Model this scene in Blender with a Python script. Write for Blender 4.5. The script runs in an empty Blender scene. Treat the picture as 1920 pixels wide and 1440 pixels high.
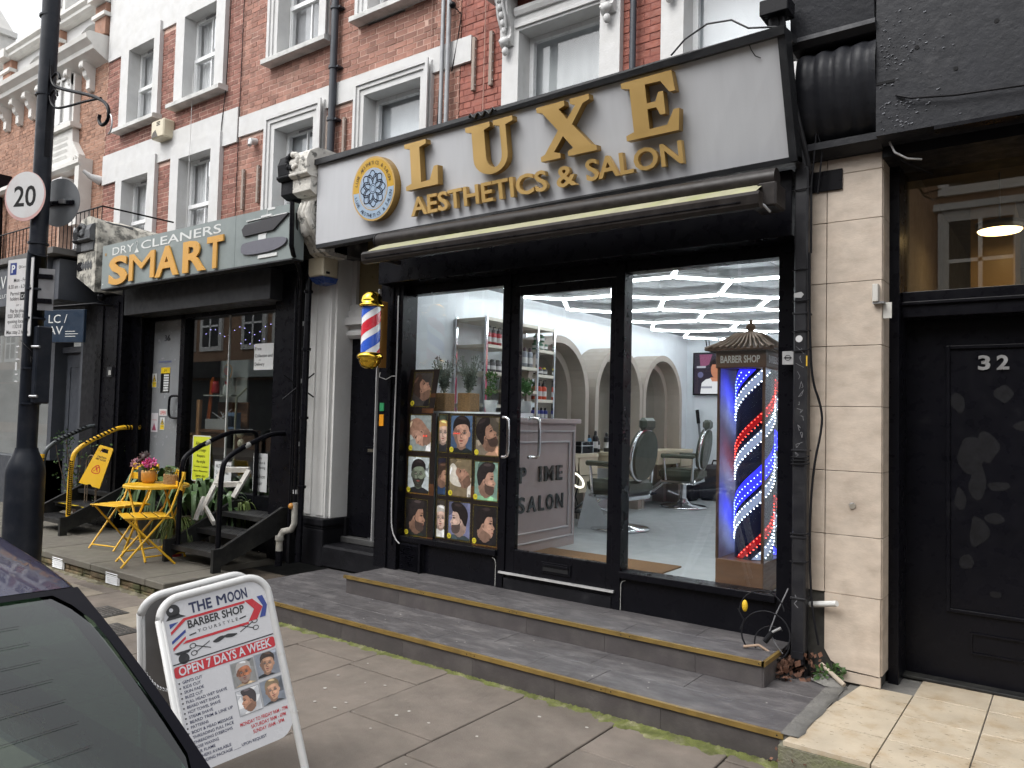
import bpy, math, random
from mathutils import Vector, Matrix
from mathutils.geometry import tessellate_polygon
R=math.radians
random.seed(7)
SC=bpy.context.scene
COL=SC.collection
# ------------------------------------------------------------- camera, sky, sun, exposure
yaw,pitch,roll=R(36.4),R(2.5),R(1.4)
fw=Vector((-math.sin(yaw)*math.cos(pitch),math.cos(yaw)*math.cos(pitch),math.sin(pitch)))
rt=Vector((math.cos(yaw),math.sin(yaw),0))
up=rt.cross(fw)
r2=rt*math.cos(roll)+up*math.sin(roll); u2=up*math.cos(roll)-rt*math.sin(roll)
cam=bpy.data.cameras.new('camera'); co=bpy.data.objects.new('camera',cam); COL.objects.link(co)
co.matrix_world=Matrix(((r2.x,u2.x,-fw.x,0),(r2.y,u2.y,-fw.y,-4.78),(r2.z,u2.z,-fw.z,1.6),(0,0,0,1)))
cam.sensor_width=36; cam.lens=27.04; cam.clip_start=.05; cam.clip_end=2000
SC.camera=co
W=bpy.data.worlds.new('World'); SC.world=W; W.use_nodes=True
wn=W.node_tree.nodes; wl=W.node_tree.links
bg=wn['Background']; sky=wn.new('ShaderNodeTexSky'); sky.sky_type='NISHITA'; sky.sun_disc=False
sky.sun_elevation=R(52); sky.sun_rotation=R(200); sky.air_density=1.0; sky.dust_density=3.0; sky.ozone_density=1.0
hs=wn.new('ShaderNodeHueSaturation'); hs.inputs['Saturation'].default_value=.12; hs.inputs['Value'].default_value=1.35
wl.new(sky.outputs[0],hs.inputs['Color']); wl.new(hs.outputs[0],bg.inputs[0]); bg.inputs[1].default_value=.15
sl=bpy.data.lights.new('sun','SUN'); sl.energy=.55; sl.angle=R(35); sl.color=(1,.97,.93)
so=bpy.data.objects.new('sun',sl); COL.objects.link(so)
el,az=R(52),R(200)
sd=Vector((math.sin(az)*math.cos(el),math.cos(az)*math.cos(el),math.sin(el)))
so.rotation_euler=sd.to_track_quat('Z','Y').to_euler()
SC.view_settings.view_transform='Standard'; SC.view_settings.look='None'
SC.view_settings.gamma=1; SC.view_settings.use_curve_mapping=False
SC.view_settings.exposure=0.82
SC.cycles.max_bounces=8; SC.cycles.transparent_max_bounces=24; SC.cycles.sample_clamp_indirect=4
SC.cycles.caustics_reflective=False; SC.cycles.caustics_refractive=False
# ------------------------------------------------------------- materials
MATS={}
def _nd(nt,t,**k):
    n=nt.nodes.new(t)
    for a,b in k.items(): setattr(n,a,b)
    return n
def M(name,col,rough=.6,metal=0,var=.12,scale=6,bump=0,bscale=60,dirt=None,dscale=3,damt=.5,stretch=None,island=0,objrand=0,spec=.5,coat=0,emit=None,es=1,dlo=.45,dhi=.7):
    if name in MATS: return MATS[name]
    m=bpy.data.materials.new(name); m.use_nodes=True; nt=m.node_tree; L=nt.links
    p=nt.nodes['Principled BSDF']
    p.inputs['Roughness'].default_value=rough; p.inputs['Metallic'].default_value=metal
    p.inputs['Specular IOR Level'].default_value=spec; p.inputs['Coat Weight'].default_value=coat
    tc=_nd(nt,'ShaderNodeTexCoord'); vec=tc.outputs['Object']
    if stretch:
        mp=_nd(nt,'ShaderNodeMapping'); mp.inputs['Scale'].default_value=stretch; L.new(vec,mp.inputs[0]); vec=mp.outputs[0]
    c=None
    rgb=_nd(nt,'ShaderNodeRGB'); rgb.outputs[0].default_value=(*col,1); c=rgb.outputs[0]
    if dirt is not None:
        n=_nd(nt,'ShaderNodeTexNoise'); n.inputs['Scale'].default_value=dscale; n.inputs['Detail'].default_value=8; n.inputs['Roughness'].default_value=.65
        L.new(vec,n.inputs['Vector'])
        r=_nd(nt,'ShaderNodeMapRange'); r.inputs[1].default_value=dlo; r.inputs[2].default_value=dhi; r.inputs[3].default_value=0; r.inputs[4].default_value=damt
        L.new(n.outputs[0],r.inputs[0])
        mx=_nd(nt,'ShaderNodeMix',data_type='RGBA'); L.new(r.outputs[0],mx.inputs[0]); L.new(c,mx.inputs[6]); mx.inputs[7].default_value=(*dirt,1); c=mx.outputs[2]
    if var or island or objrand:
        n=_nd(nt,'ShaderNodeTexNoise'); n.inputs['Scale'].default_value=scale; n.inputs['Detail'].default_value=6; L.new(vec,n.inputs['Vector'])
        r=_nd(nt,'ShaderNodeMapRange'); r.inputs[1].default_value=.3; r.inputs[2].default_value=.7; r.inputs[3].default_value=1-var; r.inputs[4].default_value=1+var
        L.new(n.outputs[0],r.inputs[0]); f=r.outputs[0]
        if island or objrand:
            g=_nd(nt,'ShaderNodeNewGeometry'); oi=_nd(nt,'ShaderNodeObjectInfo')
            a=_nd(nt,'ShaderNodeMath',operation='ADD'); L.new(g.outputs['Random Per Island'],a.inputs[0]); L.new(oi.outputs['Random'],a.inputs[1])
            b=_nd(nt,'ShaderNodeMath',operation='FRACT'); L.new(a.outputs[0],b.inputs[0])
            k=max(island,objrand)
            r3=_nd(nt,'ShaderNodeMapRange'); r3.inputs[3].default_value=1-k; r3.inputs[4].default_value=1+k; L.new(b.outputs[0],r3.inputs[0])
            mm=_nd(nt,'ShaderNodeMath',operation='MULTIPLY'); L.new(f,mm.inputs[0]); L.new(r3.outputs[0],mm.inputs[1]); f=mm.outputs[0]
        vm=_nd(nt,'ShaderNodeVectorMath',operation='SCALE'); L.new(c,vm.inputs[0]); L.new(f,vm.inputs['Scale']); c=vm.outputs[0]
    L.new(c,p.inputs['Base Color'])
    if rough<.9 and var:
        n2=_nd(nt,'ShaderNodeTexNoise'); n2.inputs['Scale'].default_value=scale*2.3; n2.inputs['Detail'].default_value=5; L.new(vec,n2.inputs['Vector'])
        r2_=_nd(nt,'ShaderNodeMapRange'); r2_.inputs[1].default_value=.3; r2_.inputs[2].default_value=.7; r2_.inputs[3].default_value=max(rough*.75,.02); r2_.inputs[4].default_value=min(1,rough*1.3)
        L.new(n2.outputs[0],r2_.inputs[0]); L.new(r2_.outputs[0],p.inputs['Roughness'])
    if bump:
        n=_nd(nt,'ShaderNodeTexNoise'); n.inputs['Scale'].default_value=bscale; n.inputs['Detail'].default_value=6; n.inputs['Roughness'].default_value=.6; L.new(vec,n.inputs['Vector'])
        b=_nd(nt,'ShaderNodeBump'); b.inputs['Strength'].default_value=min(1,bump); b.inputs['Distance'].default_value=.01*max(1,bump); L.new(n.outputs[0],b.inputs['Height']); L.new(b.outputs[0],p.inputs['Normal'])
    if emit: p.inputs['Emission Color'].default_value=(*emit,1); p.inputs['Emission Strength'].default_value=es
    MATS[name]=m; return m
def glassmat(name,tint=(1,1,1),gain=1.0,rough=0.0):
    if name in MATS: return MATS[name]
    m=bpy.data.materials.new(name); m.use_nodes=True; nt=m.node_tree; L=nt.links; nt.nodes.clear()
    o=_nd(nt,'ShaderNodeOutputMaterial'); t=_nd(nt,'ShaderNodeBsdfTransparent'); t.inputs[0].default_value=(*tint,1)
    g=_nd(nt,'ShaderNodeBsdfGlossy'); g.inputs['Roughness'].default_value=rough; g.inputs['Color'].default_value=(1,1,1,1)
    lw=_nd(nt,'ShaderNodeLayerWeight'); lw.inputs[0].default_value=.5
    pw=_nd(nt,'ShaderNodeMath',operation='POWER'); pw.inputs[1].default_value=5; L.new(lw.outputs['Facing'],pw.inputs[0])
    ma=_nd(nt,'ShaderNodeMath',operation='MULTIPLY_ADD'); ma.inputs[1].default_value=.96*gain; ma.inputs[2].default_value=.042*gain; L.new(pw.outputs[0],ma.inputs[0])
    mx=_nd(nt,'ShaderNodeMixShader'); L.new(ma.outputs[0],mx.inputs[0]); L.new(t.outputs[0],mx.inputs[1]); L.new(g.outputs[0],mx.inputs[2])
    L.new(mx.outputs[0],o.inputs[0]); MATS[name]=m; return m
def E(name,col,s):
    if name in MATS: return MATS[name]
    m=bpy.data.materials.new(name); m.use_nodes=True; nt=m.node_tree; nt.nodes.clear()
    o=_nd(nt,'ShaderNodeOutputMaterial'); e=_nd(nt,'ShaderNodeEmission'); e.inputs[0].default_value=(*col,1); e.inputs[1].default_value=s
    nt.links.new(e.outputs[0],o.inputs[0]); MATS[name]=m; return m
def ink(r,g,b):   # flat print colour given as display sRGB 0-255
    k='print_%02x%02x%02x'%(r,g,b)
    f=lambda c:((c/255)/12.92 if c/255<=.04045 else ((c/255+.055)/1.055)**2.4)*.82
    return M(k,(f(r),f(g),f(b)),rough=.35,var=.04,scale=20)
# ------------------------------------------------------------- mesh building
ORG={}
def FR(o,x,y):
    x=Vector(x).normalized(); y=Vector(y); z=x.cross(y).normalized(); y=z.cross(x)
    o=Vector(o)
    return Matrix(((x.x,y.x,z.x,o.x),(x.y,y.y,z.y,o.y),(x.z,y.z,z.z,o.z),(0,0,0,1)))
def FY(x,y,z): return FR((x,y,z),(1,0,0),(0,0,1))     # faces the street (-y)
def FX(x,y,z): return FR((x,y,z),(0,1,0),(0,0,1))     # faces +x
class MB:
    def __init__(s,fr=None): s.v=[];s.f=[];s.mi=[];s.sm=[];s.mats=[];s.fr=fr
    def add(s,vs,fs,mat,smooth=False):
        if mat not in s.mats: s.mats.append(mat)
        k=s.mats.index(mat); n=len(s.v)
        if s.fr is None: s.v+= [Vector(v) for v in vs]
        elif callable(s.fr): s.v+=[Vector(s.fr(v)) for v in vs]
        else: s.v+=[s.fr@Vector(v) for v in vs]
        for f in fs: s.f.append(tuple(i+n for i in f)); s.mi.append(k); s.sm.append(smooth)
        return s
    def box(s,x0,x1,y0,y1,z0,z1,mat):
        return s.add([(x0,y0,z0),(x1,y0,z0),(x1,y1,z0),(x0,y1,z0),(x0,y0,z1),(x1,y0,z1),(x1,y1,z1),(x0,y1,z1)],
          [(0,3,2,1),(4,5,6,7),(0,1,5,4),(1,2,6,5),(2,3,7,6),(3,0,4,7)],mat)
    def cbox(s,x0,x1,y0,y1,z0,z1,mat,c=.004):   # box with chamfered edges
        vs=[];idx={}
        for i,(a,A) in enumerate(((x0,1),(x1,-1))):
            for j,(b,B) in enumerate(((y0,1),(y1,-1))):
                for k,(d,D) in enumerate(((z0,1),(z1,-1))):
                    for ax in range(3):
                        q=[a+A*c,b+B*c,d+D*c]; q[ax]=(a,b,d)[ax]
                        idx[i,j,k,ax]=len(vs); vs.append(tuple(q))
        g=lambda i,j,k,ax:idx[i,j,k,ax]
        fs=[(g(0,0,0,0),g(0,0,1,0),g(0,1,1,0),g(0,1,0,0)),(g(1,0,0,0),g(1,1,0,0),g(1,1,1,0),g(1,0,1,0)),
            (g(0,0,0,1),g(1,0,0,1),g(1,0,1,1),g(0,0,1,1)),(g(0,1,0,1),g(0,1,1,1),g(1,1,1,1),g(1,1,0,1)),
            (g(0,0,0,2),g(0,1,0,2),g(1,1,0,2),g(1,0,0,2)),(g(0,0,1,2),g(1,0,1,2),g(1,1,1,2),g(0,1,1,2))]
        for i in (0,1):
            for j in (0,1): fs.append((g(i,j,0,0),g(i,j,1,0),g(i,j,1,1),g(i,j,0,1)))
            for k in (0,1): fs.append((g(i,0,k,0),g(i,1,k,0),g(i,1,k,2),g(i,0,k,2)))
        for j in (0,1):
            for k in (0,1): fs.append((g(0,j,k,1),g(1,j,k,1),g(1,j,k,2),g(0,j,k,2)))
        for i in (0,1):
            for j in (0,1):
                for k in (0,1): fs.append((g(i,j,k,0),g(i,j,k,1),g(i,j,k,2)))
        return s.add(vs,fs,mat)
    def prism(s,loops,z0,z1,mat,side=None,back=False):  # loops: outline (+holes) in local xy
        if not isinstance(loops[0][0],(tuple,list)): loops=[loops]
        tri=tessellate_polygon([[Vector((a,b,0)) for a,b in l] for l in loops])
        fl=[p for l in loops for p in l]; n=len(fl)
        def area(t): (a,b),(c,d),(e,f)=(fl[i] for i in t); return (c-a)*(f-b)-(e-a)*(d-b)
        tri=[t if area(t)>0 else t[::-1] for t in tri]
        if z1==z0: return s.add([(a,b,z1) for a,b in fl],tri,mat)
        s.add([(a,b,z1) for a,b in fl],tri,mat)
        if back: s.add([(a,b,z0) for a,b in fl],[t[::-1] for t in tri],mat)
        for li,l in enumerate(loops):
            A=sum(l[i-1][0]*l[i][1]-l[i][0]*l[i-1][1] for i in range(len(l)))
            ccw=(A>0)==(li==0)
            l2=l if ccw else l[::-1]; m=len(l2)
            s.add([(a,b,z0) for a,b in l2]+[(a,b,z1) for a,b in l2],[(i,(i+1)%m,m+(i+1)%m,m+i) for i in range(m)],side or mat)
        return s
    def tube(s,pts,r,mat,n=8,closed=False,caps=True):
        P=[Vector(p) for p in pts]; vs=[];m=len(P)
        rr=r if isinstance(r,(list,tuple)) else [r]*m
        prev=None
        for i,p in enumerate(P):
            if closed: d=P[(i+1)%m]-P[i-1]
            else: d=P[min(i+1,m-1)]-P[max(i-1,0)]
            if d.length<1e-9: d=Vector((0,0,1))
            d.normalize()
            if prev is None:
                a=Vector((0,0,1)) if abs(d.z)<.9 else Vector((1,0,0)); a=(a-d*a.dot(d)).normalized()
            else:
                a=prev-d*prev.dot(d); a=a.normalized() if a.length>1e-6 else Vector((1,0,0))
            prev=a; b=d.cross(a)
            for k in range(n):
                t=2*math.pi*k/n; vs.append(p+(a*math.cos(t)+b*math.sin(t))*rr[i])
        fs=[]
        for i in range(m if closed else m-1):
            for k in range(n):
                j=(i+1)%m; fs.append((i*n+k,i*n+(k+1)%n,j*n+(k+1)%n,j*n+k))
        s.add(vs,fs,mat,True)
        if caps and not closed: s.add([vs[k] for k in range(n)],[tuple(range(n))[::-1]],mat); s.add([vs[(m-1)*n+k] for k in range(n)],[tuple(range(n))],mat)
        return s
    def lathe(s,prof,mat,c=(0,0,0),n=24,smooth=True,sx=1,sy=1):
        vs=[];m=len(prof)
        for r_,z in prof:
            for k in range(n):
                t=2*math.pi*k/n; vs.append((c[0]+r_*sx*math.cos(t),c[1]+r_*sy*math.sin(t),c[2]+z))
        fs=[(i*n+k,i*n+(k+1)%n,(i+1)*n+(k+1)%n,(i+1)*n+k) for i in range(m-1) for k in range(n)]
        return s.add(vs,fs,mat,smooth)
    def ell(s,c,rx,ry,rz,mat,n=12,m=8):
        return s.lathe([(math.sin(math.pi*i/m),-math.cos(math.pi*i/m)*rz) for i in range(m+1)],mat,c,n,True,rx,ry)
    def sweep(s,prof,axis,a0,a1,mat):    # prof: list of (u,w); axis 'x': extruded along x, u=y,w=z ; 'z': u=x,w=y ; 'y': u=x,w=z
        def P(t,u,w): return {'x':(t,u,w),'z':(u,w,t),'y':(u,t,w)}[axis]
        m=len(prof); vs=[P(a0,*q) for q in prof]+[P(a1,*q) for q in prof]
        s.add(vs,[(i,(i+1)%m,m+(i+1)%m,m+i) for i in range(m)],mat)
        tri=tessellate_polygon([[Vector((a,b,0)) for a,b in prof]])
        return s.add(vs,[tuple(t) for t in tri]+[tuple(i+m for i in t) for t in tri],mat)
    def quad(s,a,b,c,d,mat): return s.add([a,b,c,d],[(0,1,2,3)],mat)
    def disc(s,x,y,r,z,mat,n=20,ry=None,t=0):
        ry=ry or r; vs=[(x+r*math.cos(2*math.pi*k/n),y+ry*math.sin(2*math.pi*k/n),z+t) for k in range(n)]
        s.add(vs,[tuple(range(n))],mat)
        if t: s.add([(a,b,z) for a,b,_ in vs]+vs,[(k,(k+1)%n,n+(k+1)%n,n+k) for k in range(n)],mat)
        return s
    def text(s,txt,size,x,y,z,mat,align='LEFT',ext=0,bold=0,sx=1,shear=0,rot=0,spacing=1):
        me,wd=textmesh(txt,bold,ext/size if size else 0,spacing)
        dx={'LEFT':0,'CENTER':-wd/2,'RIGHT':-wd}[align]
        c_,s_=math.cos(rot),math.sin(rot); vs=[]
        for v in me[0]:
            a=(v[0]+dx)*size*sx+shear*v[1]*size; b=v[1]*size
            vs.append((x+a*c_-b*s_,y+a*s_+b*c_,z+(v[2])*size+ext))
        return s.add(vs,me[1],mat)
    def build(s,name,parent=None,label=None,cat=None,group=None,kind=None,local=False,origin=None,bevel=0):
        me=bpy.data.meshes.new(name)
        if parent is not None: o=Vector((0,0,0)) if local else ORG[parent.name]
        elif origin is not None: o=Vector(origin)
        elif local: o=Vector((0,0,0))
        else:
            xs=[v.x for v in s.v];ys=[v.y for v in s.v];zs=[v.z for v in s.v]
            o=Vector(((min(xs)+max(xs))/2,(min(ys)+max(ys))/2,min(zs)))
        me.from_pydata([v-o for v in s.v],[],s.f)
        for m in s.mats: me.materials.append(m)
        me.polygons.foreach_set('material_index',s.mi); me.polygons.foreach_set('use_smooth',s.sm)
        me.update()
        ob=bpy.data.objects.new(name,me); COL.objects.link(ob)
        if parent is not None: ob.parent=parent; ORG[ob.name]=ORG[parent.name]
        else: ob.location=o; ORG[ob.name]=o
        tag(ob,label,cat,group,kind)
        if bevel:
            b=ob.modifiers.new('bevel','BEVEL'); b.width=bevel; b.segments=2; b.limit_method='ANGLE'; b.angle_limit=R(40)
        return ob
def tag(o,label=None,cat=None,group=None,kind=None):
    if label: o['label']=label
    if cat: o['category']=cat
    if group: o['group']=group
    if kind: o['kind']=kind
    return o
def thing(name,loc,label,cat,group=None,rz=0):
    o=bpy.data.objects.new(name,None); COL.objects.link(o); o.location=loc; o.rotation_euler=(0,0,rz); o.empty_display_size=.1
    ORG[o.name]=Vector(loc); return tag(o,label,cat,group)
def dup(root,loc,rz,label,group=None):
    def cp(o,par):
        c=o.copy(); COL.objects.link(c); c.parent=par; ORG[c.name]=Vector(loc)
        for ch in list(o.children): cp(ch,c)
        return c
    r=cp(root,None); r.location=loc; r.rotation_euler=(0,0,rz); r['label']=label
    if group: r['group']=group
    return r
_TC={}
def textmesh(txt,bold,ext,spacing):
    k=(txt,bold,round(ext,4),spacing)
    if k in _TC: return _TC[k]
    cu=bpy.data.curves.new('t','FONT'); cu.body=txt; cu.size=1; cu.offset=bold; cu.extrude=ext; cu.resolution_u=3; cu.space_character=spacing
    ob=bpy.data.objects.new('t',cu); me=bpy.data.meshes.new_from_object(ob)
    vs=[tuple(v.co) for v in me.vertices]; fs=[tuple(p.vertices) for p in me.polygons]
    xs=[v[0] for v in vs] or [0]
    wd=max(xs)-min(xs); x0=min(xs); vs=[(a-x0,b,c) for a,b,c in vs]
    bpy.data.objects.remove(ob); bpy.data.curves.remove(cu); bpy.data.meshes.remove(me)
    _TC[k]=((vs,fs),wd); return _TC[k]
def arc(cx,cy,r,a0,a1,n,ry=None):
    ry=ry or r
    return [(cx+r*math.cos(a0+(a1-a0)*i/n),cy+ry*math.sin(a0+(a1-a0)*i/n)) for i in range(n+1)]
def rrect(x0,y0,x1,y1,r,n=4):
    return arc(x1-r,y1-r,r,0,math.pi/2,n)+arc(x0+r,y1-r,r,math.pi/2,math.pi,n)+arc(x0+r,y0+r,r,math.pi,1.5*math.pi,n)+arc(x1-r,y0+r,r,1.5*math.pi,2*math.pi,n)
def clip(poly,x0,y0,x1,y1):
    def cl(P,f,it):
        o=[]
        for i in range(len(P)):
            a,b=P[i-1],P[i]; fa,fb=f(a),f(b)
            if fa>=0:
                if fb>=0: o.append(b)
                else: o.append(it(a,b,fa/(fa-fb)))
            elif fb>=0: o.append(it(a,b,fa/(fa-fb))); o.append(b)
        return o
    it=lambda a,b,t:(a[0]+(b[0]-a[0])*t,a[1]+(b[1]-a[1])*t)
    for f in (lambda p:p[0]-x0,lambda p:x1-p[0],lambda p:p[1]-y0,lambda p:y1-p[1]):
        if len(poly)<3: return []
        poly=cl(poly,f,it)
    return poly
def smoothp(P,closed=True,it=2):
    for _ in range(it):
        Q=[];n=len(P)
        for i in range(n if closed else n-1):
            a,b=P[i],P[(i+1)%n]
            Q.append(tuple(a[k]*.75+b[k]*.25 for k in range(len(a)))); Q.append(tuple(a[k]*.25+b[k]*.75 for k in range(len(a))))
        if not closed: Q=[P[0]]+Q+[P[-1]]
        P=Q
    return P
# shared paints
BLK=M('black_gloss_paint',(.0045,.0045,.0065),.3,var=.12,bump=.04,bscale=25,dirt=(.03,.03,.032),dscale=9,damt=.3,dlo=.6,dhi=.8,spec=.14)
BLKM=M('black_matt_paint',(.01,.01,.012),.5,var=.25,bump=.25,bscale=45,dirt=(.05,.05,.05),dscale=6,damt=.3,dlo=.58,dhi=.8,spec=.14)
WHT=M('white_masonry_paint',(.57,.57,.565),.7,var=.05,bump=.3,bscale=40,dirt=(.5,.49,.46),dscale=2.2,damt=.45)
UPV=M('white_upvc',(.78,.79,.79),.3,var=.03)
GLS=glassmat('window_glass')
GLSD=glassmat('shop_glass',(.97,.985,.98))
CHR=M('chrome',(.75,.75,.76),.12,1,var=.05)
STL=M('galvanised_steel',(.45,.46,.47),.4,.9,var=.15)
YEL=M('yellow_powder_coat',(.75,.43,.02),.38,var=.08,bump=.1)
# ------------------------------------------------------------- ground
ASPH=M('asphalt',(.05,.05,.052),.85,var=.3,scale=30,bump=.6,bscale=150)
m=MB(); m.quad((-400,-400,-.14),(400,-400,-.14),(400,400,-.14),(-400,400,-.14),ASPH); m.build('ground',kind='structure')
JNT=M('pavement_joint',(.045,.043,.038),.95,var=.3,scale=20)
m=MB(); m.box(-40,14,-3.9,1.8,-.13,-.012,JNT); m.build('pavement_bed',kind='structure')
KRB=M('granite_kerb',(.3,.29,.28),.75,var=.2,scale=40)
SLAB=M('concrete_paving',(.165,.138,.115),.88,var=.14,scale=5,bump=.35,bscale=130,dirt=(.1,.087,.07),dscale=2.2,damt=.6,objrand=.08,island=.07)
SLAB2=M('pale_paving',(.24,.205,.16),.88,var=.16,scale=6,bump=.35,bscale=130,dirt=(.22,.2,.16),dscale=3,damt=.5,objrand=.08)
pv=thing('pavement',(-3,-2.5,0),None,None); pv['kind']='structure'
kb=[MB() for _ in range(1)]
x=-40.0
while x<14:
    kb[0].cbox(x+.004,x+.91,-4.05,-3.905,-.14,.002,KRB,.012); x+=.915
kb[0].build('kerb',pv,kind='stuff')
slabs=[]
xs=[-40.0]
while xs[-1]<14: xs.append(xs[-1]+ .6)
off=(-3.17+40)%.6
xs=[a+off for a in xs]
xs=[-40]+[a for a in xs]
rnd=random.Random(3)
cols={}
for i in range(len(xs)-1):
    x0,x1=xs[i],xs[i+1]
    if abs(x0+1.97)<.05: pass
    k=round((x0+3.17)/.6)
    st={-1:-1.35,0:-1.885,1:-2.08,2:-1.5}.get(k,-1.06-((k*.37)%1)*.9)
    ys=[-1.02,st]
    while ys[-1]>-3.9: ys.append(ys[-1]-.9)
    ys[-1]=-3.9
    if abs(ys[0]-ys[1])<.1: ys.pop(1)
    if len(ys)>2 and abs(ys[-1]-ys[-2])<.12: ys.pop(-2)
    for a,b in zip(ys,ys[1:]): slabs.append((x0,x1,b,a))
far=MB(); 
slabs.sort(key=lambda s:math.hypot((s[0]+s[1])/2,(s[2]+s[3])/2+4.78))
n=0
for (x0,x1,y0,y1) in slabs:
    dz=rnd.uniform(-.003,.003); g=.0045
    vis=x1<.2 and x0>-13
    if vis and n<150:
        mb=MB(); mb.cbox(x0+g,x1-g,y0+g,y1-g,-.05,dz,SLAB2 if rnd.random()<.07 or (-6.6<x0<-5.2 and y1<-1.6 and y0>-3) else SLAB,.004); mb.build('paving_slab',pv); n+=1
    else: far.cbox(x0+g,x1-g,y0+g,y1-g,-.05,dz,SLAB,.004)
far.build('paving_slab',pv,kind='stuff')
# drain covers
for (cx,cy,lab) in ((-5.6,-1.95,'small square iron stopcock cover in the pavement, nearer the sandwich board'),(-6.15,-1.75,'small square iron stopcock cover in the pavement, farther from the sandwich board')):
    IRN=M('cast_iron',(.09,.085,.08),.6,.6,var=.2,bump=.5)
    mb=MB(); mb.box(cx-.17,cx+.17,cy-.12,cy+.12,.0,.006,IRN); mb.box(cx-.14,cx+.14,cy-.09,cy+.09,.006,.0085,M('cast_iron_lid',(.13,.12,.11),.6,.5,var=.3,bump=.6,bscale=80))
    for i in range(6): mb.box(cx-.12,cx+.12,cy-.08+i*.03,cy-.07+i*.03,.0085,.011,IRN)
    mb.build('drain_cover',None,lab,'drain cover','stopcock covers in the pavement')
# chewing gum and litter spots
GUM=M('chewing_gum',(.42,.4,.37),.8,var=.1)
mb=MB()
for i in range(70):
    gx=rnd.uniform(-4.6,-.6); gy=rnd.uniform(-3.4,-1.2); rr=rnd.uniform(.005,.012)
    mb.disc(gx,gy,rr,.003,GUM,8,ry=rr*rnd.uniform(.6,1),t=.0012)
for i in range(25):
    gx=rnd.uniform(-4.7,-1.3); gy=rnd.uniform(-1,-.1); mb.disc(gx,gy,.005,.151,GUM,6,t=.001)
mb.build('gum_spots',None,'pale flattened chewing gum spots scattered over the grey paving','chewing gum',kind='stuff')
# moss along the foot of the steps and the forecourt wall
MOSS=M('moss',(.12,.135,.035),.95,var=.45,scale=14,bump=1,bscale=120,dirt=(.26,.24,.15),dscale=9,damt=.8,dlo=.5,dhi=.66)
def mossstrip(name,x0,x1,yb,w,z,lab,seed,dens=1):
    r=random.Random(seed); mb=MB(); nx=int((x1-x0)/.012)
    rows=7
    vs=[];ph=[r.uniform(0,6) for _ in range(5)]
    for i in range(nx+1):
        x=x0+(x1-x0)*i/nx
        ww=w*(.35+.35*abs(math.sin(x*3.1+ph[0]))+.3*abs(math.sin(x*11+ph[1]))+.18*math.sin(x*41+ph[2])+r.uniform(-.08,.08))
        ww=max(.006,ww)
        for j in range(rows+1):
            t=j/rows; h=.012*(1-t)**1.2*(.4+r.random())
            if t==1: h=-.004
            vs.append((x,yb-ww*t,z+h+.0005))
    fs=[(i*(rows+1)+j,i*(rows+1)+j+1,(i+1)*(rows+1)+j+1,(i+1)*(rows+1)+j) for i in range(nx) for j in range(rows)]
    mb.add(vs,fs,MOSS,True); mb.build(name,None,lab,'moss',kind='stuff')
mossstrip('moss',-2.5,-1.1,-1.04,.13,0,'yellow green moss along the right half of the foot of the grey steps',1)
mossstrip('moss',-4.9,-2.5,-1.04,.07,0,'thin moss along the left half of the foot of the grey steps',5)
MOSS=M('grit_and_moss',(.13,.115,.07),.95,var=.45,scale=14,bump=1,bscale=120,dirt=(.22,.2,.14),dscale=9,damt=.9,dlo=.42,dhi=.6)
mossstrip('moss',-9.5,-4.9,-1.27,.06,0,'dark moss and grit along the foot of the forecourt wall',2)
MOSS=MATS['moss']
# ------------------------------------------------------------- terrace of brick houses
MORT=M('pink_mortar',(.56,.38,.31),.9,var=.15,scale=10,bump=.3)
MORTR=M('painted_mortar',(.2,.06,.045),.8,var=.2,scale=10,bump=.4)
MORTD=M('dark_mortar',(.46,.31,.24),.9,var=.2,scale=10,bump=.3)
BR34=M('red_painted_brick',(.3,.105,.075),.75,var=.22,scale=9,bump=.5,bscale=70,dirt=(.17,.05,.04),dscale=4,damt=.55,objrand=.16,island=.16)
BR36=M('brown_red_brick',(.28,.132,.098),.85,var=.2,scale=7,bump=.5,bscale=70,dirt=(.36,.22,.17),dscale=1.5,damt=.6,objrand=.26,island=.26)
BR38=M('purple_red_brick',(.25,.11,.083),.85,var=.2,scale=7,bump=.4,bscale=70,dirt=(.12,.05,.045),dscale=1.2,damt=.6,objrand=.25,island=.25)
BR40=M('orange_brick',(.31,.17,.115),.85,var=.2,scale=7,bump=.4,bscale=70,dirt=(.24,.12,.08),dscale=1.3,damt=.6,objrand=.22,island=.22)
YB=1.85
def wallgrid(mb,x0,x1,z0,z1,y0,y1,holes,mat):
    xs=sorted({x0,x1,*[min(max(h[i],x0),x1) for h in holes for i in (0,1)]}); zs=sorted({z0,z1,*[min(max(h[i],z0),z1) for h in holes for i in (2,3)]})
    for a,b in zip(xs,xs[1:]):
        run=None
        for c,d in zip(zs,zs[1:]):
            mx,mz=(a+b)/2,(c+d)/2
            inh=any(h[0]<mx<h[1] and h[2]<mz<h[3] for h in holes)
            if not inh: run=[run[0] if run else c,d]
            if inh or d==z1:
                if run: mb.box(a,b,y0,y1,run[0],run[1],mat); run=None
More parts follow.
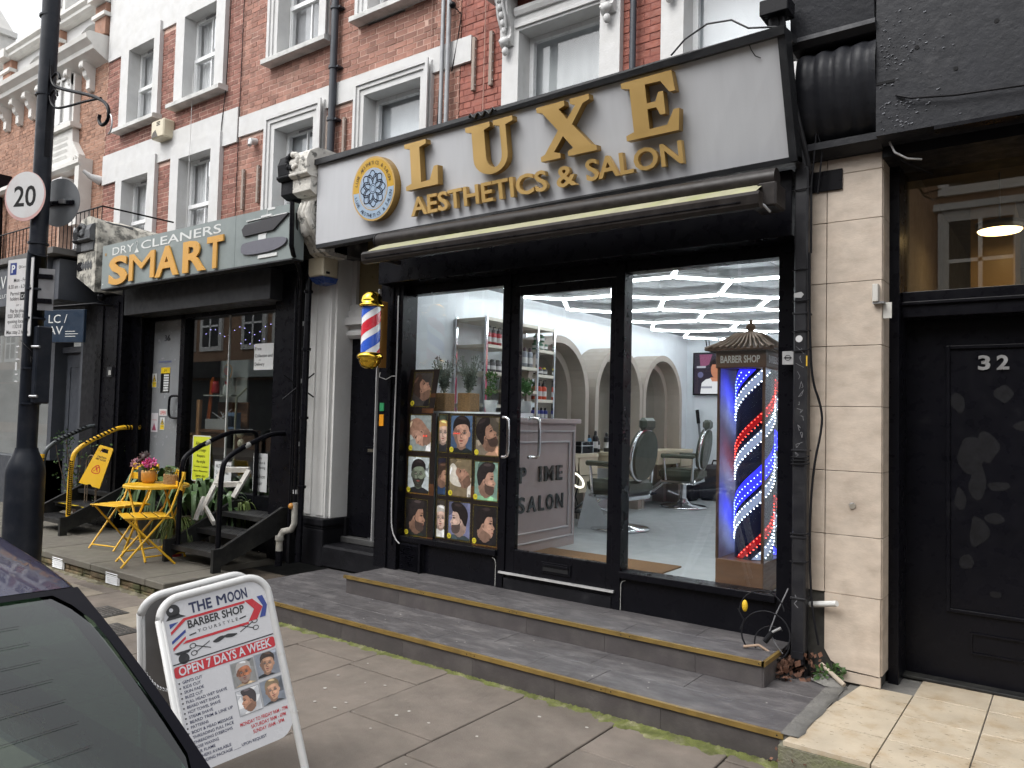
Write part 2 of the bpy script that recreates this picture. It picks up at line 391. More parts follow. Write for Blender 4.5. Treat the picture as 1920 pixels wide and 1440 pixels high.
def bricks(root,x0,x1,z0,z1,holes,excl,mat,mort,solo,seed=1,y=YB):
    r=random.Random(seed)
    holes=[(a-.03,b+.03,c-.03,d+.03) for a,b,c,d in holes]
    w=MB(); wallgrid(w,x0,x1,z0,z1,y+.0035,y+.25,holes,mort); w.build('wall',root)
    full=[];st=MB()
    C=.0755; k=0; z=z0
    ST,HD,J=.212,.0995,.0125
    def brick5(mb,a,b,z_,zz,yy,t=0):
        mb.add([(a,yy,z_),(b,yy,z_+t),(b,yy,zz+t),(a,yy,zz),(a,yy+.03,z_),(b,yy+.03,z_),(b,yy+.03,zz),(a,yy+.03,zz)],[(0,1,2,3),(0,4,5,1),(1,5,6,2),(2,6,7,3),(3,7,4,0)],mat)
    while z<z1-.02:
        zt=min(z+.0635,z1); x=x0-(.16 if k%2 else 0.0)+ .003; h=False
        while x<x1:
            l=HD if h else ST; a,b=max(x,x0),min(x+l,x1); h=not h; x+=l+J
            if b-a<.02: continue
            segs=[(a,b)]
            for e in excl:
                if e[2]<zt-.008 and e[3]>z+.008:
                    ns=[]
                    for p,q in segs:
                        if e[1]<=p or e[0]>=q: ns.append((p,q)); continue
                        if e[0]-p>.012: ns.append((p,e[0]-.002))
                        if q-e[1]>.012: ns.append((e[1]+.002,q))
                    segs=ns
            for p,q in segs:
                if abs((q-p)-l)<1e-6 and zt-z>.055: full.append((p,q,z,l))
                else: brick5(st,p,q,z,zt,y+r.uniform(-.003,.002))
        z+=C; k+=1
    full.sort(key=lambda b:b[0]**2*0+ (b[0])**2+(b[2]-1.6)**2)
    me={}
    for l in (ST,HD):
        mb=MB(); brick5(mb,-l/2,l/2,-.0318,.0318,0); o=mb.build('brick',root,local=True); me[l]=o
    first={ST:True,HD:True}
    for i,(p,q,z_,l) in enumerate(full):
        if i<solo:
            if first[l]: o=me[l]; first[l]=False
            else:
                o=me[l].copy(); COL.objects.link(o); o.parent=root
            o.location=Vector(((p+q)/2,y+r.uniform(-.004,.003),z_+.0318))-ORG[root.name]; o.rotation_euler=(0,r.uniform(-.006,.006),r.uniform(-.01,.01))
        else: brick5(st,p,q,z_,z_+.0635,y+r.uniform(-.004,.003),r.uniform(-.0015,.0015))
    for l in (ST,HD):
        if first[l]: bpy.data.objects.remove(me[l])
    st.build('brick',root,kind='stuff')
SILL=M('stone_sill',(.6,.6,.58),.8,var=.12,scale=10,bump=.5,dirt=(.2,.2,.19),dscale=5,damt=.7)
BLIND=M('pale_blind',(.55,.6,.63),.6,var=.05)
CURT=M('net_curtain',(.6,.62,.63),.9,var=.08,stretch=(14,1,1),scale=3)
DARKR=M('dark_room',(.03,.032,.035),.9)
def window(root,ox0,ox1,oz0,oz1,ix0,ix1,iz0,iz1,style='plain',sash=True,blind='curtain',sill=True,zsurbot=None,depth=.2):
    """surround (outer o, inner i), reveal, frame, glass, covering"""
    f=YB-.07; m=MB(); zb=zsurbot if zsurbot is not None else oz0
    if style=='plain':
        wallgrid(m,ox0,ox1,zb,oz1,f,YB+.2,[(ix0,ix1,iz0,iz1)],WHT)
    else:  # moulded architrave in three steps
        n=3; wL=ix0-ox0; wT=oz1-iz1
        for k in range(n):
            a=k/n*.86;c=(k+1)/n if k==n-1 else (k+1)/n*.86
            wallgrid(m,ox0+wL*a,ox1-wL*a,zb,oz1-wT*a,f-.05+.022*k,f-.05+.022*(k+1),[(ox0+wL*c,ox1-wL*c,zb-1,oz1-wT*c)],WHT)
        wallgrid(m,ox0,ox1,zb,oz1,f+.016,YB+.2,[(ix0,ix1,iz0,iz1)],WHT)
    w=m.build('window',root)
    g=MB(); fy=YB+depth-.06; fw_=.055
    wallgrid(g,ix0+.002,ix1-.002,iz0+.002,iz1-.002,fy,fy+.06,[(ix0+fw_,ix1-fw_,iz0+fw_,iz1-fw_)],UPV)
    zm=(iz0+iz1)/2
    if sash:
        g.box(ix0+.01,ix1-.01,fy-.02,fy+.05,zm-.03,zm+.03,UPV)
        mx=(ix0+ix1)/2; g.box(mx-.012,mx+.012,fy+.012,fy+.045,iz0+fw_,iz1-fw_,UPV)
        g.box(ix0+.015,ix0+.045,fy-.02,fy,iz0+.05,zm-.03,UPV); g.box(ix1-.045,ix1-.015,fy-.02,fy,iz0+.05,zm-.03,UPV)
        g.box((ix0+ix1)/2-.16,(ix0+ix1)/2+.16,fy-.012,fy,iz1-.045,iz1-.02,M('trickle_vent',(.25,.25,.26),.5))
    g.build('frame',w)
    p=MB(); p.box(ix0+fw_,ix1-fw_,fy+.025,fy+.031,iz0+fw_,iz1-fw_,GLS); p.build('pane',w)
    b=MB(); yb=fy+.12; a0,a1=ix0-.35,ix1+.02
    if blind=='curtain':
        n=int((a1-a0)/.03); pts=[]
        for half in ((a0,a0+(a1-a0)*.5),(a0+(a1-a0)*.66,a1)):
            vs=[];nn=24
            for i in range(nn+1):
                xx=half[0]+(half[1]-half[0])*i/nn; yy=yb+.025*math.sin(i*1.9)
                vs+=[(xx,yy,iz0),(xx,yy,iz1)]
            b.add(vs,[(2*i,2*i+2,2*i+3,2*i+1) for i in range(nn)],CURT,True)
        b.box(a0-.1,a1+.1,yb+.7,yb+.72,iz0-.2,iz1+.2,M('room_grey',(.1,.105,.11),.9)); nm='curtain'
    elif blind=='slats':
        z=iz0
        while z<iz1:
            b.add([(a0,yb,z),(a1,yb,z),(a1,yb-.018,z+.03),(a0,yb-.018,z+.03)],[(0,1,2,3)],M('blind_slat',(.62,.64,.66),.5)); z+=.034
        b.box(a0-.1,a1+.1,yb+.1,yb+.12,iz0-.2,iz1+.2,DARKR); nm='blind'
    elif blind=='net':
        vs=[];nn=90;mz=10
        for i in range(nn+1):
            for j in range(mz+1):
                t=j/mz; vs.append((a0+(a1-a0)*i/nn,yb+.02*math.sin(i*.55+2*math.sin(t*2+i*.07))*(1-t*.7),iz0+(iz1-iz0)*t))
        b.add(vs,[(i*(mz+1)+j,(i+1)*(mz+1)+j,(i+1)*(mz+1)+j+1,i*(mz+1)+j+1) for i in range(nn) for j in range(mz)],M('net_veil',(.42,.45,.46),.9,var=.05),True); nm='curtain'
    else:
        b.box(a0-.02,a1+.02,yb,yb+.01,iz0-.1,iz1+.1,BLIND); nm='blind'
    b.build(nm,w)
    bx=MB(); bx.box(ix0-1.5,ix1+.3,YB+1.3,YB+1.32,iz0-.3,iz1+.3,DARKR); bx.build('room_back',w)
    if sill:
        s=MB(); s.sweep([(YB-.17,oz0-.085),(YB-.17,oz0-.02),(YB-.14,oz0-.005),(YB+.14,oz0+.02),(YB+.14,oz0-.085)],'x',ox0-.05,ox1+.05,SILL); s.build('sill',w,bevel=.004)
    return w
# ---- house over the salon
h34=thing('brick_house',(-3.6,YB,3.7),'red painted brick house above the grey LUXE sign, with carved white window brackets','house','terraced houses in the row')
ex34=[(-5.08,-3.62,3.7,6.35),(-3.18,-1.75,3.7,6.35)]
bricks(h34,-5.74,-.9,3.7,6.5,[(-4.9,-3.8,3.9,5.85),(-2.97,-2.0,3.9,5.85)],ex34,BR34,MORTR,300,1)
w=window(h34,-5.08,-3.62,4.2,6.0,-4.86,-3.85,4.2,5.79,'plain',False,'net',False,zsurbot=3.7)
def bracket(root,cx,zt):
    m=MB()
    prof=[(YB-.02,zt),(YB-.26,zt),(YB-.27,zt-.05),(YB-.22,zt-.12),(YB-.19,zt-.25),(YB-.13,zt-.36),(YB-.12,zt-.45),(YB-.15,zt-.5),(YB-.1,zt-.56),(YB-.02,zt-.56)]
    m.sweep(prof,'x',cx-.075,cx+.075,WHT)
    for dx in (-.045,.045): m.tube([(cx+dx,YB-.27,zt-.03),(cx+dx*.7,YB-.235,zt-.15),(cx+dx,YB-.2,zt-.27),(cx+dx*.5,YB-.15,zt-.38)],.017,WHT,6)
    for k in range(5):
        a=k/4; m.ell((cx,YB-.26+a*.11,zt-.1-a*.3),.03,.03,.045,WHT,8,6)
    m.ell((cx,YB-.14,zt-.52),.055,.05,.05,WHT,10,6); m.ell((cx,YB-.12,zt-.62),.04,.04,.05,WHT,8,6)
    for sx in (-1,1): m.tube([(cx+sx*.03+.03*math.cos(t),YB-.135,zt-.5+.03*math.sin(t)) for t in [k*.6 for k in range(11)]],.01,WHT,5)
    m.build('bracket',root)
bracket(w,-5.0,6.2); bracket(w,-3.74,6.2)
m=MB(); m.sweep([(YB-.02,6.2),(YB-.32,6.2),(YB-.34,6.24),(YB-.34,6.3),(YB-.28,6.34),(YB-.02,6.36)],'x',-5.24,-3.5,WHT)
m.sweep([(YB-.07,5.95),(YB-.1,5.95),(YB-.12,5.99),(YB-.12,6.03),(YB-.07,6.05)],'x',-4.9,-3.83,WHT); m.sweep([(YB-.07,5.82),(YB-.095,5.82),(YB-.095,5.85),(YB-.07,5.87)],'x',-4.9,-3.83,WHT); m.build('cornice',w)
w=window(h34,-3.18,-1.75,4.2,6.0,-2.95,-1.95,4.2,5.85,'plain',False,'panel',False,zsurbot=3.7)
bracket(w,-3.07,6.2)
# ---- house over the dry cleaner
h36=thing('brick_house',(-7.9,YB,3.5),'brown red brick house above the SMART sign, white band over its lower windows','house','terraced houses in the row')
ex36=[(-9.29,-8.07,3.5,5.78),(-7.43,-6.15,3.5,5.82),(-9.33,-8.02,6.58,8.2),(-7.48,-6.52,6.62,8.2),(-10.02,-5.56,5.66,5.96)]
bricks(h36,-10.04,-5.75,3.5,8.0,[(-9.12,-8.2,3.6,5.6),(-7.3,-6.3,3.6,5.65),(-9.12,-8.2,6.6,8),(-7.3,-6.7,6.6,8)],ex36,BR36,MORT,300,2)
m=MB()
for a,b,z in ((-10.02,-9.29,5.66),(-9.29,-8.07,5.785),(-8.07,-7.43,5.66),(-7.43,-6.15,5.825),(-6.15,-5.56,5.66)):
    m=MB(); m.box(a,b,YB-.035,YB+.01,z,5.96,WHT); m.build('render_band',h36)
window(h36,-9.29,-8.07,3.9,5.78,-9.1,-8.22,3.9,5.58,'mould',True,'panel',False,zsurbot=3.5)
window(h36,-7.43,-6.15,4.2,5.82,-7.28,-6.32,4.2,5.64,'mould',False,'panel',False,zsurbot=3.5)
window(h36,-9.31,-8.03,6.62,8.2,-9.12,-8.2,6.68,8.1,'mould',True,'slats')
window(h36,-7.46,-6.2,6.7,8.2,-7.27,-6.4,6.76,8.1,'mould',True,'slats')
# ---- house over the blue-grey shop
h38=thing('brick_house',(-12.1,YB,3.5),'dark red brick house with white rendered parapet above the navy shopfront','house','terraced houses in the row')
ex38=[(-13.6,-12.32,6.45,9),(-11.82,-10.44,6.48,9),(-13.6,-12.3,3.5,6.02),(-11.82,-10.44,3.5,6.02),(-14.17,-10.04,5.6,6.12),(-14.15,-10.44,7.86,9.6)]
bricks(h38,-14.18,-10.05,3.5,8.6,[(-13.36,-12.5,6.5,7.88),(-11.58,-10.68,6.5,7.95),(-13.4,-12.5,3.6,5.56),(-11.58,-10.68,3.6,5.62)],ex38,BR38,MORT,120,3)
for a,b,c in ((-14.17,-13.6,5.6),(-13.6,-12.3,5.83),(-12.3,-11.82,5.68),(-11.82,-10.44,5.83),(-10.44,-10.06,5.6)):
    m=MB(); m.box(a,b,YB-.035,YB+.01,c,6.13,WHT); m.build('render_band',h38)
m=MB(); m.box(-14.15,-10.44,YB-.03,YB+.3,8.1,9.7,WHT); m.box(-14.15,-13.6,YB-.03,YB+.01,7.86,8.1,WHT); m.box(-12.32,-11.82,YB-.03,YB+.01,7.95,8.1,WHT)
m.build('rendered_parapet',h38)
window(h38,-13.6,-12.32,6.5,8.1,-13.33,-12.5,6.53,7.85,'plain',True,'curtain')
window(h38,-11.82,-10.44,6.54,8.1,-11.57,-10.68,6.58,7.93,'plain',True,'curtain')
window(h38,-13.6,-12.3,4.1,5.83,-13.38,-12.52,4.1,5.55,'plain',True,'curtain',False,zsurbot=3.5)
window(h38,-11.82,-10.44,4.1,5.83,-11.58,-10.68,4.1,5.61,'plain',True,'curtain',False,zsurbot=3.5)
# ---- ornate gabled house at the far left
h40=thing('gabled_house',(-17,YB,3.5),'orange brick house with white stone arches and bracketed cornice at far left','house','terraced houses in the row')
STN=M('painted_stone',(.66,.65,.62),.75,var=.1,bump=.3,dirt=(.4,.38,.35),dscale=3,damt=.5)
ex40=[(-15.95,-14.72,3.5,6.05),(-14.18,-14.1,3.5,9),(-16.8,-15.3,6.3,8.0)]
bricks(h40,-21.5,-14.19,3.5,8.1,[(-15.8,-14.9,3.6,5.6)],ex40,BR40,MORTD,150,4)
m=MB()  # main cornice
m.sweep([(YB,7.9),(YB-.1,7.95),(YB-.28,8.05),(YB-.3,8.12),(YB-.4,8.2),(YB-.42,8.28),(YB-.36,8.34),(YB+.3,8.4),(YB+.3,7.9)],'x',-24,-14.2,STN)
m.build('cornice',h40)
for i in range(14):
    cx=-14.75-i*.62; m=MB(); m.sweep([(YB,7.96),(YB-.24,7.96),(YB-.24,7.84),(YB-.18,7.8),(YB-.16,7.72),(YB-.1,7.66),(YB-.1,7.5),(YB-.05,7.46),(YB,7.46)],'x',cx-.07,cx+.07,STN); m.ell((cx,YB-.23,7.86),.05,.05,.05,STN,8,6); m.build('corbel',h40)
m=MB()  # parapet storey with arches
ar=[]
for cx in (-15.05,-17.35,-19.65):
    ar.append(cx)
outer=[(-24,8.4)]
for cx in sorted(ar):
    outer+= [(cx-.62,8.4)]+[(cx-.62*math.cos(t),8.38+.46*math.sin(t)) for t in [math.pi*k/12 for k in range(1,12)]]+[(cx+.62,8.4)]
outer+=[(-14.2,8.4),(-14.2,8.98),(-24,8.98)]
m.fr=FR((0,YB+.02,0),(1,0,0),(0,0,1)); m.prism(outer,-.3,0,WHT); m.fr=None
m.sweep([(YB+.3,8.98),(YB-.1,8.98),(YB-.16,9.02),(YB-.16,9.08),(YB-.22,9.12),(YB-.22,9.18),(YB+.3,9.22)],'x',-24,-14.2,STN)
m.build('parapet',h40)
m=MB(); m.box(-24,-14.2,YB+.28,YB+.32,8.4,8.98,M('slate_shadow',(.12,.12,.13),.8)); m.build('parapet_back',h40)  # plain dark grey sheet behind the arch openings
for cx in (-14.38,-16.2,-18.5,-20.8):
    m=MB(); m.box(cx-.2,cx+.2,YB-.1,YB+.02,8.4,8.97,BR40); m.box(cx-.24,cx+.24,YB-.15,YB+.0,8.72,8.79,STN); m.box(cx-.2,cx+.2,YB-.25,YB+.02,8.99,9.17,STN); m.build('pier',h40)
for cx in (-16.0,-19.9):
    m=MB(); m.box(cx-.38,cx+.38,YB-.2,YB+.4,9.2,9.95,STN); m.box(cx-.26,cx+.26,YB-.23,YB-.19,9.3,9.8,WHT); m.sweep([(YB-.25,9.95),(YB-.36,10.0),(YB-.36,10.07),(YB+.4,10.07),(YB+.4,9.95)],'x',cx-.48,cx+.48,STN)
    m.add([(cx-.36,YB-.2,10.07),(cx+.36,YB-.2,10.07),(cx+.36,YB+.4,10.07),(cx-.36,YB+.4,10.07),(cx,YB+.1,10.8)],[(0,1,4),(1,2,4),(2,3,4),(3,0,4)],STN); m.build('gable',h40)
SLT=M('slate_roof',(.1,.105,.12),.7,var=.25,scale=8,stretch=(1,1,4))
m=MB(); m.add([(-24,YB+.3,9.15),(-14.2,YB+.3,9.15),(-14.2,YB+1.6,9.95),(-24,YB+1.6,9.95)],[(0,1,2,3)],SLT)
for i in range(9): m.box(-24+i*1.2,-23.93+i*1.2,YB+.3,YB+.36,9.2,9.26,STN)
m.build('roof',h40)
# dormered window with scroll above, pedimented window below
m=MB(); wx0,wx1=-16.1,-15.35
m.box(wx0-.12,wx1+.12,YB-.12,YB+.02,6.95,7.9,STN); m.box(wx0-.2,wx1+.2,YB-.2,YB+.02,6.86,6.95,STN)
pr=[(wx0-.15,6.86),(wx1+.12,6.86),(wx1+.14,6.6),(wx1+.3,6.42),(wx1+.42,6.3),(wx1+.4,6.12),(wx1+.2,6.08),(wx1,6.15),(wx0-.15,6.15)]
m.fr=FR((0,YB,0),(1,0,0),(0,0,1)); m.prism(pr,0,.12,STN); m.disc(wx1+.27,6.22,.09,.12,STN,16,t=.03); m.disc(wx1+.27,6.22,.045,.15,STN,12,t=.02)
for i in range(4): m.add([(wx0+.1,6.3+i*.12,.121),(wx1-.05,6.3+i*.12,.121),(wx1-.05,6.36+i*.12,.14),(wx0+.1,6.36+i*.12,.14)],[(0,1,2,3)],STN)
m.fr=None; wq=m.build('window',h40)
m=MB(); m.box(wx0,wx1,YB-.13,YB-.122,7.0,7.85,GLS); m.build('pane',wq); m=MB(); wallgrid(m,wx0-.05,wx1+.05,6.97,7.9,YB-.16,YB-.12,[(wx0,wx1,7.02,7.85)],WHT); m.box((wx0+wx1)/2-.03,(wx0+wx1)/2+.03,YB-.16,YB-.12,7.0,7.85,WHT); m.build('frame',wq)
m=MB(); m.sweep([(YB,6.0),(YB-.2,6.0),(YB-.26,6.05),(YB-.26,6.12),(YB-.16,6.16),(YB,6.16)],'x',-19.5,-14.62,STN); m.build('string_course',h40)
m=MB(); m.box(-14.78,-14.62,YB-.24,YB,5.02,6.0,STN); m.box(-14.84,-14.56,YB-.28,YB,4.9,5.04,STN); m.build('pilaster',h40)
m=MB(); m.box(-18.9,-18.72,YB-.2,YB,5.0,6.0,STN); m.build('pilaster',h40)
m=MB(); cx=-15.35; R0=1.25
pts=[(cx+1.05*math.sin(t),4.35+1.25*math.cos(t)) for t in [(-.62+1.24*k/10) for k in range(11)]]; pt2=[(cx+.88*math.sin(t),4.12+1.22*math.cos(t)) for t in [(.62-1.24*k/10) for k in range(11)]]
m.fr=FR((0,YB,0),(1,0,0),(0,0,1)); m.prism(pts+pt2,0,.2,WHT); m.prism([(cx-.1,5.25),(cx+.1,5.25),(cx+.14,5.8),(cx-.14,5.8)],0,.28,WHT); m.box(cx-.2,cx+.2,5.8,5.86,0,.3,WHT); m.fr=None
wq=m.build('window',h40)
m=MB(); wallgrid(m,-15.95,-14.85,3.5,5.5,YB+.1,YB+.16,[(-15.85,-14.95,3.6,5.2)],UPV); m.box(-15.43,-15.37,YB+.09,YB+.16,3.6,5.4,UPV); m.box(-15.9,-14.9,YB+.09,YB+.16,4.5,4.56,UPV); m.build('frame',wq)
m=MB(); m.box(-15.9,-14.9,YB+.12,YB+.126,3.55,5.4,GLS); m.build('pane',wq); m=MB(); m.box(-15.9,-14.9,YB+.3,YB+.32,3.5,5.5,CURT); m.build('curtain',wq)
m=MB(); m.box(-21.4,-18.9,YB-.75,YB,5.2,5.9,BR40); m.box(-21.4,-18.9,YB-.8,YB,3.6,5.2,BR40); m.build('bay',h40)
# wall behind bay + overflow of building to the far left
far=thing('far_house',(-26,YB,0),'pale house at the far end of the row behind the lamp post','house')
m=MB(); m.box(-32,-24.05,YB,YB+8,0,8.8,STN); m.build('wall',far)
# house bodies and party walls (roof slabs over the shops)
LEAD=M('lead_flashing',(.1,.1,.105),.6,.2,var=.3,bump=.6,bscale=12,dirt=(.28,.27,.24),dscale=6,damt=.8)
for (a,b,z,lab) in ((-5.6,-.95,3.62,'flat lead roof over the salon behind the grey sign'),(-9.75,-5.95,3.42,'flat lead roof over the dry cleaner shop'),(-14.1,-10.2,3.5,'flat lead roof over the navy fronted shop')):
    m=MB(); m.box(a,b,-.2,YB+.01,z-.12,z,LEAD); m.build('shop_roof',None,lab,'shop roof',kind='structure')
CAPH=max(v[1] for v in textmesh('H',0,0,1)[0][0])
def tfit(mb,txt,x0,x1,y,cap,mat,z=0,ext=0,bold=0):
    size=cap/CAPH; wd=textmesh(txt,bold,ext/size,1)[1]
    mb.text(txt,size,x0,y,z,mat,ext=ext,bold=bold,sx=(x1-x0)/(wd*size))
def letters(root,name,txt,x0,x1,y,cap,mat,fr,z,ext,bold,label=False):
    size=cap/CAPH; tot=textmesh(txt,bold,ext/size,1)[1]; sx=(x1-x0)/(tot*size)
    for i,ch in enumerate(txt):
        if ch==' ': continue
        w=textmesh(ch,bold,ext/size,1)[1]; off=textmesh(txt[:i+1],bold,ext/size,1)[1]-w
        mb=MB(fr); mb.text(ch,size,x0+off*size*sx,y,z,mat,ext=ext,bold=bold,sx=sx); mb.build(name,root)
# ------------------------------------------------------------- the grey LUXE sign
BLc,TLc,BRc,TRc=Vector((-5.546,-.3,3.12)),Vector((-5.546,-.309,3.84)),Vector((-1.34,-.3,3.15)),Vector((-1.34,-.53,3.762))
def SG(v):
    a=v[0]/4.206; b=v[1]/.69
    p=(1-a)*((1-b)*BLc+b*TLc)+a*((1-b)*BRc+b*TRc)
    return p+Vector((0,-1,-.15))*v[2]
GOLD=M('brushed_gold',(.56,.37,.135),.42,.35,var=.04,scale=2)
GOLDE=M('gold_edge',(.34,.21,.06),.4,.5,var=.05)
sg=thing('shop_sign',(-3.4,-.3,3.1),'long pale grey sign board with raised gold LUXE AESTHETICS & SALON lettering','shop sign')
GRYP=M('grey_sign_panel',(.5,.51,.53),.42,var=.03,scale=3,stretch=(6,1,.6),dirt=(.36,.36,.36),dscale=3,damt=.3,dlo=.55,dhi=.85)
m=MB(SG)
n=24
vs=[];
for j in range(3):
    for i in range(n+1): vs.append((4.206*i/n,.69*j/2,0))
m.add(vs,[(j*(n+1)+i,j*(n+1)+i+1,(j+1)*(n+1)+i+1,(j+1)*(n+1)+i) for j in range(2) for i in range(n)],GRYP)
m.box(0,4.206,0,.69,-.14,-.06,GRYP)
m.build('sign_panel',sg)
TRIM=M('black_trim',(.015,.016,.018),.4,var=.1,bump=.2)
m=MB(SG); m.box(-.01,4.25,.69,.74,-.5,.035,TRIM); m.build('top_trim',sg)
m=MB(SG); m.box(4.206,4.25,-.03,.69,-.1,.02,TRIM); m.box(0,4.25,-.035,0,-.14,.0,TRIM); m.build('edge_trim',sg)
m=MB(SG); m.tube([(1.9+.02*k,.72+.02*math.sin(k*1.7),.045) for k in range(14)],.008,TRIM,5); m.build('cable',sg); m=MB(SG); m.tube([(3.55,.76,0),(3.65,.83,0),(3.8,.88,0),(3.95,.86,0),(4.05,.78,.02),(4.2,.75,0)],.006,TRIM,5)
m.build('cable',sg); m=MB(SG); m.tube([(4.04,.7,.01),(4.05,.66,.012),(4.07,.62,.012),(4.1,.6,.01)],.003,TRIM,4); m.build('cable',sg)
def serif(ch):
    if ch=='L': return [[(0,0),(0,.09),(.17,.13),(.17,.87),(0,.91),(0,1),(.66,1),(.66,.91),(.46,.87),(.46,.12),(.72,.13),(.86,.4),(.97,.4),(.95,0)]]
    if ch=='U':
        o=[(0,1),(0,.91),(.13,.87),(.13,.34)]+arc(.5,.34,.37,math.pi,1.5*math.pi,6,.34)[1:]+arc(.5,.34,.35,1.5*math.pi,2*math.pi,6,.34)[1:]+[(.85,.87),(1,.91),(1,1),(.6,1),(.6,.91),(.73,.87),(.73,.36)]+arc(.57,.36,.16,0,-math.pi/2,5,.24)[1:]+arc(.57,.36,.17,-math.pi/2,-math.pi,5,.24)[1:]+[(.40,.87),(.53,.91),(.53,1)]
        return [o]
    if ch=='X': return [[(0,1),(0,.91),(.1,.88),(.36,.5),(.08,.12),(0,.09),(0,0),(.36,0),(.36,.09),(.25,.13),(.44,.38),(.6,.13),(.5,.09),(.5,0),(1,0),(1,.09),(.92,.12),(.62,.55),(.84,.87),(.96,.91),(.96,1),(.62,1),(.62,.91),(.71,.87),(.54,.66),(.41,.87),(.52,.91),(.52,1)]]
    if ch=='E': return [[(0,1),(0,.91),(.15,.87),(.15,.13),(0,.09),(0,0),(.95,0),(1,.36),(.9,.36),(.76,.13),(.44,.12),(.44,.46),(.6,.46),(.66,.32),(.75,.32),(.75,.7),(.66,.7),(.6,.56),(.44,.56),(.44,.88),(.72,.87),(.86,.66),(.96,.66),(.93,1)]]
def swell(P,k): return P
for ch,a,b,c,d in (('L',1.22,1.585,.275,.64),('U',1.88,2.33,.262,.64),('X',2.545,2.995,.268,.643),('E',3.22,3.6,.28,.65)):
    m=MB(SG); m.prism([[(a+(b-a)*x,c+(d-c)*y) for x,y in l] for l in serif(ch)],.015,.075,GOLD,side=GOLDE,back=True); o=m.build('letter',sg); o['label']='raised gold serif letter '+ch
letters(sg,'letter','AESTHETICS',1.24,2.56,.075,.138,GOLD,SG,.012,.02,.018)
letters(sg,'letter','&',2.64,2.8,.075,.138,GOLD,SG,.012,.02,.018)
letters(sg,'letter','SALON',2.88,3.58,.08,.138,GOLD,SG,.012,.02,.018)
# round lotus badge
bd=thing('round_badge',tuple(SG((.83,.36,0))),'round gold rimmed badge with lotus emblem left of the gold letters','badge')
cx,cy=.83,.355; rr=.262
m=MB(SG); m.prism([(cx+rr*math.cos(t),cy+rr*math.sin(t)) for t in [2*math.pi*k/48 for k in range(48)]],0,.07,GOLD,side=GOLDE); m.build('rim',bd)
PGD=ink(214,170,60); PBL=ink(168,190,212); PDK=ink(14,22,44); PBG=ink(168,190,214)
m=MB(SG); r0=rr*.94; r1=rr*.6
m.prism([(cx+r0*math.cos(t),cy+r0*math.sin(t)) for t in [-.05+(math.pi+.1)*k/30 for k in range(31)]],.071,.071,PGD)
m.prism([(cx+r0*math.cos(t),cy+r0*math.sin(t)) for t in [math.pi+.05+(math.pi-.1)*k/30 for k in range(31)]],.0713,.0713,PBL)
m.disc(cx,cy,r1*1.12,.0725,PGD,32); m.disc(cx,cy,r1*1.08,.073,PBG,32)
def ringline(mb,pts,w,z,mat,closed=True):
    n=len(pts)
    for i in range(n if closed else n-1):
        a,b=pts[i],pts[(i+1)%n]; dx,dy=b[0]-a[0],b[1]-a[1]; L=math.hypot(dx,dy) or 1; nx,ny=-dy/L*w/2,dx/L*w/2; ex,ey=dx/L*w*.3,dy/L*w*.3
        mb.add([(a[0]+nx-ex,a[1]+ny-ey,z),(b[0]+nx+ex,b[1]+ny+ey,z),(b[0]-nx+ex,b[1]-ny+ey,z),(a[0]-nx-ex,a[1]-ny-ey,z)],[(3,2,1,0)],mat)
ringline(m,[(cx+r1*1.0*math.cos(2*math.pi*k/36),cy+r1*1.0*math.sin(2*math.pi*k/36)) for k in range(36)],.0025,.0735,PGD)
def petals(n,ri,ro,wd,ph):
    for k in range(n):
        a=ph+2*math.pi*k/n; P=[]
        for i in range(13):
            t=i/12; q=2*t-1; rad=ri+(ro-ri)*(1-abs(q)**1.6); ang=a+q*wd
            P.append((cx+rad*math.cos(ang),cy+rad*math.sin(ang)))
        ringline(m,P,.0085,.074,PDK,False)
petals(8,r1*.66,r1*.95,math.pi/8,math.pi/2); petals(8,r1*.3,r1*.66,math.pi/8,math.pi/2+math.pi/8); petals(8,r1*.5,r1*.8,math.pi/8,math.pi/2+math.pi/8)
ringline(m,[(cx+r1*.26*math.cos(2*math.pi*k/20),cy+r1*.26*math.sin(2*math.pi*k/20)) for k in range(20)],.005,.074,PDK)
ringline(m,[(cx+r1*.17*math.cos(2*math.pi*k/20),cy+r1*.17*math.sin(2*math.pi*k/20)) for k in range(20)],.004,.074,PDK)
def ringtext(txt,r,a0,a1,size,top=True):
    for i,ch in enumerate(txt):
        t=a0+(a1-a0)*i/(len(txt)-1)
        if ch==' ': continue
        if top: m.text(ch,size,cx+r*math.cos(t)-size*.25*math.sin(t)*1,cy+r*math.sin(t)+size*.25*math.cos(t),.0745,PDK,rot=t-math.pi/2)
        else: m.text(ch,size,cx+r*math.cos(t)+size*.25*math.sin(t),cy+r*math.sin(t)-size*.25*math.cos(t),.0745,PDK,rot=t+math.pi/2)
ringtext('LUXE AESTHETICS & SALON',r0*.8,R(165),R(15),.042); ringtext('LUXE AESTHETICS & SALON',r0*.94,R(195),R(345),.042,False)
m.build('badge_print',bd)
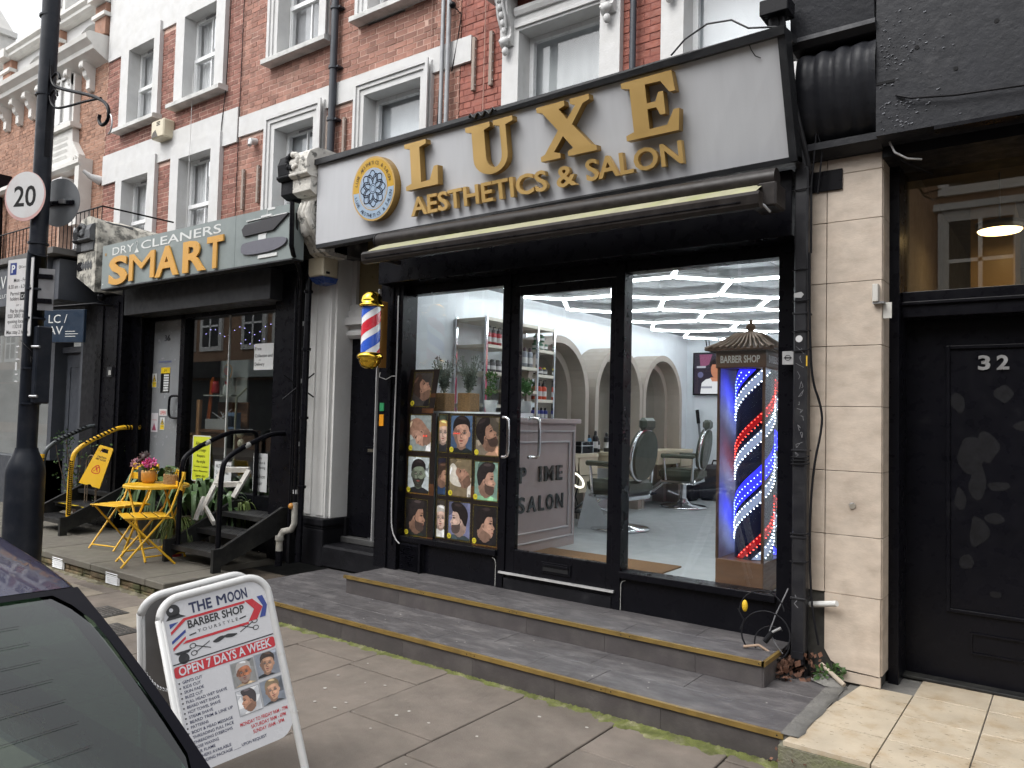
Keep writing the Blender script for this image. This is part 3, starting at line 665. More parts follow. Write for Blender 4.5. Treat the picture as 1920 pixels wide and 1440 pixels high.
# ------------------------------------------------------------- awning
aw=thing('awning',(-3,-.5,2.8),'rolled up dark awning with mossy cream fabric under the grey sign','awning')
AWB=M('awning_bronze',(.02,.017,.016),.38,0,var=.12,dirt=(.06,.05,.045),dscale=14,damt=.35,spec=.25)
m=MB(); m.tube([(-4.62,-.4,3.02),(-1.38,-.4,3.005)],.06,AWB,20); m.tube([(-4.63,-.4,3.02),(-4.615,-.4,3.02)],.064,BLKM,20); m.build('roller',aw)
FAB=M('awning_fabric',(.3,.29,.19),.9,var=.12,scale=8,dirt=(.3,.33,.12),dscale=7,damt=.85,stretch=(1,.6,1),dlo=.5)
m=MB(); vs=[];n=60
for i in range(n+1):
    x=-4.56+3.12*i/n; s_=.006*math.sin(i*.9)
    for j,(y,z) in enumerate(((-.44,2.972),(-.53,2.928+s_),(-.61,2.88+s_*.5))): vs.append((x,y,z))
m.add(vs,[(i*3+j,(i+1)*3+j,(i+1)*3+j+1,i*3+j+1) for i in range(n) for j in range(2)],FAB,True); m.build('fabric',aw)
m=MB(); m.sweep([(-.585,2.878),(-.64,2.878),(-.66,2.855),(-.652,2.805),(-.635,2.785),(-.6,2.785),(-.58,2.8)],'x',-4.55,-1.4,AWB); m.box(-4.5,-1.5,-.66,-.6,2.82,2.825,BLK); m.build('front_bar',aw)
m=MB(); m.cbox(-1.47,-1.36,-.48,-.3,2.83,2.97,AWB,.01); m.box(-1.5,-1.44,-.54,-.42,2.86,2.88,STL); m.tube([(-1.4,-.46,2.8),(-1.42,-.5,2.83),(-1.46,-.52,2.86)],.008,STL,6); m.build('gear_box',aw)
m=MB(); m.box(-4.5,-4.46,-.6,-.3,2.83,2.86,AWB); m.box(-1.5,-1.46,-.6,-.3,2.83,2.86,AWB); m.box(-4.63,-4.57,-.44,-.3,2.9,3.02,AWB); m.build('arm',aw)
# ------------------------------------------------------------- salon shopfront
sf=thing('shopfront',(-3.1,0,.29),'black framed salon shopfront with large lit windows and glass door under the awning','shopfront')
m=MB()
m.box(-4.93,-4.66,-.06,.12,.29,3.12,BLK)
m.box(-4.79,-4.765,-.075,-.06,.3,2.7,BLK); m.box(-4.715,-4.7,-.072,-.06,.5,2.7,BLK)
m.box(-3.63,-3.56,.0,.12,.29,2.72,BLK); m.box(-2.63,-2.56,.0,.12,.29,2.72,BLK); m.box(-1.49,-1.36,.0,.12,.29,3.12,BLK)
m.box(-4.66,-3.63,.015,.12,2.637,2.72,BLK); m.box(-2.56,-1.49,.015,.12,2.64,2.72,BLK); m.box(-3.56,-2.63,.015,.12,2.62,2.72,BLK)
m.build('frame',sf,bevel=.003)
m=MB(); m.box(-4.86,-1.365,-.17,.1,2.72,3.12,BLK); m.build('shutter_box',sf,bevel=.006)
for q in ((-4.66,-3.63,.53,.575),(-2.56,-1.49,.515,.56)):
    m=MB(); m.box(q[0],q[1],-.025,.12,q[2],q[3],BLK); m.build('sill_rail',sf,bevel=.004)
for q in ((-4.4,-3.63,.53),(-2.56,-1.49,.515)):
    m=MB(); m.box(q[0],q[1],.012,.12,.29,q[2],BLK); m.build('stall_riser',sf)
WEAR=M('worn_white_edge',(.35,.35,.33),.7,var=.4,scale=60)
for x,z0 in ((-2.55,.5),(-3.64,.51)):
    s_=1 if x>-3 else -1
    m=MB(); m.tube([(x,-.0,.295),(x,-.0,z0-.03),(x+.012*s_,-.0,z0-.008),(x+.035*s_,-.0,z0)],.0028,WEAR,5)
    m.build('worn_edge',sf)
m=MB(); m.box(-4.66,-4.4,-.01,.12,.29,.53,BLKM)
for i in range(13): m.add([(-4.64,-.035,.305+i*.0165),(-4.42,-.035,.305+i*.0165),(-4.42,-.012,.318+i*.0165),(-4.64,-.012,.318+i*.0165)],[(0,1,2,3)],BLK)
m.box(-4.42,-4.4,-.04,-.01,.29,.53,BLK); m.build('vent_grille',sf)
for x0,x1,z0,z1 in ((-4.66,-3.63,.575,2.637),(-2.56,-1.49,.56,2.64)):
    m=MB(); m.box(x0,x1,.05,.056,z0,z1,GLSD); m.build('pane',sf)
# door
DG=M('dark_gap',(.004,.004,.005),.9)
dr_=MB(); wallgrid(dr_,-3.557,-2.633,.37,2.615,.012,.06,[(-3.475,-2.675,.592,2.547)],BLK); dr=dr_.build('door',sf,bevel=.003)
m=MB(); m.box(-3.475,-2.675,.03,.036,.592,2.547,GLSD); m.build('pane',dr)
m=MB(); m.box(-3.22,-2.96,.002,.012,.46,.54,BLK); m.box(-3.2,-2.98,-.002,.002,.475,.525,DG); m.box(-3.2,-2.98,-.008,-.002,.51,.528,BLK); m.build('letter_slot',dr,bevel=.002)
m=MB(); m.box(-3.6,-2.6,-.02,-.0,.405,.42,M('bright_aluminium',(.72,.72,.72),.35,.6,var=.15)); m.build('threshold_strip',dr)
for hx in (-3.53,-3.37):
    yy=-.085 if hx<-3.5 else .1
    for_=MB(); y0=-.02 if yy<0 else .05
    for_.tube(smoothp([(hx-.02,y0,1.6),(hx-.02,yy,1.6),(hx+.035,yy,1.6),(hx+.045,yy,1.56),(hx+.045,yy,1.34),(hx+.035,yy,1.3),(hx-.02,yy,1.3),(hx-.02,y0,1.3)],False,1),.0125,CHR,10); for_.build('handle',dr)
m=MB(); m.box(-3.575,-2.62,.0,.1,.29,.372,BLKM); m.build('door_step',sf)
# white cable down the left post and barber pole flex
m=MB(); m.tube(smoothp([(-4.69,-.09,2.62),(-4.69,-.085,2.0),(-4.7,-.085,1.3),(-4.7,-.085,.75),(-4.685,-.085,.62),(-4.64,-.085,.55),(-4.6,-.08,.52)],False,2),.006,M('grey_flex',(.4,.4,.4),.5),6); m.build('flex',None,'thin grey flex down the left post of the salon window','cable')
m=MB(); m.box(-4.945,-4.938,-.08,.0,.5,2.7,M('pale_grey_strip',(.4,.4,.4),.5)); m.build('white_trim_strip',None,'narrow white strip down the edge between black door and salon post','trim strip')
m=MB(); m.box(-4.9,-4.85,-.068,-.06,1.63,1.7,ink(50,140,90)); m.build('green_sticker',None,'small green sticker on the left salon post','sticker')
m=MB(); m.box(-4.9,-4.85,-.068,-.06,1.5,1.6,ink(225,150,30)); m.build('orange_sticker',None,'small orange sticker below the green one on the left post','sticker')
# ------------------------------------------------------------- poster photographs
def pic(r,g,b,var=.22,sc=26,st=None):
    f=lambda c:((c/255)/12.92 if c/255<=.04045 else ((c/255+.055)/1.055)**2.4)*.82
    m=M('photo_%02x%02x%02x'%(r,g,b),(f(r),f(g),f(b)),rough=.35,var=var,scale=sc,stretch=st); m['rgb']=(r,g,b); return m
def shade(mt,k): 
    r,g,b=mt['rgb']; return pic(*(int(min(255,c*k)) for c in (r,g,b)))
SK=[pic(190,150,130),pic(166,128,108),pic(206,176,160),pic(140,104,84),pic(116,88,74)]
HR=[pic(34,28,28,.45,60),pic(62,46,38,.4,60),pic(150,122,88,.3,60),pic(44,38,38,.45,60)]
def portrait(mb,x0,y0,w,h,z,bgc,skin,hair,shirt,style='front',beard=False,zs=.0006,tilt=0,flip=False,hs=1.0):
    """flat printed photograph of an anonymous person built from printed shapes, clipped to its rectangle"""
    r=random.Random(int(abs(x0*977+y0*1313)*1000)); rgb=lambda m_:tuple(m_['rgb']) if 'rgb' in m_ else tuple(int(m_.name[6+2*i:8+2*i],16) for i in range(3))
    bg_=pic(*rgb(bgc),.3,9); sh_=pic(*rgb(shirt),.25,18)
    if 'rgb' not in skin: skin=pic(*rgb(skin))
    if 'rgb' not in hair: hair=pic(*rgb(hair),.35,60)
    br=pic(*(int(a*.6+b*.4) for a,b in zip(hair['rgb'],skin['rgb'])),.4,60); br=shade(br,.85); dk=shade(skin,.72); dk2=shade(skin,.55); lt=shade(skin,1.12)
    cx,cy=x0+w*.5,y0+h*.5; s=min(w,h*.8)*.38*hs
    c_,s_=math.cos(tilt),math.sin(tilt)
    def P(pts,mat,k):
        q=[]
        for a,b in pts:
            if flip: a=-a
            q.append((cx+(a*c_-b*s_)*s,cy+(a*s_+b*c_)*s))
        q=clip(q,x0,y0,x0+w,y0+h)
        if len(q)>2:
            A=sum(q[i-1][0]*q[i][1]-q[i][0]*q[i-1][1] for i in range(len(q)))
            if abs(A)<1e-9: return
            if A<0: q=q[::-1]
            mb.prism(q,z+zs*k,z+zs*k,mat)
    def el(a,b,rx,ry,n=14): return [(a+rx*math.cos(2*math.pi*i/n),b+ry*math.sin(2*math.pi*i/n)) for i in range(n)]
    mb.prism([(x0,y0),(x0+w,y0),(x0+w,y0+h),(x0,y0+h)],z,z,bg_)
    for k in range(5):
        g=r.uniform(.6,1.35); P(smoothp([(r.uniform(-2,2)+a,r.uniform(-1,2.4)+b) for a,b in ((0,0),(r.uniform(.4,1.2),.1),(r.uniform(.3,1),r.uniform(.5,1.6)),(-.1,.9))],True,1),shade(bg_,g),.1+.05*k)
    P(smoothp([(-.5,-.5),(.5,-.5),(.62,-2.2),(-.62,-2.2)],True,1),dk,1); 
    P(smoothp([(-2.2,-3.4),(-2.0,-1.9),(-1.3,-1.55),(-.55,-1.25),(0,-1.62),(.55,-1.25),(1.3,-1.55),(2.0,-1.9),(2.2,-3.4)],True,1),sh_,2)
    P([(-1.9,-3),(-1.5,-1.8),(-1.1,-1.6),(-.9,-3)],shade(sh_,.7),2.3); P([(.2,-1.65),(.55,-1.3),(.9,-1.45),(.5,-3)],shade(sh_,1.25),2.3)
    if style=='front':
        P(el(-.96,.0,.14,.27),dk,2.6); P(el(.96,.0,.14,.27),skin,2.6)
        face=smoothp([(-.92,.6),(-.97,.0),(-.84,-.6),(-.5,-1.08),(0,-1.25),(.5,-1.08),(.84,-.6),(.97,.0),(.92,.6),(.6,1.15),(-.6,1.15)],True,2)
        P(face,skin,3); P(smoothp([(-.92,.6),(-.97,.0),(-.84,-.6),(-.5,-1.08),(-.1,-1.22),(-.45,-.6),(-.55,.1),(-.6,.7)],True,1),dk,3.4)
        P(el(.4,-.25,.26,.2),lt,3.6); P(el(.15,.72,.4,.2),lt,3.6)
        if beard: P(smoothp([(-.95,-.05),(-.85,-.65),(-.5,-1.18),(0,-1.42),(.5,-1.18),(.85,-.65),(.95,-.05),(.75,-.38),(.35,-.42),(0,-.36),(-.35,-.42),(-.75,-.38)],True,1),br,4)
        P(smoothp([(-1.03,.15),(-1.08,.9),(-.8,1.5),(-.2,1.78),(.5,1.72),(1.0,1.3),(1.08,.8),(1.03,.15),(.9,.7),(.5,.98),(-.3,.92),(-.85,.62)],True,1),hair,5)
        P(smoothp([(-.5,1.5),(-.1,1.68),(.4,1.6),(.6,1.3),(.1,1.35)],True,1),shade(hair,1.7),5.3)
        for a in (-.38,.38):
            P(el(a,.14,.25,.15),dk2,5); P(el(a,.13,.15,.06,8),pic(200,190,182),5.4); P(el(a,.13,.065,.065,8),HR[0],6); P(smoothp([(a-.28,.33),(a,.44),(a+.28,.35),(a,.34)],True,1),hair if rgb(hair)[0]<120 else HR[1],6)
        P(smoothp([(-.08,.1),(.05,.1),(.1,-.3),(-.2,-.34)],True,1),dk,5); P(el(.02,-.2,.07,.12,8),lt,5.4); P(el(-.0,-.37,.17,.05,8),dk2,5.5); P(smoothp([(-.34,-.62),(0,-.54),(.34,-.62),(0,-.76)],True,1),pic(150,84,78),6); P(el(0,-.88,.2,.06,8),dk,5.6)
    else:
        P(smoothp([(-.75,1.0),(.6,1.1),(.85,.75),(.88,.35),(.83,.2),(1.18,-.2),(.95,-.32),(1.0,-.55),(.9,-.62),(.93,-.8),(.7,-1.12),(.2,-1.1),(-.1,-1.0),(-.75,-1.3),(-.9,-.2)],True,1),skin,3)
        P(smoothp([(-.75,-.2),(.1,-.5),(.75,-.85),(.7,-1.12),(.2,-1.1),(-.1,-1.0),(-.75,-1.3)],True,1),dk,3.3); P(el(.5,-.1,.28,.22),lt,3.5)
        if beard: P(smoothp([(-.15,-.05),(.05,-.35),(.55,-.42),(.95,-.45),(.9,-.62),(.98,-.88),(.75,-1.25),(.2,-1.2),(-.15,-.9)],True,1),br,4)
        P(smoothp([(-1.0,.0),(-1.1,.7),(-.85,1.3),(-.2,1.75),(.6,1.8),(1.05,1.55),(.95,1.1),(.75,.8),(.3,.85),(.05,.6),(-.1,.2),(-.35,.15),(-.6,-.35),(-.85,-.5)],True,1),hair,5)
        P(smoothp([(-.5,1.45),(.1,1.65),(.7,1.55),(.3,1.3)],True,1),shade(hair,1.8),5.3)
        P(smoothp([(-.95,-.5),(-.4,.1),(-.08,.3),(-.03,-.1),(-.3,-.5),(-.75,-.95)],True,1),shade(skin,.8),4.5)
        P(el(-.22,-.08,.13,.24,10),skin,6); P(el(-.2,-.08,.07,.15,8),dk2,7)
        P(smoothp([(.42,.32),(.8,.35),(.78,.16),(.5,.16)],True,1),dk2,5.8); P(el(.68,.25,.07,.04,8),HR[0],6.2); P([(.42,.46),(.84,.52),(.82,.42)],HR[1],6); P([(.7,-.6),(.97,-.56),(.95,-.65)],pic(140,78,72),7); P(el(.85,-.25,.12,.06,8),dk,5.8)
def dots(mb,x0,y0,x1,y1,z,mat,step=.011,r=.0017):
    def run(a,b,c,d):
        L=math.hypot(c-a,d-b); n=max(1,int(L/step))
        for i in range(n): mb.disc(a+(c-a)*i/n,b+(d-b)*i/n,r,z,mat,5)
    run(x0,y0,x1,y0);run(x1,y0,x1,y1);run(x1,y1,x0,y1);run(x0,y1,x0,y0)
PBK=ink(30,22,20); PYL=ink(226,210,60)
def poster(name,xr,zr,cells,lab,y=.046,skew=None,cw=.215,chh=.27):
    x0,x1=xr;z0,z1=zr
    fr=FY(0,y,0) if skew is None else skew
    mb=MB(fr); mb.box(x0,x1,z0,z1,-.003,0,PBK)
    WN=pic(84,52,30,.6,14); mb.box(x0+.25*(x1-x0),x1,z0+.36*(z1-z0),z0+.45*(z1-z0),0,.0003,WN); mb.box(x0+.6*(x1-x0),x1,z0,z0+.04,0,.0003,WN)
    for c in cells:
        cx0,cy0,w,h,num,kw=c
        portrait(mb,cx0,cy0,w,h,.0006,**kw,zs=.0003)
        dots(mb,cx0-.006,cy0-.006,cx0+w+.006,cy0+h+.006,.0036,PYL)
        if num: mb.disc(cx0+.012,cy0+.022,.022,.004,PYL,16); mb.text(num,.03,cx0+.012,cy0+.012,.0044,PBK,align='CENTER')
    mb.build(name,None,lab,'poster','haircut posters in the salon window')
kw=lambda **k:k
poster('haircut_poster',(-4.31,-3.66),(.565,1.625),[
 (-4.17,1.305,.225,.3,'10',kw(bgc=pic(70,92,120),skin=SK[0],hair=HR[0],shirt=pic(30,36,36),style='front')),
 (-3.905,1.295,.23,.3,'11',kw(bgc=pic(128,118,104),skin=SK[1],hair=HR[0],shirt=pic(190,150,124),style='side',beard=True,tilt=.5)),
 (-4.17,.95,.225,.3,'18',kw(bgc=pic(126,112,88),skin=SK[1],hair=pic(214,208,196),shirt=pic(226,222,214),style='side',tilt=1.2,hs=.9)),
 (-3.905,.94,.23,.3,'19',kw(bgc=pic(128,158,146),skin=SK[0],hair=HR[3],shirt=pic(140,190,150),style='side',beard=True)),
 (-4.17,.6,.225,.3,'26',kw(bgc=pic(120,124,158),skin=SK[2],hair=HR[0],shirt=pic(60,72,76),style='side',beard=True,flip=True)),
 (-3.905,.59,.23,.3,'27',kw(bgc=pic(34,32,34),skin=SK[0],hair=HR[0],shirt=pic(28,26,28),style='side')),
 (-4.3,1.305,.085,.3,'',kw(bgc=pic(60,70,60),skin=SK[2],hair=pic(206,160,98),shirt=pic(40,40,44),style='front',hs=2)),
 (-4.3,.95,.085,.3,'',kw(bgc=pic(44,42,60),skin=SK[1],hair=HR[1],shirt=pic(40,60,90),style='side',hs=2)),
 (-4.3,.6,.085,.3,'',kw(bgc=pic(60,54,50),skin=SK[2],hair=pic(190,186,180),shirt=pic(220,220,216),style='front',hs=2)),
],'wide dark haircut poster with numbers 10 to 27 across the lower salon window')
poster('haircut_poster',(-4.72,-4.33),(.545,1.62),[
 (-4.62,1.3,.24,.3,'16',kw(bgc=pic(150,160,158),skin=SK[0],hair=SK[1],shirt=pic(228,228,226),style='side',tilt=1.0,flip=True)),
 (-4.63,.945,.24,.3,'24',kw(bgc=pic(186,196,198),skin=pic(120,130,112),hair=HR[0],shirt=pic(34,34,36),style='front',beard=True,hs=.85)),
 (-4.64,.585,.24,.3,'33',kw(bgc=pic(40,38,38),skin=SK[1],hair=HR[3],shirt=pic(34,40,36),style='side',beard=True)),
],'narrow dark haircut poster with three photographs at the left edge of the window',y=.032)
sk=FR((-4.7,.03,1.62),(.995,.0,0.0),(.17,0,1))
sk=Matrix(((1,.16,0,-4.69),(0,0,-1,.03),(0,1,0,1.62),(0,0,0,1)))
poster('haircut_poster',(0,.33),(0,.37),[(.065,.06,.2,.28,'8',kw(bgc=pic(66,62,60),skin=SK[1],hair=HR[1],shirt=pic(24,22,24),style='side',tilt=.9))],'single slanting haircut poster panel numbered 8 standing up in the window',skew=sk)
m=MB()
for i in range(3): m.tube([(-4.46+i*.018,.026,1.42),(-4.46+i*.018,.026,1.435)],.0018,E('red_led',(1,.05,.03),1.2),5)
for i in range(5): m.tube([(-4.13+i*.014,.03,1.455),(-4.12+i*.014,.03,1.465)],.0016,E('red_led',(1,.05,.03),3),5)
m.build('red_led_marks',None,'small red LED marks showing on the haircut posters','LED')
# ------------------------------------------------------------- barber pole on the wall
bp=thing('barber_pole',(-4.74,-.35,1.9),'gold capped red white and blue barber pole on the wall beside the salon window','barber pole')
PGOLD=M('polished_gold',(.8,.52,.06),.1,1,var=.04)
m=MB(); m.tube([(-4.74,-.35,2.105),(-4.74,-.35,2.505)],.078,M('pole_white',(.85,.86,.88),.25,var=.02),32,caps=False); cyl=m.build('cylinder',bp)
RED=M('pole_red',(.62,.03,.05),.25,var=.03); BLU=M('pole_blue',(.04,.12,.6),.25,var=.03)
def helix(mb,c,r,z0,z1,pitch,ph,w,mat,n=32,dz=.5,zt=0):
    vs=[];N=140
    tot=(z1-z0+pitch)/pitch
    fs=[]
    for k in range(n*int(tot*2+2)):
        a0=2*math.pi*k/n; a1=2*math.pi*(k+1)/n
        za=z0-pitch+ph+pitch*a0/(2*math.pi); zb=z0-pitch+ph+pitch*a1/(2*math.pi)
        q=[(a0,za),(a1,zb),(a1,zb+w),(a0,za+w)]
        cl=clip([(u,v) for u,v in q],-1e9,z0,1e9,z1)
        if len(cl)<3: continue
        i0=len(vs); vs+=[(c[0]+r*math.cos(u),c[1]+r*math.sin(u),v) for u,v in cl]; fs.append(tuple(range(i0,len(vs))))
    mb.add(vs,fs,mat,True)
m=MB(); helix(m,(-4.74,-.35),.0792,2.105,2.505,.315,.233,.098,RED); m.build('red_stripe',cyl)
m=MB(); helix(m,(-4.74,-.35),.0792,2.105,2.505,.315,.075,.098,BLU); m.build('blue_stripe',cyl)
m=MB(); m.lathe([(.078,2.495),(.1,2.49),(.105,2.503),(.098,2.515),(.09,2.52),(.09,2.54),(.084,2.575),(.064,2.605),(.032,2.622),(0,2.626)],PGOLD,(-4.74,-.35,0),32); m.build('top_cap',bp)
m=MB(); m.lathe([(0,1.972),(.04,1.977),(.072,1.997),(.09,2.035),(.092,2.055),(.104,2.06),(.108,2.08),(.098,2.1),(.08,2.11)],PGOLD,(-4.74,-.35,0),32); m.build('bottom_cap',bp)
BRZ=M('copper_bracket',(.36,.17,.035),.4,.5,var=.1)
m=MB(); m.cbox(-4.85,-4.8,-.2,-.1,2.0,2.57,BRZ,.004); m.tube([(-4.74,-.28,2.52),(-4.82,-.18,2.52)],.016,PGOLD,10); m.tube([(-4.74,-.28,2.06),(-4.82,-.18,2.06)],.016,PGOLD,10)
for z in (2.1,2.55,2.0): m.ell((-4.8,-.205,z),.006,.004,.006,CHR,6,4)
m.build('bracket',bp)
m=MB(); m.tube([(-4.82,-.15,1.96),(-4.82,-.16,1.92),(-4.78,-.12,1.9),(-4.74,-.09,1.93),(-4.7,-.09,1.93)],.004,WHT,6); m.build('wire',bp)
# ------------------------------------------------------------- door 34a with pilaster, fanlight and step
da=thing('side_door',(-5.35,.35,.42),'plain black door between white pilaster and barber pole','door')
m=MB(); m.box(-5.82,-4.86,.35,.4,.43,2.33,BLK); m.build('door_leaf',da)
m=MB(); wallgrid(m,-5.5,-5.29,1.22,1.29,.34,.35,[(-5.47,-5.32,1.24,1.27)],BLK); m.box(-5.47,-5.32,.342,.349,1.24,1.27,M('old_brass_slot',(.1,.09,.07),.5,.5)); m.build('letter_slot',da)
m=MB(); m.ell((-5.2,.345,1.45),.012,.01,.012,CHR,8,6); m.build('lock',da)
m=MB(); m.box(-5.9,-4.85,.3,.55,2.6,2.66,WHT); m.box(-5.9,-4.85,.24,.55,2.46,2.53,WHT); m.box(-5.9,-4.85,.28,.55,2.53,2.6,WHT)
m.sweep([(.35,2.33),(.3,2.33),(.27,2.36),(.27,2.39),(.31,2.42),(.31,2.46),(.35,2.46)],'x',-5.9,-4.85,WHT); m.box(-5.9,-5.82,.3,.45,.42,3.3,WHT)
m.build('door_frame',da)
m=MB(); m.box(-5.7,-4.86,.36,.37,2.62,3.3,M('brown_fanlight',(.21,.17,.09),.35,var=.1)); wallgrid(m,-5.85,-4.85,2.58,3.4,.32,.36,[(-5.68,-4.9,2.62,3.3)],WHT); m.build('fanlight',da)
m=MB(); m.cbox(-5.8,-4.88,.06,.45,.15,.36,BLKM,.02); m.cbox(-5.84,-4.88,.28,.36,.36,.42,M('worn_timber_sill',(.05,.05,.05),.7,var=.3,bump=.5),.008); m.build('door_step',da)
pl=thing('pilaster',(-5.92,.1,.15),'white painted pilaster on a black plinth left of the plain black door','pilaster')
PW=M('white_pilaster_paint',(.72,.72,.7),.5,var=.05,bump=.25,bscale=25,dirt=(.45,.44,.41),dscale=3,damt=.5)
m=MB(); m.box(-6.09,-5.77,.1,.6,.6,3.1,PW); m.box(-6.07,-5.97,.085,.1,.62,3.1,PW); m.box(-5.9,-5.79,.09,.1,.62,3.1,PW); m.box(-5.77,-5.74,.14,.6,.6,3.1,PW); m.box(-5.86,-5.83,.22,.6,.6,3.1,PW); m.build('shaft',pl,bevel=.006)
m=MB(); m.box(-6.12,-5.74,.055,.6,.15,.5,BLKM); m.box(-6.14,-5.72,.035,.6,.53,.6,BLKM); m.box(-6.12,-5.74,.05,.6,.5,.53,BLKM); m.box(-5.74,-5.7,.3,.6,.15,.6,BLKM); m.build('plinth',pl,bevel=.012)
m=MB(); m.box(-6.1,-4.86,.45,.6,2.6,3.6,WHT); m.build('lintel',pl)
al=thing('alarm_box',(-5.78,-.08,2.85),'cream alarm box with blue base at the left end of the grey sign','alarm box')
CRM=M('cream_plastic',(.62,.56,.42),.45,var=.06,dirt=(.4,.35,.25),dscale=6,damt=.4)
m=MB(); m.cbox(-5.9,-5.68,-.1,.09,2.88,3.12,CRM,.015)
m.cbox(-5.685,-5.67,-.06,-.02,3.06,3.08,DG,.002); m.cbox(-5.685,-5.67,-.06,-.02,2.91,2.93,DG,.002)
m.build('case',al); m=MB(); m.add([(-5.9,-.1,2.88),(-5.68,-.1,2.88),(-5.68,.09,2.88),(-5.9,.09,2.88),(-5.84,-.04,2.82),(-5.7,-.04,2.83),(-5.7,.08,2.83),(-5.84,.08,2.82)],[(0,1,5,4),(1,2,6,5),(2,3,7,6),(3,0,4,7),(4,5,6,7)],M('blue_lens',(.03,.07,.25),.3)); m.build('blue_base',al)
# ------------------------------------------------------------- carved consoles
STUC=M('weathered_white_stucco',(.6,.58,.53),.85,var=.15,scale=12,bump=1.0,bscale=30,dirt=(.1,.1,.09),dscale=11,damt=.9,dlo=.55,dhi=.62)
LICH=M('lichen_stucco',(.5,.48,.42),.9,var=.3,scale=10,bump=1.0,bscale=24,dirt=(.1,.1,.09),dscale=9,damt=.9,dlo=.46,dhi=.6)
GSTC=M('grey_painted_stucco',(.1,.105,.11),.7,var=.2,bump=.6,bscale=30)
def console(x0,x1,zb,zt,lab,cat_mat_l,cat_mat_r,split,yo=0,hood=None):
    t=thing('console',(x0/2+x1/2,-.05,zb),lab,'console')
    H=zt-zb; Q=lambda P:[(y+yo,zb+z*H) for y,z in P]
    scroll=Q([(.1,0),(-.1,.0),(-.16,.03),(-.2,.1),(-.3,.2),(-.34,.33),(-.33,.44),(-.28,.5),(-.28,.54),(.1,.54)])
    m=MB()
    for a,b,mt in ((x0+.03,split,cat_mat_l),(split,x1-.03,cat_mat_r)):
        m.sweep(scroll,'x',a,b,mt)
        for k in range(4):
            cx=a+(b-a)*(k+.5)/4; m.tube([(cx,yo-.21,zb+.12*H),(cx+.02,yo-.31,zb+.24*H),(cx-.01,yo-.35,zb+.36*H),(cx,yo-.33,zb+.47*H)],[.02,.03,.035,.02],mt,7)
        m.ell(((a+b)/2,yo-.3,zb+.28*H),(b-a)*.3,.06,.13*H,mt,10,8)
    m.build('scroll',t)
    m=MB()
    for a,b,mt in ((x0,split,cat_mat_l),(split,x1,cat_mat_r)):
        m.sweep(Q([(.1,.54),(-.32,.54),(-.38,.57),(-.38,.7),(.1,.7)]),'x',a,b,mt); m.sweep(Q([(.1,.7),(-.4,.7),(-.43,.72),(-.43,.745),(.1,.745)]),'x',a-.01 if mt is cat_mat_l else a,b+(.01 if b==x1 else 0),mt)
        m.sweep(Q([(.1,.745),(-.42,.745),(-.43,.85),(-.4,.93),(-.32,.985),(-.2,1),(.1,1)]),'x',a,b,mt)
    cx=(x0+x1)/2
    m.lathe([(.03,0),(.06,.012),(.1,.0),(.12,.02),(.13,0)],cat_mat_r,(0,0,0),14) if False else None
    for k in range(14):
        an=k*.5; m.ell((cx+.07*math.cos(an)*(1+.1*(k%3)),yo-.425,zb+.86*H+.06*math.sin(an)),.03,.025,.03,cat_mat_r if math.cos(an)>-.2 else cat_mat_l,6,5)
    m.build('capital',t,bevel=.01)
    return t
console(-5.97,-5.55,3.06,4.02,'carved console painted half black half white at left end of the grey sign',BLKM,STUC,-5.8)
m=MB(); m.sweep([(.06,3.62),(.06,4.0),(-.2,4.02),(.4,4.0),(1.3,3.98),(YB-.02,3.95),(YB-.02,3.62)],'x',-5.93,-5.6,LEAD)
pw_=MB(); vs=[];
for i in range(11):
    y=-.2+i*.2
    for j in range(6):
        vs.append((-5.95+j*.075,y,4.0-.02*i+.03*math.sin(i*2.1+j*1.3)+(.02 if j in(2,3) else 0)))
pw_.add(vs,[(i*6+j,i*6+j+1,(i+1)*6+j+1,(i+1)*6+j) for i in range(10) for j in range(5)],LEAD,True); pw_.box(-5.94,-5.58,-.05,YB-.02,3.1,3.98,LEAD); pw_.build('party_wall',None,'lead capped party wall running back behind the half white console','party wall')
console(-10.03,-9.6,3.02,3.88,'grey and black console with rosette between SMART sign and navy shop',BLKM,GSTC,-9.9,yo=.0)
m=MB(); vs=[];rn=random.Random(5)
for i in range(12):
    y=-.36+i*.2
    for j,(x,z) in enumerate(((-10.03,3.2),(-10.03,3.75),(-9.98,3.9),(-9.75,3.95),(-9.6,3.88),(-9.55,3.7),(-9.55,3.0))):
        vs.append((x+rn.uniform(-.012,.012),y,z-.012*i*(j in(1,2,3,4,5))+rn.uniform(-.02,.02)))
m.add(vs,[(i*7+j,i*7+j+1,(i+1)*7+j+1,(i+1)*7+j) for i in range(11) for j in range(6)],LICH,True); m.add([vs[j] for j in range(7)],[tuple(range(7))[::-1]],LICH); m.build('party_wall',None,'lichen stained pale party wall behind the left end of SMART sign','party wall')
# ------------------------------------------------------------- dry cleaner shop (36)
SGN=M('grey_green_sign',(.23,.265,.26),.45,var=.06,scale=4,dirt=(.13,.16,.16),dscale=3,damt=.35)
s36=thing('shop_sign',(-7.6,-.4,2.98),'grey green sign reading DRY CLEANERS SMART with yellow letters and two clothes brush shapes','shop sign')
fr=FR((-9.3,-.4,3.0),(1,0,0),(0,0,1))
m=MB(fr); m.box(0,2.66,0,.51,-.12,0,SGN); m.box(2.664,3.56,0,.51,-.12,0,SGN); m.box(0,3.56,-.015,0,-.12,.004,TRIM); m.build('sign_panel',s36)
WP=ink(232,234,232); YP=ink(226,170,78); YD=ink(170,128,60)
m=MB(fr); tfit(m,'DRY',.24,.72,.375,.088,WP,.003); tfit(m,'CLEANERS',.88,2.42,.375,.09,WP,.003,bold=.008)
m.tube(arc(.79,.46,.025,-2.0,3.0,8),.004,WP,5) if False else None
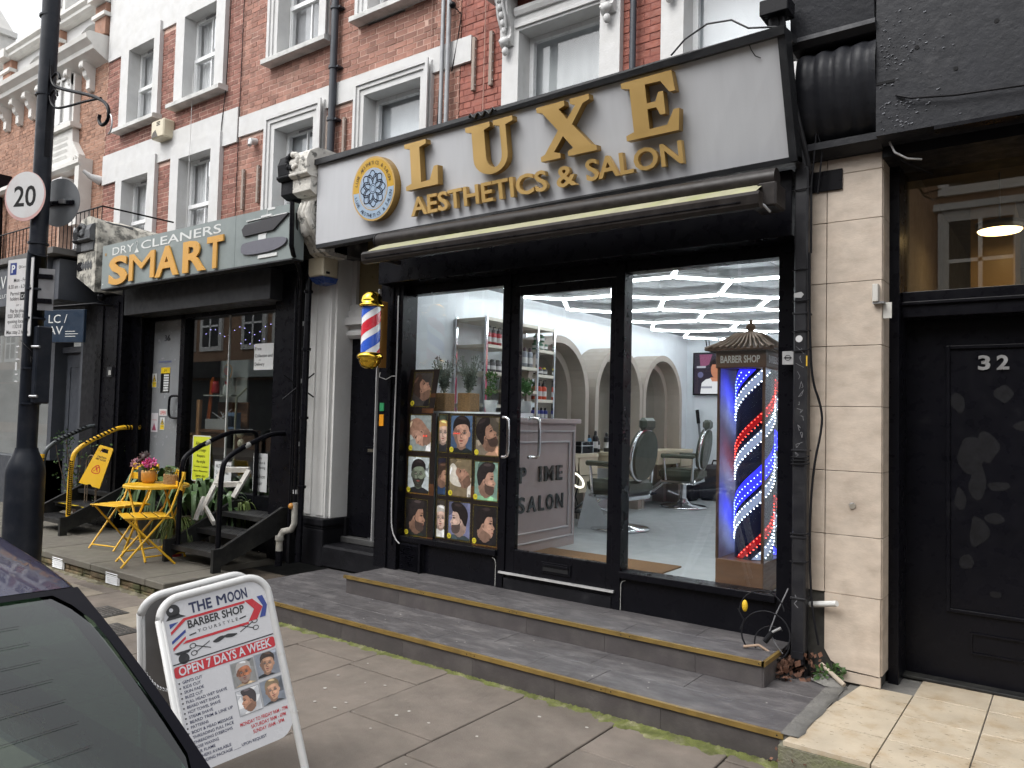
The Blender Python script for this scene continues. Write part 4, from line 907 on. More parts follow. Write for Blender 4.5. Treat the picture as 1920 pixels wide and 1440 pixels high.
ringline(m,[(.79,.40),(.79,.425)]+arc(.785,.455,.026,-.9,3.0,8)[0:],.008,.004,WP,False)
m.prism([(.74,.35),(.84,.35),(.79,.405)],.003,.003,WP)
m.build('lettering',s36)
for ch,a,b in (('S',.22,.64),('M',.68,1.22),('A',1.24,1.7),('R',1.78,2.2),('T',2.22,2.5)):
    m=MB(fr); tfit(m,ch,a,b,.03,.3,YP,.012,.008,bold=0 if ch=='M' else .03); m.build('letter',s36)
m=MB(fr)
for y0,col in ((.29,ink(52,50,54)),(.09,ink(112,112,122))):
    P=smoothp([(2.8,y0),(3.3,y0+.0),(3.5,y0+.06),(3.46,y0+.13),(2.85,y0+.13),(2.78,y0+.1)],True,2) if y0<.2 else [(2.82,y0-.01),(3.28,y0+.0),(3.5,y0+.13),(2.84,y0+.1),(2.79,y0+.06)]
    m.prism(P,.0,.02,col,side=col)
m.box(2.85,3.47,.422,.43,0,.012,WP); m.box(3.08,3.24,.42,.45,0,.012,WP); m.box(3.16,3.166,.45,.5,0,.004,WP); m.box(3.16,3.28,.49,.51,0,.004,WP); m.box(3.04,3.16,.2,.28,0,.006,WP); m.box(3.05,3.34,.045,.075,0,.01,WP)
m.build('brush_emblem',s36)
m=MB(fr); m.disc(.08,.4,.02,.003,YD,14); m.disc(.04,.05,.01,.003,WP,8); m.build('screw_cap',s36)
f36=thing('shopfront',(-7.7,.2,.15),'recessed dark shopfront of the dry cleaner with grey door and poster covered window','shopfront')
DGR=M('charcoal_metal',(.028,.029,.032),.45,var=.15,dirt=(.05,.05,.05),dscale=4,damt=.4,spec=.25)
m=MB(); m.box(-9.24,-6.4,-.15,.3,2.71,3.02,DGR); m.build('shutter_box',f36,bevel=.006)
m=MB()
m.box(-9.24,-9.12,.12,.3,.15,2.75,BLK); m.box(-8.47,-8.38,.14,.26,.58,2.72,BLK); m.box(-6.64,-6.5,.1,.3,.15,2.9,BLK); m.box(-9.12,-6.64,.14,.26,2.66,2.8,BLK); m.box(-8.38,-6.64,.14,.28,.15,.72,BLK); m.box(-9.12,-8.47,.12,.28,.15,.6,BLK)
m.box(-10.0,-9.36,-.1,.3,.15,2.98,BLK); m.box(-9.36,-9.24,.02,.3,.15,2.98,BLK); m.box(-9.9,-9.82,-.115,-.1,.4,2.9,BLK); m.box(-9.52,-9.44,-.115,-.1,.4,2.9,BLK)
m.box(-6.5,-6.14,.0,.3,.15,3.0,BLK); m.box(-6.14,-6.1,-.04,.3,.15,3.02,BLKM); m.box(-10.02,-6.1,-.02,.3,3.0,3.5,BLKM)
for i in range(9): m.box(-9.35+i*.03,-9.34+i*.03,.0,.02,.6,2.9,BLK)
m.build('frame',f36)
RGL=glassmat('reflective_shop_glass',(.85,.88,.86),2.4)
m=MB(); m.box(-8.38,-7.58,.2,.206,.72,2.66,RGL); m.build('pane',f36); m=MB(); m.box(-7.575,-6.64,.2,.206,.72,2.66,RGL); m.build('pane',f36)
m=MB(); m.box(-7.582,-7.572,.192,.212,.72,2.66,M('glass_joint',(.6,.62,.6),.3)); m.build('joint',f36)
GDR=M('grey_door_panel',(.2,.21,.22),.22,var=.05)
m=MB(); m.box(-9.12,-8.47,.18,.22,.6,2.66,GDR); d36=m.build('door',f36)
m=MB(); m.tube(smoothp([(-8.5,.17,1.76),(-8.6,.12,1.76),(-8.62,.12,1.7),(-8.62,.12,1.58),(-8.6,.12,1.5),(-8.5,.17,1.5)],False,2),.014,BLK,8); m.build('handle',d36)
def sheet(name,lab,x0,x1,z0,z1,bgc,lines,y=.176,border=None,cat='notice',group='notices on the dry cleaner shopfront'):
    fr=FY(0,y,0); mb=MB(fr); mb.box(x0,x1,z0,z1,-.002,0,bgc)
    if border: 
        w=.012; 
        for q in ((x0,x1,z0,z0+w),(x0,x1,z1-w,z1),(x0,x0+w,z0,z1),(x1-w,x1,z0,z1)): mb.box(*q,0,.0006,border)
    for (t,cx,z,cap,col,wd) in lines: tfit(mb,t,cx-wd/2,cx+wd/2,z,cap,col,.001,bold=.012)
    mb.build(name,None,lab,cat,group)
BKP=ink(20,20,22); WPAP=ink(216,218,218); YPAP=ink(214,222,60); YHAZ=ink(228,196,40); REDP=ink(200,60,50)
m=MB(FY(0,.178,0)); tfit(m,'36',-8.88,-8.76,2.42,.07,BKP,0,.002); m.build('door_number',d36)
m=MB(FY(0,.178,0)); tfit(m,'Opening Hours',-8.99,-8.71,2.16,.028,ink(60,80,150),0,0)
m.box(-8.93,-8.73,1.8,2.1,0,.001,YHAZ); m.box(-8.93,-8.73,1.8,2.03,.001,.0015,BKP)
for i in range(7): m.box(-8.86,-8.75,1.815+i*.03,1.835+i*.03,.0015,.002,WPAP)
tfit(m,'36',-8.86,-8.8,2.05,.03,BKP,.0015); m.build('opening_hours',d36)
def hazard(x,z,w,h,lab):
    mb=MB(FY(0,.176,0)); mb.box(x,x+w,z,z+h,-.001,0,WPAP); mb.box(x+.008,x+w-.008,z+.006,z+h*.42,0,.0006,YHAZ)
    mb.prism([(x+.01,z+h*.45),(x+w-.01,z+h*.45),(x+w/2,z+h*.95)],.0006,.0006,BKP); mb.prism([(x+.025,z+h*.49),(x+w-.025,z+h*.49),(x+w/2,z+h*.85)],.0009,.0009,YHAZ)
    mb.box(x+w*.42,x+w*.58,z+h*.55,z+h*.7,.0009,.0012,BKP); tfit(mb,'CAUTION',x+.015,x+w-.015,z+h*.22,h*.1,BKP,.0008)
    mb.build('hazard_sticker',None,lab,'sticker','stickers on the dry cleaner door')
hazard(-9.14+.02,1.86,.1,.17,'yellow triangle warning sticker at the upper left edge of the grey door')
hazard(-8.9,1.35,.1,.15,'yellow triangle warning sticker just below the OPEN notice')
sheet('notice','small white OPEN notice with red letters on the grey door',-8.93,-8.76,1.52,1.6,WPAP,[('OPEN',-8.845,1.535,.045,REDP,.12)])
mb=MB(FY(0,.176,0)); mb.box(-9.1,-8.95,1.32,1.55,-.001,0,ink(206,204,208)); mb.prism([(-9.08,1.34),(-8.98,1.34),(-9.03,1.43)],.001,.001,ink(150,60,90)); tfit(mb,'WALKING',-9.08,-8.98,1.46,.015,REDP,.001); mb.build('notice',None,'pale leaflet with a dark red triangle at the left edge of the grey door','notice','notices on the dry cleaner shopfront')
sheet('notice','white notice reading Free Collection and Delivery high on the window',-7.1,-6.77,2.04,2.32,WPAP,[('Free',-7.03,2.25,.034,BKP,.11),('Collection and',-6.935,2.175,.034,BKP,.3),('with',-7.0,2.14,.012,BKP,.04),('Delivery',-7.0,2.085,.034,BKP,.17)],y=.19)
sheet('notice','tall yellow notice listing alterations low in the shop window',-8.2,-7.84,.79,1.31,YPAP,[('Alterations',-8.02,1.2,.04,BKP,.24),('& Design',-8.02,1.13,.032,BKP,.18),('Repairs',-8.02,1.065,.03,BKP,.16),('Re-style',-8.02,1.0,.03,BKP,.17),('Curtain/ Cushion',-8.02,.95,.02,BKP,.26),('Made to Measurement',-8.02,.9,.018,BKP,.28),('Starter shirt',-8.02,.84,.03,BKP,.2)],y=.19,border=WPAP)
sheet('notice','white notice reading ALTERATION Coats & Dress Blouses low in the window',-7.76,-7.42,.78,1.05,WPAP,[('ALTERATION',-7.58,.97,.035,BKP,.28),('Coats & Dress',-7.6,.9,.032,BKP,.24),('Blouses',-7.66,.84,.028,BKP,.13)],y=.19,border=ink(60,60,60))
sheet('notice','white notice reading Curtains and Cushion Repair at the window corner',-7.04,-6.8,.76,1.16,WPAP,[('Curtains',-6.96,1.1,.026,BKP,.13),('Alteration &',-6.93,1.05,.026,BKP,.18),('Dry cleaning',-6.93,1.0,.026,BKP,.19),('Cushion',-6.93,.9,.04,BKP,.19),('Repair',-6.95,.83,.04,BKP,.15)],y=.19)
for z,c,l in ((1.86,ink(60,150,80),'green'),(1.74,ink(230,170,50),'orange')):
    m=MB(); m.box(-6.6,-6.55,.094,.1,z,z+.07,c); m.build('sticker',None,'small %s sticker on the right frame of the dry cleaner window'%l,'sticker')
m=MB(); m.box(-9.62,-9.5,-.135,-.1,1.98,2.1,DGR); m.box(-9.57,-9.51,-.14,-.135,2.0,2.06,ink(180,180,176)); m.build('entry_buzzer',None,'small black entry buzzer with pale button on the black pilaster','entry buzzer')
# inside the dry cleaner
GIN=M('inside_grey_wall',(.22,.22,.21),.8)
m=MB(); m.box(-9.2,-6.2,2.4,2.45,.55,3.0,GIN); m.box(-9.3,-9.25,.3,2.4,.55,3.0,GIN); m.box(-6.25,-6.2,.3,2.4,.55,3.0,GIN); m.box(-9.3,-6.2,.3,2.45,2.98,3.02,M('inside_ceiling',(.3,.3,.3),.8)); m.box(-9.3,-6.2,.28,2.45,.5,.55,M('inside_floor',(.1,.09,.08),.7)); m.build('shop_room',None,'dim interior of the dry cleaner shop','room',kind='structure')
m=MB(); m.prism([(-8.35,1.5),(-7.78,1.5),(-7.86,1.75),(-7.74,2.0),(-7.8,2.2),(-8.35,2.2)],0,.02,M('white_display_board',(.5,.5,.5),.7)) if False else m.box(-8.35,-7.8,.6,.62,1.45,2.2,M('white_display_board',(.42,.42,.42),.7)); m.build('display_board',None,'pale wavy display board in the dry cleaner window','display board')
WD=M('brown_wood',(.16,.07,.035),.5,var=.2,stretch=(1,1,8)); 
m=MB(); m.cbox(-8.32,-7.5,.32,.6,1.34,1.38,WD); m.cbox(-8.34,-8.28,.3,.34,.72,1.72,M('pale_wood',(.5,.26,.13),.5)); m.cbox(-8.3,-7.7,.55,.58,1.38,1.7,WD); m.build('window_shelf',None,'brown wooden shelf inside the dry cleaner window','shelf')
for (x,z,r,h,c,l) in ((-8.12,1.8,.045,.14,ink(190,30,40),'red'),(-7.92,1.78,.032,.12,ink(226,226,226),'white')):
    m=MB(); m.lathe([(0,0),(r*.95,0),(r,.02),(r*.85,h-.02),(r*.6,h),(0,h)],c,(x,.4,z),14); m.build('thread_cone',None,'large %s cone of thread on the window shelf'%l,'thread cone','thread cones in the dry cleaner window')
m=MB(); m.box(-8.3,-7.75,.36,.46,1.765,1.78,M('clear_shelf',(.4,.4,.38),.3)); m.build('glass_shelf',None,'thin shelf under the two cones of thread','shelf')
m=MB(FY(0,.5,0)); 
for k,c in enumerate((ink(180,120,50),ink(60,110,120),ink(170,60,60))):
    m.prism([(-8.03+.09*math.cos(t)*(1-.25*k)*(1 if math.sin(t)>0 else abs(math.cos(t))*.2+.75),2.06+.09*math.sin(t)*(1-.25*k)) for t in [2*math.pi*i/16 for i in range(16)]],.01*k,.01*k+.008,c)
m.prism([(-8.07,1.94),(-7.99,1.94),(-8.03,1.87)],0,.02,ink(190,40,60)); m.build('heart_ornament',None,'multicoloured heart ornament hanging above the red thread cone','ornament')
m=MB()
for k in range(3): m.tube([(-8.24+.02*k,.42,1.95+.02*k),(-8.26+.015*k,.42,1.7),(-8.3+.02*k,.42,1.45)],.014,ink(206,104,50),6)
m.build('orange_ribbon',None,'orange ribbons hanging at the left of the window display','ribbon')
m=MB(); m.cbox(-8.2,-7.75,.33,.5,1.38,1.5,M('clear_tray',(.35,.33,.34),.2)); 
for k in range(14): m.tube([(-8.15+rnd.uniform(0,.4),.4,1.45),(-8.15+rnd.uniform(0,.4),.42+rnd.uniform(-.04,.04),1.5+rnd.uniform(.02,.12))],.005,ink(200,196,200) if k%3 else ink(200,70,110),5)
m.build('sewing_tray',None,'clear tray crammed with sewing odds and ends on the shelf','tray')
m=MB(); m.cbox(-7.8,-7.6,.34,.4,1.39,1.58,ink(120,140,176)); m.box(-7.77,-7.63,.336,.34,1.42,1.54,ink(30,36,52)); m.build('calculator',None,'pale blue framed calculator standing on the window shelf','calculator')
m=MB(); m.cbox(-7.5,-6.7,.75,1.3,1.78,1.82,M('dark_green_board',(.02,.07,.06),.4)); m.cbox(-7.5,-6.7,.75,.78,1.62,1.8,M('dark_green_board',(.02,.07,.06),.4)); m.cbox(-7.48,-6.7,.8,1.25,.72,1.3,M('dark_cabinet',(.03,.035,.03),.5)); m.build('counter',None,'dark green topped counter inside the right half of the window','counter')
m=MB(); m.tube([(-7.56,.3,.8),(-7.56,.3,1.3),(-7.58,.32,1.75),(-7.45,.35,1.85)],.012,ink(190,186,170),6); m.ell((-7.5,.33,1.35),.05,.04,.05,ink(214,208,190),10,8); m.ell((-7.48,.33,1.24),.05,.04,.05,ink(214,208,190),10,8); m.build('iron_hose',None,'pale iron hose and round fittings behind the window joint','hose')
m=MB(FR((-7.25,.8,2.0),(1,.2,0),(0,0,1))); m.prism(arc(0,0,.15,0,2*math.pi,24)[:-1],0,.03,ink(36,44,52)); m.build('round_mirror',None,'round dark disc above the green counter','mirror')
m=MB()
for i in range(16): m.ell((-8.3+i*.095,.36,2.5+.05*math.sin(i*1.1)),.0045,.0045,.0045,E('fairy_light',(.45,.4,1),3),6,4)
for i in range(9): m.ell((-7.6+i*.085,.36,2.36+.04*math.sin(i*1.7)),.0045,.0045,.0045,E('fairy_light',(.45,.4,1),3),6,4)
m.tube([(-8.35+i*.1,.365,2.5+.05*math.sin(i*1.15)) for i in range(16)],.003,BLK,4); m.build('fairy_lights',None,'string of blue white fairy lights across the top of the window','fairy lights')
# pipes between the shops
pp=thing('pipe_bundle',(-6.0,-.1,.15),'bundle of black pipes and cables running down between SMART and the white pilaster','pipe')
m=MB(); m.tube([(-5.95,-.02,3.06),(-5.91,-.05,3.0),(-5.9,-.08,2.9),(-5.9,-.08,.95),(-5.91,-.08,.2)],.032,BLK,10)
for z in (2.75,2.2,1.55,.9): m.tube([(-5.9,-.08,z-.012),(-5.9,-.08,z+.012)],.044,BLK,10)
m.build('soil_pipe',pp)
m=MB(); m.tube([(-5.72,-.44,3.5),(-5.71,-.44,3.1),(-5.73,-.4,3.03),(-5.9,-.2,2.96),(-5.97,-.11,2.86),(-5.98,-.08,.4)],.022,BLK,8)
for z in (2.45,1.9,1.3,.85): m.tube([(-5.98,-.08,z-.02),(-5.98,-.08,z+.02)],.027,M('white_tape',(.5,.5,.5),.6),8)
m.build('waste_pipe',pp)
m=MB(); m.tube([(-5.68,-.42,3.4),(-5.9,-.2,2.95),(-6.04,-.1,2.7),(-6.03,-.08,.9)],.008,BLK,6); m.tube([(-6.06,-.1,2.8),(-6.05,-.1,1.6),(-6.04,-.1,.5)],.01,BLK,6); m.tube([(-6.07,-.2,1.95),(-5.93,.05,1.75)],.008,BLK,5); m.tube([(-6.07,-.2,1.72),(-5.93,.05,1.98)],.008,BLK,5); m.build('cable',pp)
GP=M('grey_plastic_pipe',(.3,.29,.26),.6,var=.25,scale=20,dirt=(.14,.11,.08),dscale=9,damt=.6)
m=MB(); m.tube([(-5.93,-.12,.75),(-5.93,-.12,.56),(-5.95,-.14,.5),(-6.02,-.18,.48),(-6.04,-.2,.42),(-6.04,-.2,.3)],.032,GP,10); m.tube([(-6.04,-.2,.44),(-6.04,-.2,.4)],.042,GP,10); m.tube([(-6.04,-.2,.3),(-6.04,-.2,.16)],.034,BLK,10); m.ell((-5.95,-.15,.72),.03,.03,.03,ink(190,130,50),8,6); m.build('trap_pipe',pp)
# ------------------------------------------------------------- forecourt
FC=M('forecourt_slab',(.135,.122,.1),.85,var=.15,scale=5,bump=.4,bscale=100,dirt=(.11,.11,.08),dscale=2.5,damt=.6)
fc=thing('forecourt',(-8.5,-.5,0),None,None); fc['kind']='structure'
rn=random.Random(9)
x=-16.0
while x<-4.95:
    x2=min(x+1.05+rn.uniform(-.1,.1),-4.9)
    if x2>-5.3: x2=-4.9
    for (a,b) in ((-1.27,-.62),(-.615,.3)):
        if x2>-5.5 and a>-1: continue
        m=MB(); m.cbox(x+.003,x2-.003,a,b if not (x2>-5.5) else -1.1,.085,.15+rn.uniform(-.002,.002),FC,.008) if x2<-5.5 else m.cbox(x+.003,x2-.8,a,b,.085,.148,FC,.008); m.build('stone_slab',fc)
    x=x2
OLDB=M('old_mossy_brick',(.17,.12,.07),.95,var=.4,scale=8,bump=1,bscale=40,dirt=(.07,.08,.03),dscale=6,damt=.9,island=.25,dlo=.4,dhi=.6)
m=MB(); m.box(-16,-5.68,-1.215,-.2,-.05,.083,M('earth_fill',(.07,.055,.04),.95,var=.4,bump=1)); m.build('fill',fc)
st=MB(); x=-16.0
while x<-5.7:
    l=rn.uniform(.16,.3)
    for z in (-.02,.03): st.cbox(x+.006,x+l-.006,-1.25+rn.uniform(-.015,.012),-1.2,z,z+.046,OLDB,.008)
    x+=l
st.build('rubble_course',fc,kind='stuff')
for (a,b,lab) in ((-8.19,-7.95,'left white louvred vent low in the forecourt wall'),(-7.12,-6.88,'right white louvred vent low in the forecourt wall')):
    m=MB(); m.box(a,b,-1.262,-1.255,.015,.13,UPV)
    for i in range(6): m.add([(a+.012,-1.275,.022+i*.018),(b-.012,-1.275,.022+i*.018),(b-.012,-1.262,.034+i*.018),(a+.012,-1.262,.034+i*.018)],[(0,1,2,3)],UPV)
    m.build('wall_vent',None,lab,'vent','white vents in the forecourt wall')
# ------------------------------------------------------------- metal access steps
CHQ=M('chequer_plate',(.035,.035,.036),.38,.55,var=.2,dirt=(.11,.11,.1),dscale=7,damt=.6,dlo=.5,dhi=.75)
TIM=M('dark_stained_timber',(.015,.015,.015),.6,var=.25,bump=.3,bscale=40,dirt=(.05,.05,.042),dscale=5,damt=.5,spec=.25)
def plate(mb,x0,x1,y0,y1,z0,z1):
    mb.box(x0,x1,y0,y1,z0,z1,CHQ)
    ny=int((y1-y0)/.034); nx=int((x1-x0)/.034)
    for i in range(nx):
        for j in range(ny):
            cx=x0+.02+i*.034; cy=y0+.02+j*.034; a,b=((.011,.003) if (i+j)%2 else (.003,.011))
            mb.add([(cx-a,cy-b,z1),(cx+a,cy-b,z1),(cx+a,cy+b,z1),(cx-a,cy+b,z1),(cx,cy,z1+.0025)],[(0,1,4),(1,2,4),(2,3,4),(3,0,4)],CHQ)
def steps(xl,xr,lab,railmat,striped=False):
    t=thing('access_steps',((xl+xr)/2,-.5,.15),lab,'steps','metal access steps up to the dry cleaner and its neighbour')
    # stringers
    for x in (xl,xr):
        m=MB(FR((x,0,0),(0,1,0),(0,0,1)))
        m.prism([(-.78,.15),(-.7,.15),(-.7,.2),(.0,.46),(.12,.5),(.12,.66),(-.05,.68),(-.7,.36),(-.78,.36)],-.02,.02,TIM,back=True)
        m.build('stringer',t,bevel=.003)
    for k,(y,z) in enumerate(((-.72,.31),(-.46,.44),(-.2,.58))):
        m=MB(); plate(m,xl+.022,xr-.022,y,y+.3 if k<2 else .12,z-.045,z); m.build('tread',t)
    return t
ta=steps(-7.02,-6.22,'black chequer plate steps with plain black handrails beside the drainpipes',BLK)
for x in (-6.95,-6.29):
    m=MB(); m.tube(smoothp([(x,-.68,.3),(x,-.68,1.05),(x,-.62,1.19),(x,-.2,1.37),(x,-.1,1.39),(x,.1,1.39)],False,3),.024,BLK,12)
    m.tube([(x,.09,1.39),(x,.14,1.37),(x,.16,1.3),(x,.16,.62)],.024,BLK,10); m.build('handrail',ta)
    m=MB(); m.tube([(x,-.445,1.262),(x,-.39,1.288)],.0255,WEAR,12,caps=False); m.build('tape_band',ta)
tb=steps(-10.1,-9.2,'black steps with yellow and black striped handrails left of the cafe chairs',YEL,True)
for a,x in enumerate((-9.95,-9.22)):
    m=MB(); m.tube(smoothp([(x,-.68,.3),(x,-.68,1.0),(x,-.6,1.15),(x,-.2,1.35),(x,-.1,1.37),(x,.1,1.37)],False,3),.026,YEL if a else M('dark_grey_rail',(.06,.07,.075),.4),12)
    m.tube([(x,.1,1.37),(x,.17,1.34),(x,.18,1.25),(x,.18,.6)],.024,BLK,10); r_=m.build('handrail',tb)
    m=MB()
    if not a: m.tube([(x,-.68,.33),(x,-.68,1.03)],.0275,YEL,12)
    n=26 if a else 20
    for i in range(n):
        z=.38+i*.62/n; m.add([(x+.02,-.70,z-.0),(x+.031,-.688,z+.012),(x+.012,-.709,z+.028),(x+.029,-.694,z+.002)],[(0,1,2)],BLK)
        for k in range(4):
            t0=R(-60+k*22); t1=t0+R(22); h=(.004,.008,.012,.016)[k]
            m.add([(x+.028*math.cos(t0),-.68+.028*math.sin(t0),z),(x+.028*math.cos(t1),-.68+.028*math.sin(t1),z),(x+.028*math.cos(t1),-.68+.028*math.sin(t1),z+h),(x+.028*math.cos(t0),-.68+.028*math.sin(t0),z+h*.6)],[(0,1,2,3)],BLK)
    def hel(p0,p1,turns,rr):
        p0,p1=Vector(p0),Vector(p1); d=(p1-p0); L=d.length; d.normalize(); s=Vector((1,0,0)); u=d.cross(s)
        N=turns*10; 
        for i in range(N):
            t=i/N; t2=(i+.95)/N; 
            A=[p0+d*L*q+ (s*math.cos(2*math.pi*turns*q)+u*math.sin(2*math.pi*turns*q))*rr for q in (t,t2)]
            w=d*.011; m.add([A[0]-w,A[1]-w,A[1]+w,A[0]+w],[(0,1,2,3)],BLK)
    hel((x,-.57,1.17),(x,-.2,1.35),9,.0272); hel((x,-.1,1.37),(x,.09,1.37),5,.0272)
    m.build('hazard_stripes',r_,kind='stuff')
m=MB(); 
for i in range(6):
    c=YHAZ if i%2 else BKP; m.add([(-10.05+i*.14,-.5,.441),(-9.91+i*.14,-.5,.441),(-9.88+i*.14,-.45,.441),(-10.02+i*.14,-.45,.441)],[(0,1,2,3)],c)
m.build('hazard_tape',tb)
# wet floor sign
wf=thing('wet_floor_sign',(-9.3,-.3,.62),'yellow CAUTION WET FLOOR board leaning tilted behind the striped handrail','wet floor sign')
YSG=M('yellow_sign_plastic',(.72,.42,.01),.35,var=.04)
fr=FR((-9.469,-.35,.67),(.795,.553,-.248),(.078,.371,.925))@Matrix.Scale(.77,4)
m=MB(fr); m.prism([[(-.17,0),(-.05,0),(0,.03),(.05,0),(.17,0),(.115,.62),(.1,.64),(-.1,.64),(-.115,.62)],[(-.06,.54),(.06,.54),(.05,.6),(-.05,.6)][::-1]],-.02,.0,YSG,back=True); m.build('board',wf)
m=MB(fr); tfit(m,'CAUTION',-.075,.075,.45,.026,BKP,.001,bold=.03); tfit(m,'WET FLOOR',-.085,.085,.41,.026,BKP,.001,bold=.03)
RT=ink(206,60,30); ringline(m,smoothp([(-.09,.2),(.09,.2),(0,.37)],True,2),.014,.001,RT); m.prism([(-.03,.22),(.0,.26),(.03,.22),(.035,.23),(.01,.28),(.03,.3),(.02,.31),(-.01,.29),(-.02,.32),(-.03,.31),(-.01,.26),(-.04,.23)],.0015,.0015,RT); m.build('warning_print',wf)
# ------------------------------------------------------------- bistro table and chairs
def slat(mb,a,b,w,t,mat,up_=(0,0,1)):
    a,b=Vector(a),Vector(b); d=(b-a).normalized(); u=Vector(up_); s=d.cross(u).normalized()*w/2; u2=s.cross(d).normalized()*t/2*1
    u2=u2 if u2.length else Vector((0,0,t/2))
    P=[a-s-u2,a+s-u2,a+s+u2,a-s+u2,b-s-u2,b+s-u2,b+s+u2,b-s+u2]
    mb.add(P,[(0,3,2,1),(4,5,6,7),(0,1,5,4),(1,2,6,5),(2,3,7,6),(3,0,4,7)],mat)
tb_=thing('bistro_table',(-7.3,-.72,.15),'round yellow folding bistro table carrying pots of flowers','table')
m=MB(); m.lathe([(0,.72),(.29,.72),(.3,.712),(.3,.69),(.285,.69),(.285,.705),(0,.705)],YEL,(-7.3,-.72,.145),36,False); m.build('table_top',tb_)
def bar(p,q,w=.012,name='leg',par=None):
    mb=MB(); slat(mb,p,q,w*2,w,YEL,(0,1,0)); return mb.build(name,par)
for sy in (-.2,.2):
    for s_ in (-1,1):
        mb=MB(); mb.tube([(-7.3+s_*.22,-.72+sy,.155),(-7.3-s_*.2,-.72+sy*.9,.84)],.011,YEL,6); mb.build('leg',tb_)
for x_ in (-7.52,-7.08):
    mb=MB(); mb.tube([(x_,-.92,.2),(x_,-.52,.2)],.008,YEL,6); mb.build('stretcher',tb_)
def chair(loc,rz,lab):
    t=thing('folding_chair',loc,lab,'chair','yellow folding bistro chairs',rz)
    # local: faces +x ; seat at z .45
    for i in range(4):
        m=MB(); x=-.17+i*.1; m.cbox(x,x+.085,-.2,.2,.443,.453,YEL,.003); m.build('seat_slat',t,local=True)
    for z,w in ((.72,.07),(.82,.07)):
        m=MB(); m.cbox(-.275-(z-.72)*.2,-.265-(z-.72)*.2,-.19,.19,z-w/2,z+w/2,YEL,.003); m.build('back_slat',t,local=True)
    for sy in (-.18,.18):
        m=MB(); m.tube([(.22,sy,0),(-.18,sy,.5),(-.29,sy,.86)],.0105,YEL,6); m.build('leg',t,local=True)
        m=MB(); m.tube([(-.24,sy*.88,0),(.19,sy*.88,.44)],.0105,YEL,6); m.build('leg',t,local=True)
    for a_,b_,r_ in (((-.2,-.16,.05),(-.2,.16,.05),.007),((.19,-.18,.04),(.19,.18,.04),.007),((.2,-.18,.435),(-.2,-.18,.435),.008),((.2,.18,.435),(-.2,.18,.435),.008)):
        m=MB(); m.tube([a_,b_],r_,YEL,6); m.build('stretcher',t,local=True)
    return t
c1=chair((-8.08,-.66,.15),R(-78),'yellow folding chair standing to the left of the bistro table')
c2=dup(c1,(-7.08,-.93,.15),R(-110),'yellow slatted chair in front of the table, nearest the black steps')
# flowers on the table
TERR=M('ochre_glazed_pot',(.5,.24,.05),.5,var=.2,scale=14,bump=.3); GRN=M('leaf_green',(.055,.11,.03),.6,var=.3,scale=20,island=.35); GRN2=M('strap_leaf_green',(.07,.13,.045),.45,var=.25,scale=12,island=.3); PNK=M('pink_petals',(.75,.12,.36),.7,var=.2,island=.25); DUSK=M('dried_flower_grey',(.24,.2,.2),.9,var=.3,island=.4); DRED=M('dark_red_leaf',(.06,.015,.02),.8,island=.4)
def leafcloud(mb,c,rx,ry,rz,n,size,mat,seed=0,hollow=.3):
    r=random.Random(seed)
    for _ in range(n):
        while True:
            p=Vector((r.uniform(-1,1),r.uniform(-1,1),r.uniform(-1,1)))
            if hollow<p.length<1: break
        q=Vector((c[0]+p.x*rx,c[1]+p.y*ry,c[2]+p.z*rz)); d=(p+Vector((r.uniform(-.7,.7),r.uniform(-.7,.7),r.uniform(-.3,.9)))).normalized(); s=size*r.uniform(.6,1.3)
        t=d.cross(Vector((r.uniform(-1,1),r.uniform(-1,1),r.uniform(-1,1)))).normalized()*s*.35
        mb.add([q,q+d*s*.5+t,q+d*s,q+d*s*.5-t],[(0,1,2,3)],mat)
fp=thing('flower_pot',(-7.38,-.66,.86),'ochre pot of bright pink flowers on the yellow table','flower pot')
m=MB(); m.lathe([(0,0),(.05,0),(.068,.03),(.072,.1),(.066,.125),(.058,.125),(.058,.11),(0,.11)],TERR,(-7.42,-.74,.866),20); m.build('pot',fp)
m=MB(); leafcloud(m,(-7.42,-.74,1.0),.075,.07,.02,90,.035,GRN,1,0); m.build('foliage',fp)
m=MB(); leafcloud(m,(-7.42,-.74,1.06),.06,.055,.035,120,.032,PNK,2,.3); m.build('flower',fp)
fq=thing('flower_pot',(-7.55,-.7,.86),'dark grey pot of dried dusky flowers on the yellow table','flower pot')
m=MB(); m.lathe([(0,0),(.05,0),(.055,.14),(.05,.15),(0,.13)],M('dark_slate_pot',(.05,.045,.05),.6),(-7.55,-.72,.866),16); m.build('pot',fq)
m=MB(); leafcloud(m,(-7.55,-.72,1.06),.05,.05,.06,60,.04,DRED,3,0); m.ell((-7.54,-.73,1.12),.035,.03,.03,DUSK,8,6); m.build('foliage',fq)
m=MB(); leafcloud(m,(-7.54,-.73,1.12),.045,.04,.04,70,.03,DUSK,4,.2); leafcloud(m,(-7.66,-.74,1.05),.035,.035,.03,40,.035,M('dusky_pink_petals',(.4,.2,.24),.8,island=.3),5,.2); m.build('flower',fq)
WICK=M('wicker',(.32,.2,.09),.8,var=.3,scale=40,bump=1,bscale=60)
bk=thing('plant_basket',(-7.2,-.62,.86),'woven basket of small succulents on the yellow table','basket')
m=MB()
for k in range(7):
    z=.87+k*.014; pts=[(-7.2+.1*math.cos(t)*(1+.012*(-1)**(i+k)),-.62+.065*math.sin(t),z) for i,t in enumerate([2*math.pi*i/28 for i in range(28)])]; m.tube(pts,.008,WICK,5,closed=True)
m.build('basket',bk); m=MB(); leafcloud(m,(-7.2,-.62,.985),.09,.06,.025,110,.03,M('succulent',(.16,.19,.09),.6,island=.3),6,0); m.build('foliage',bk)
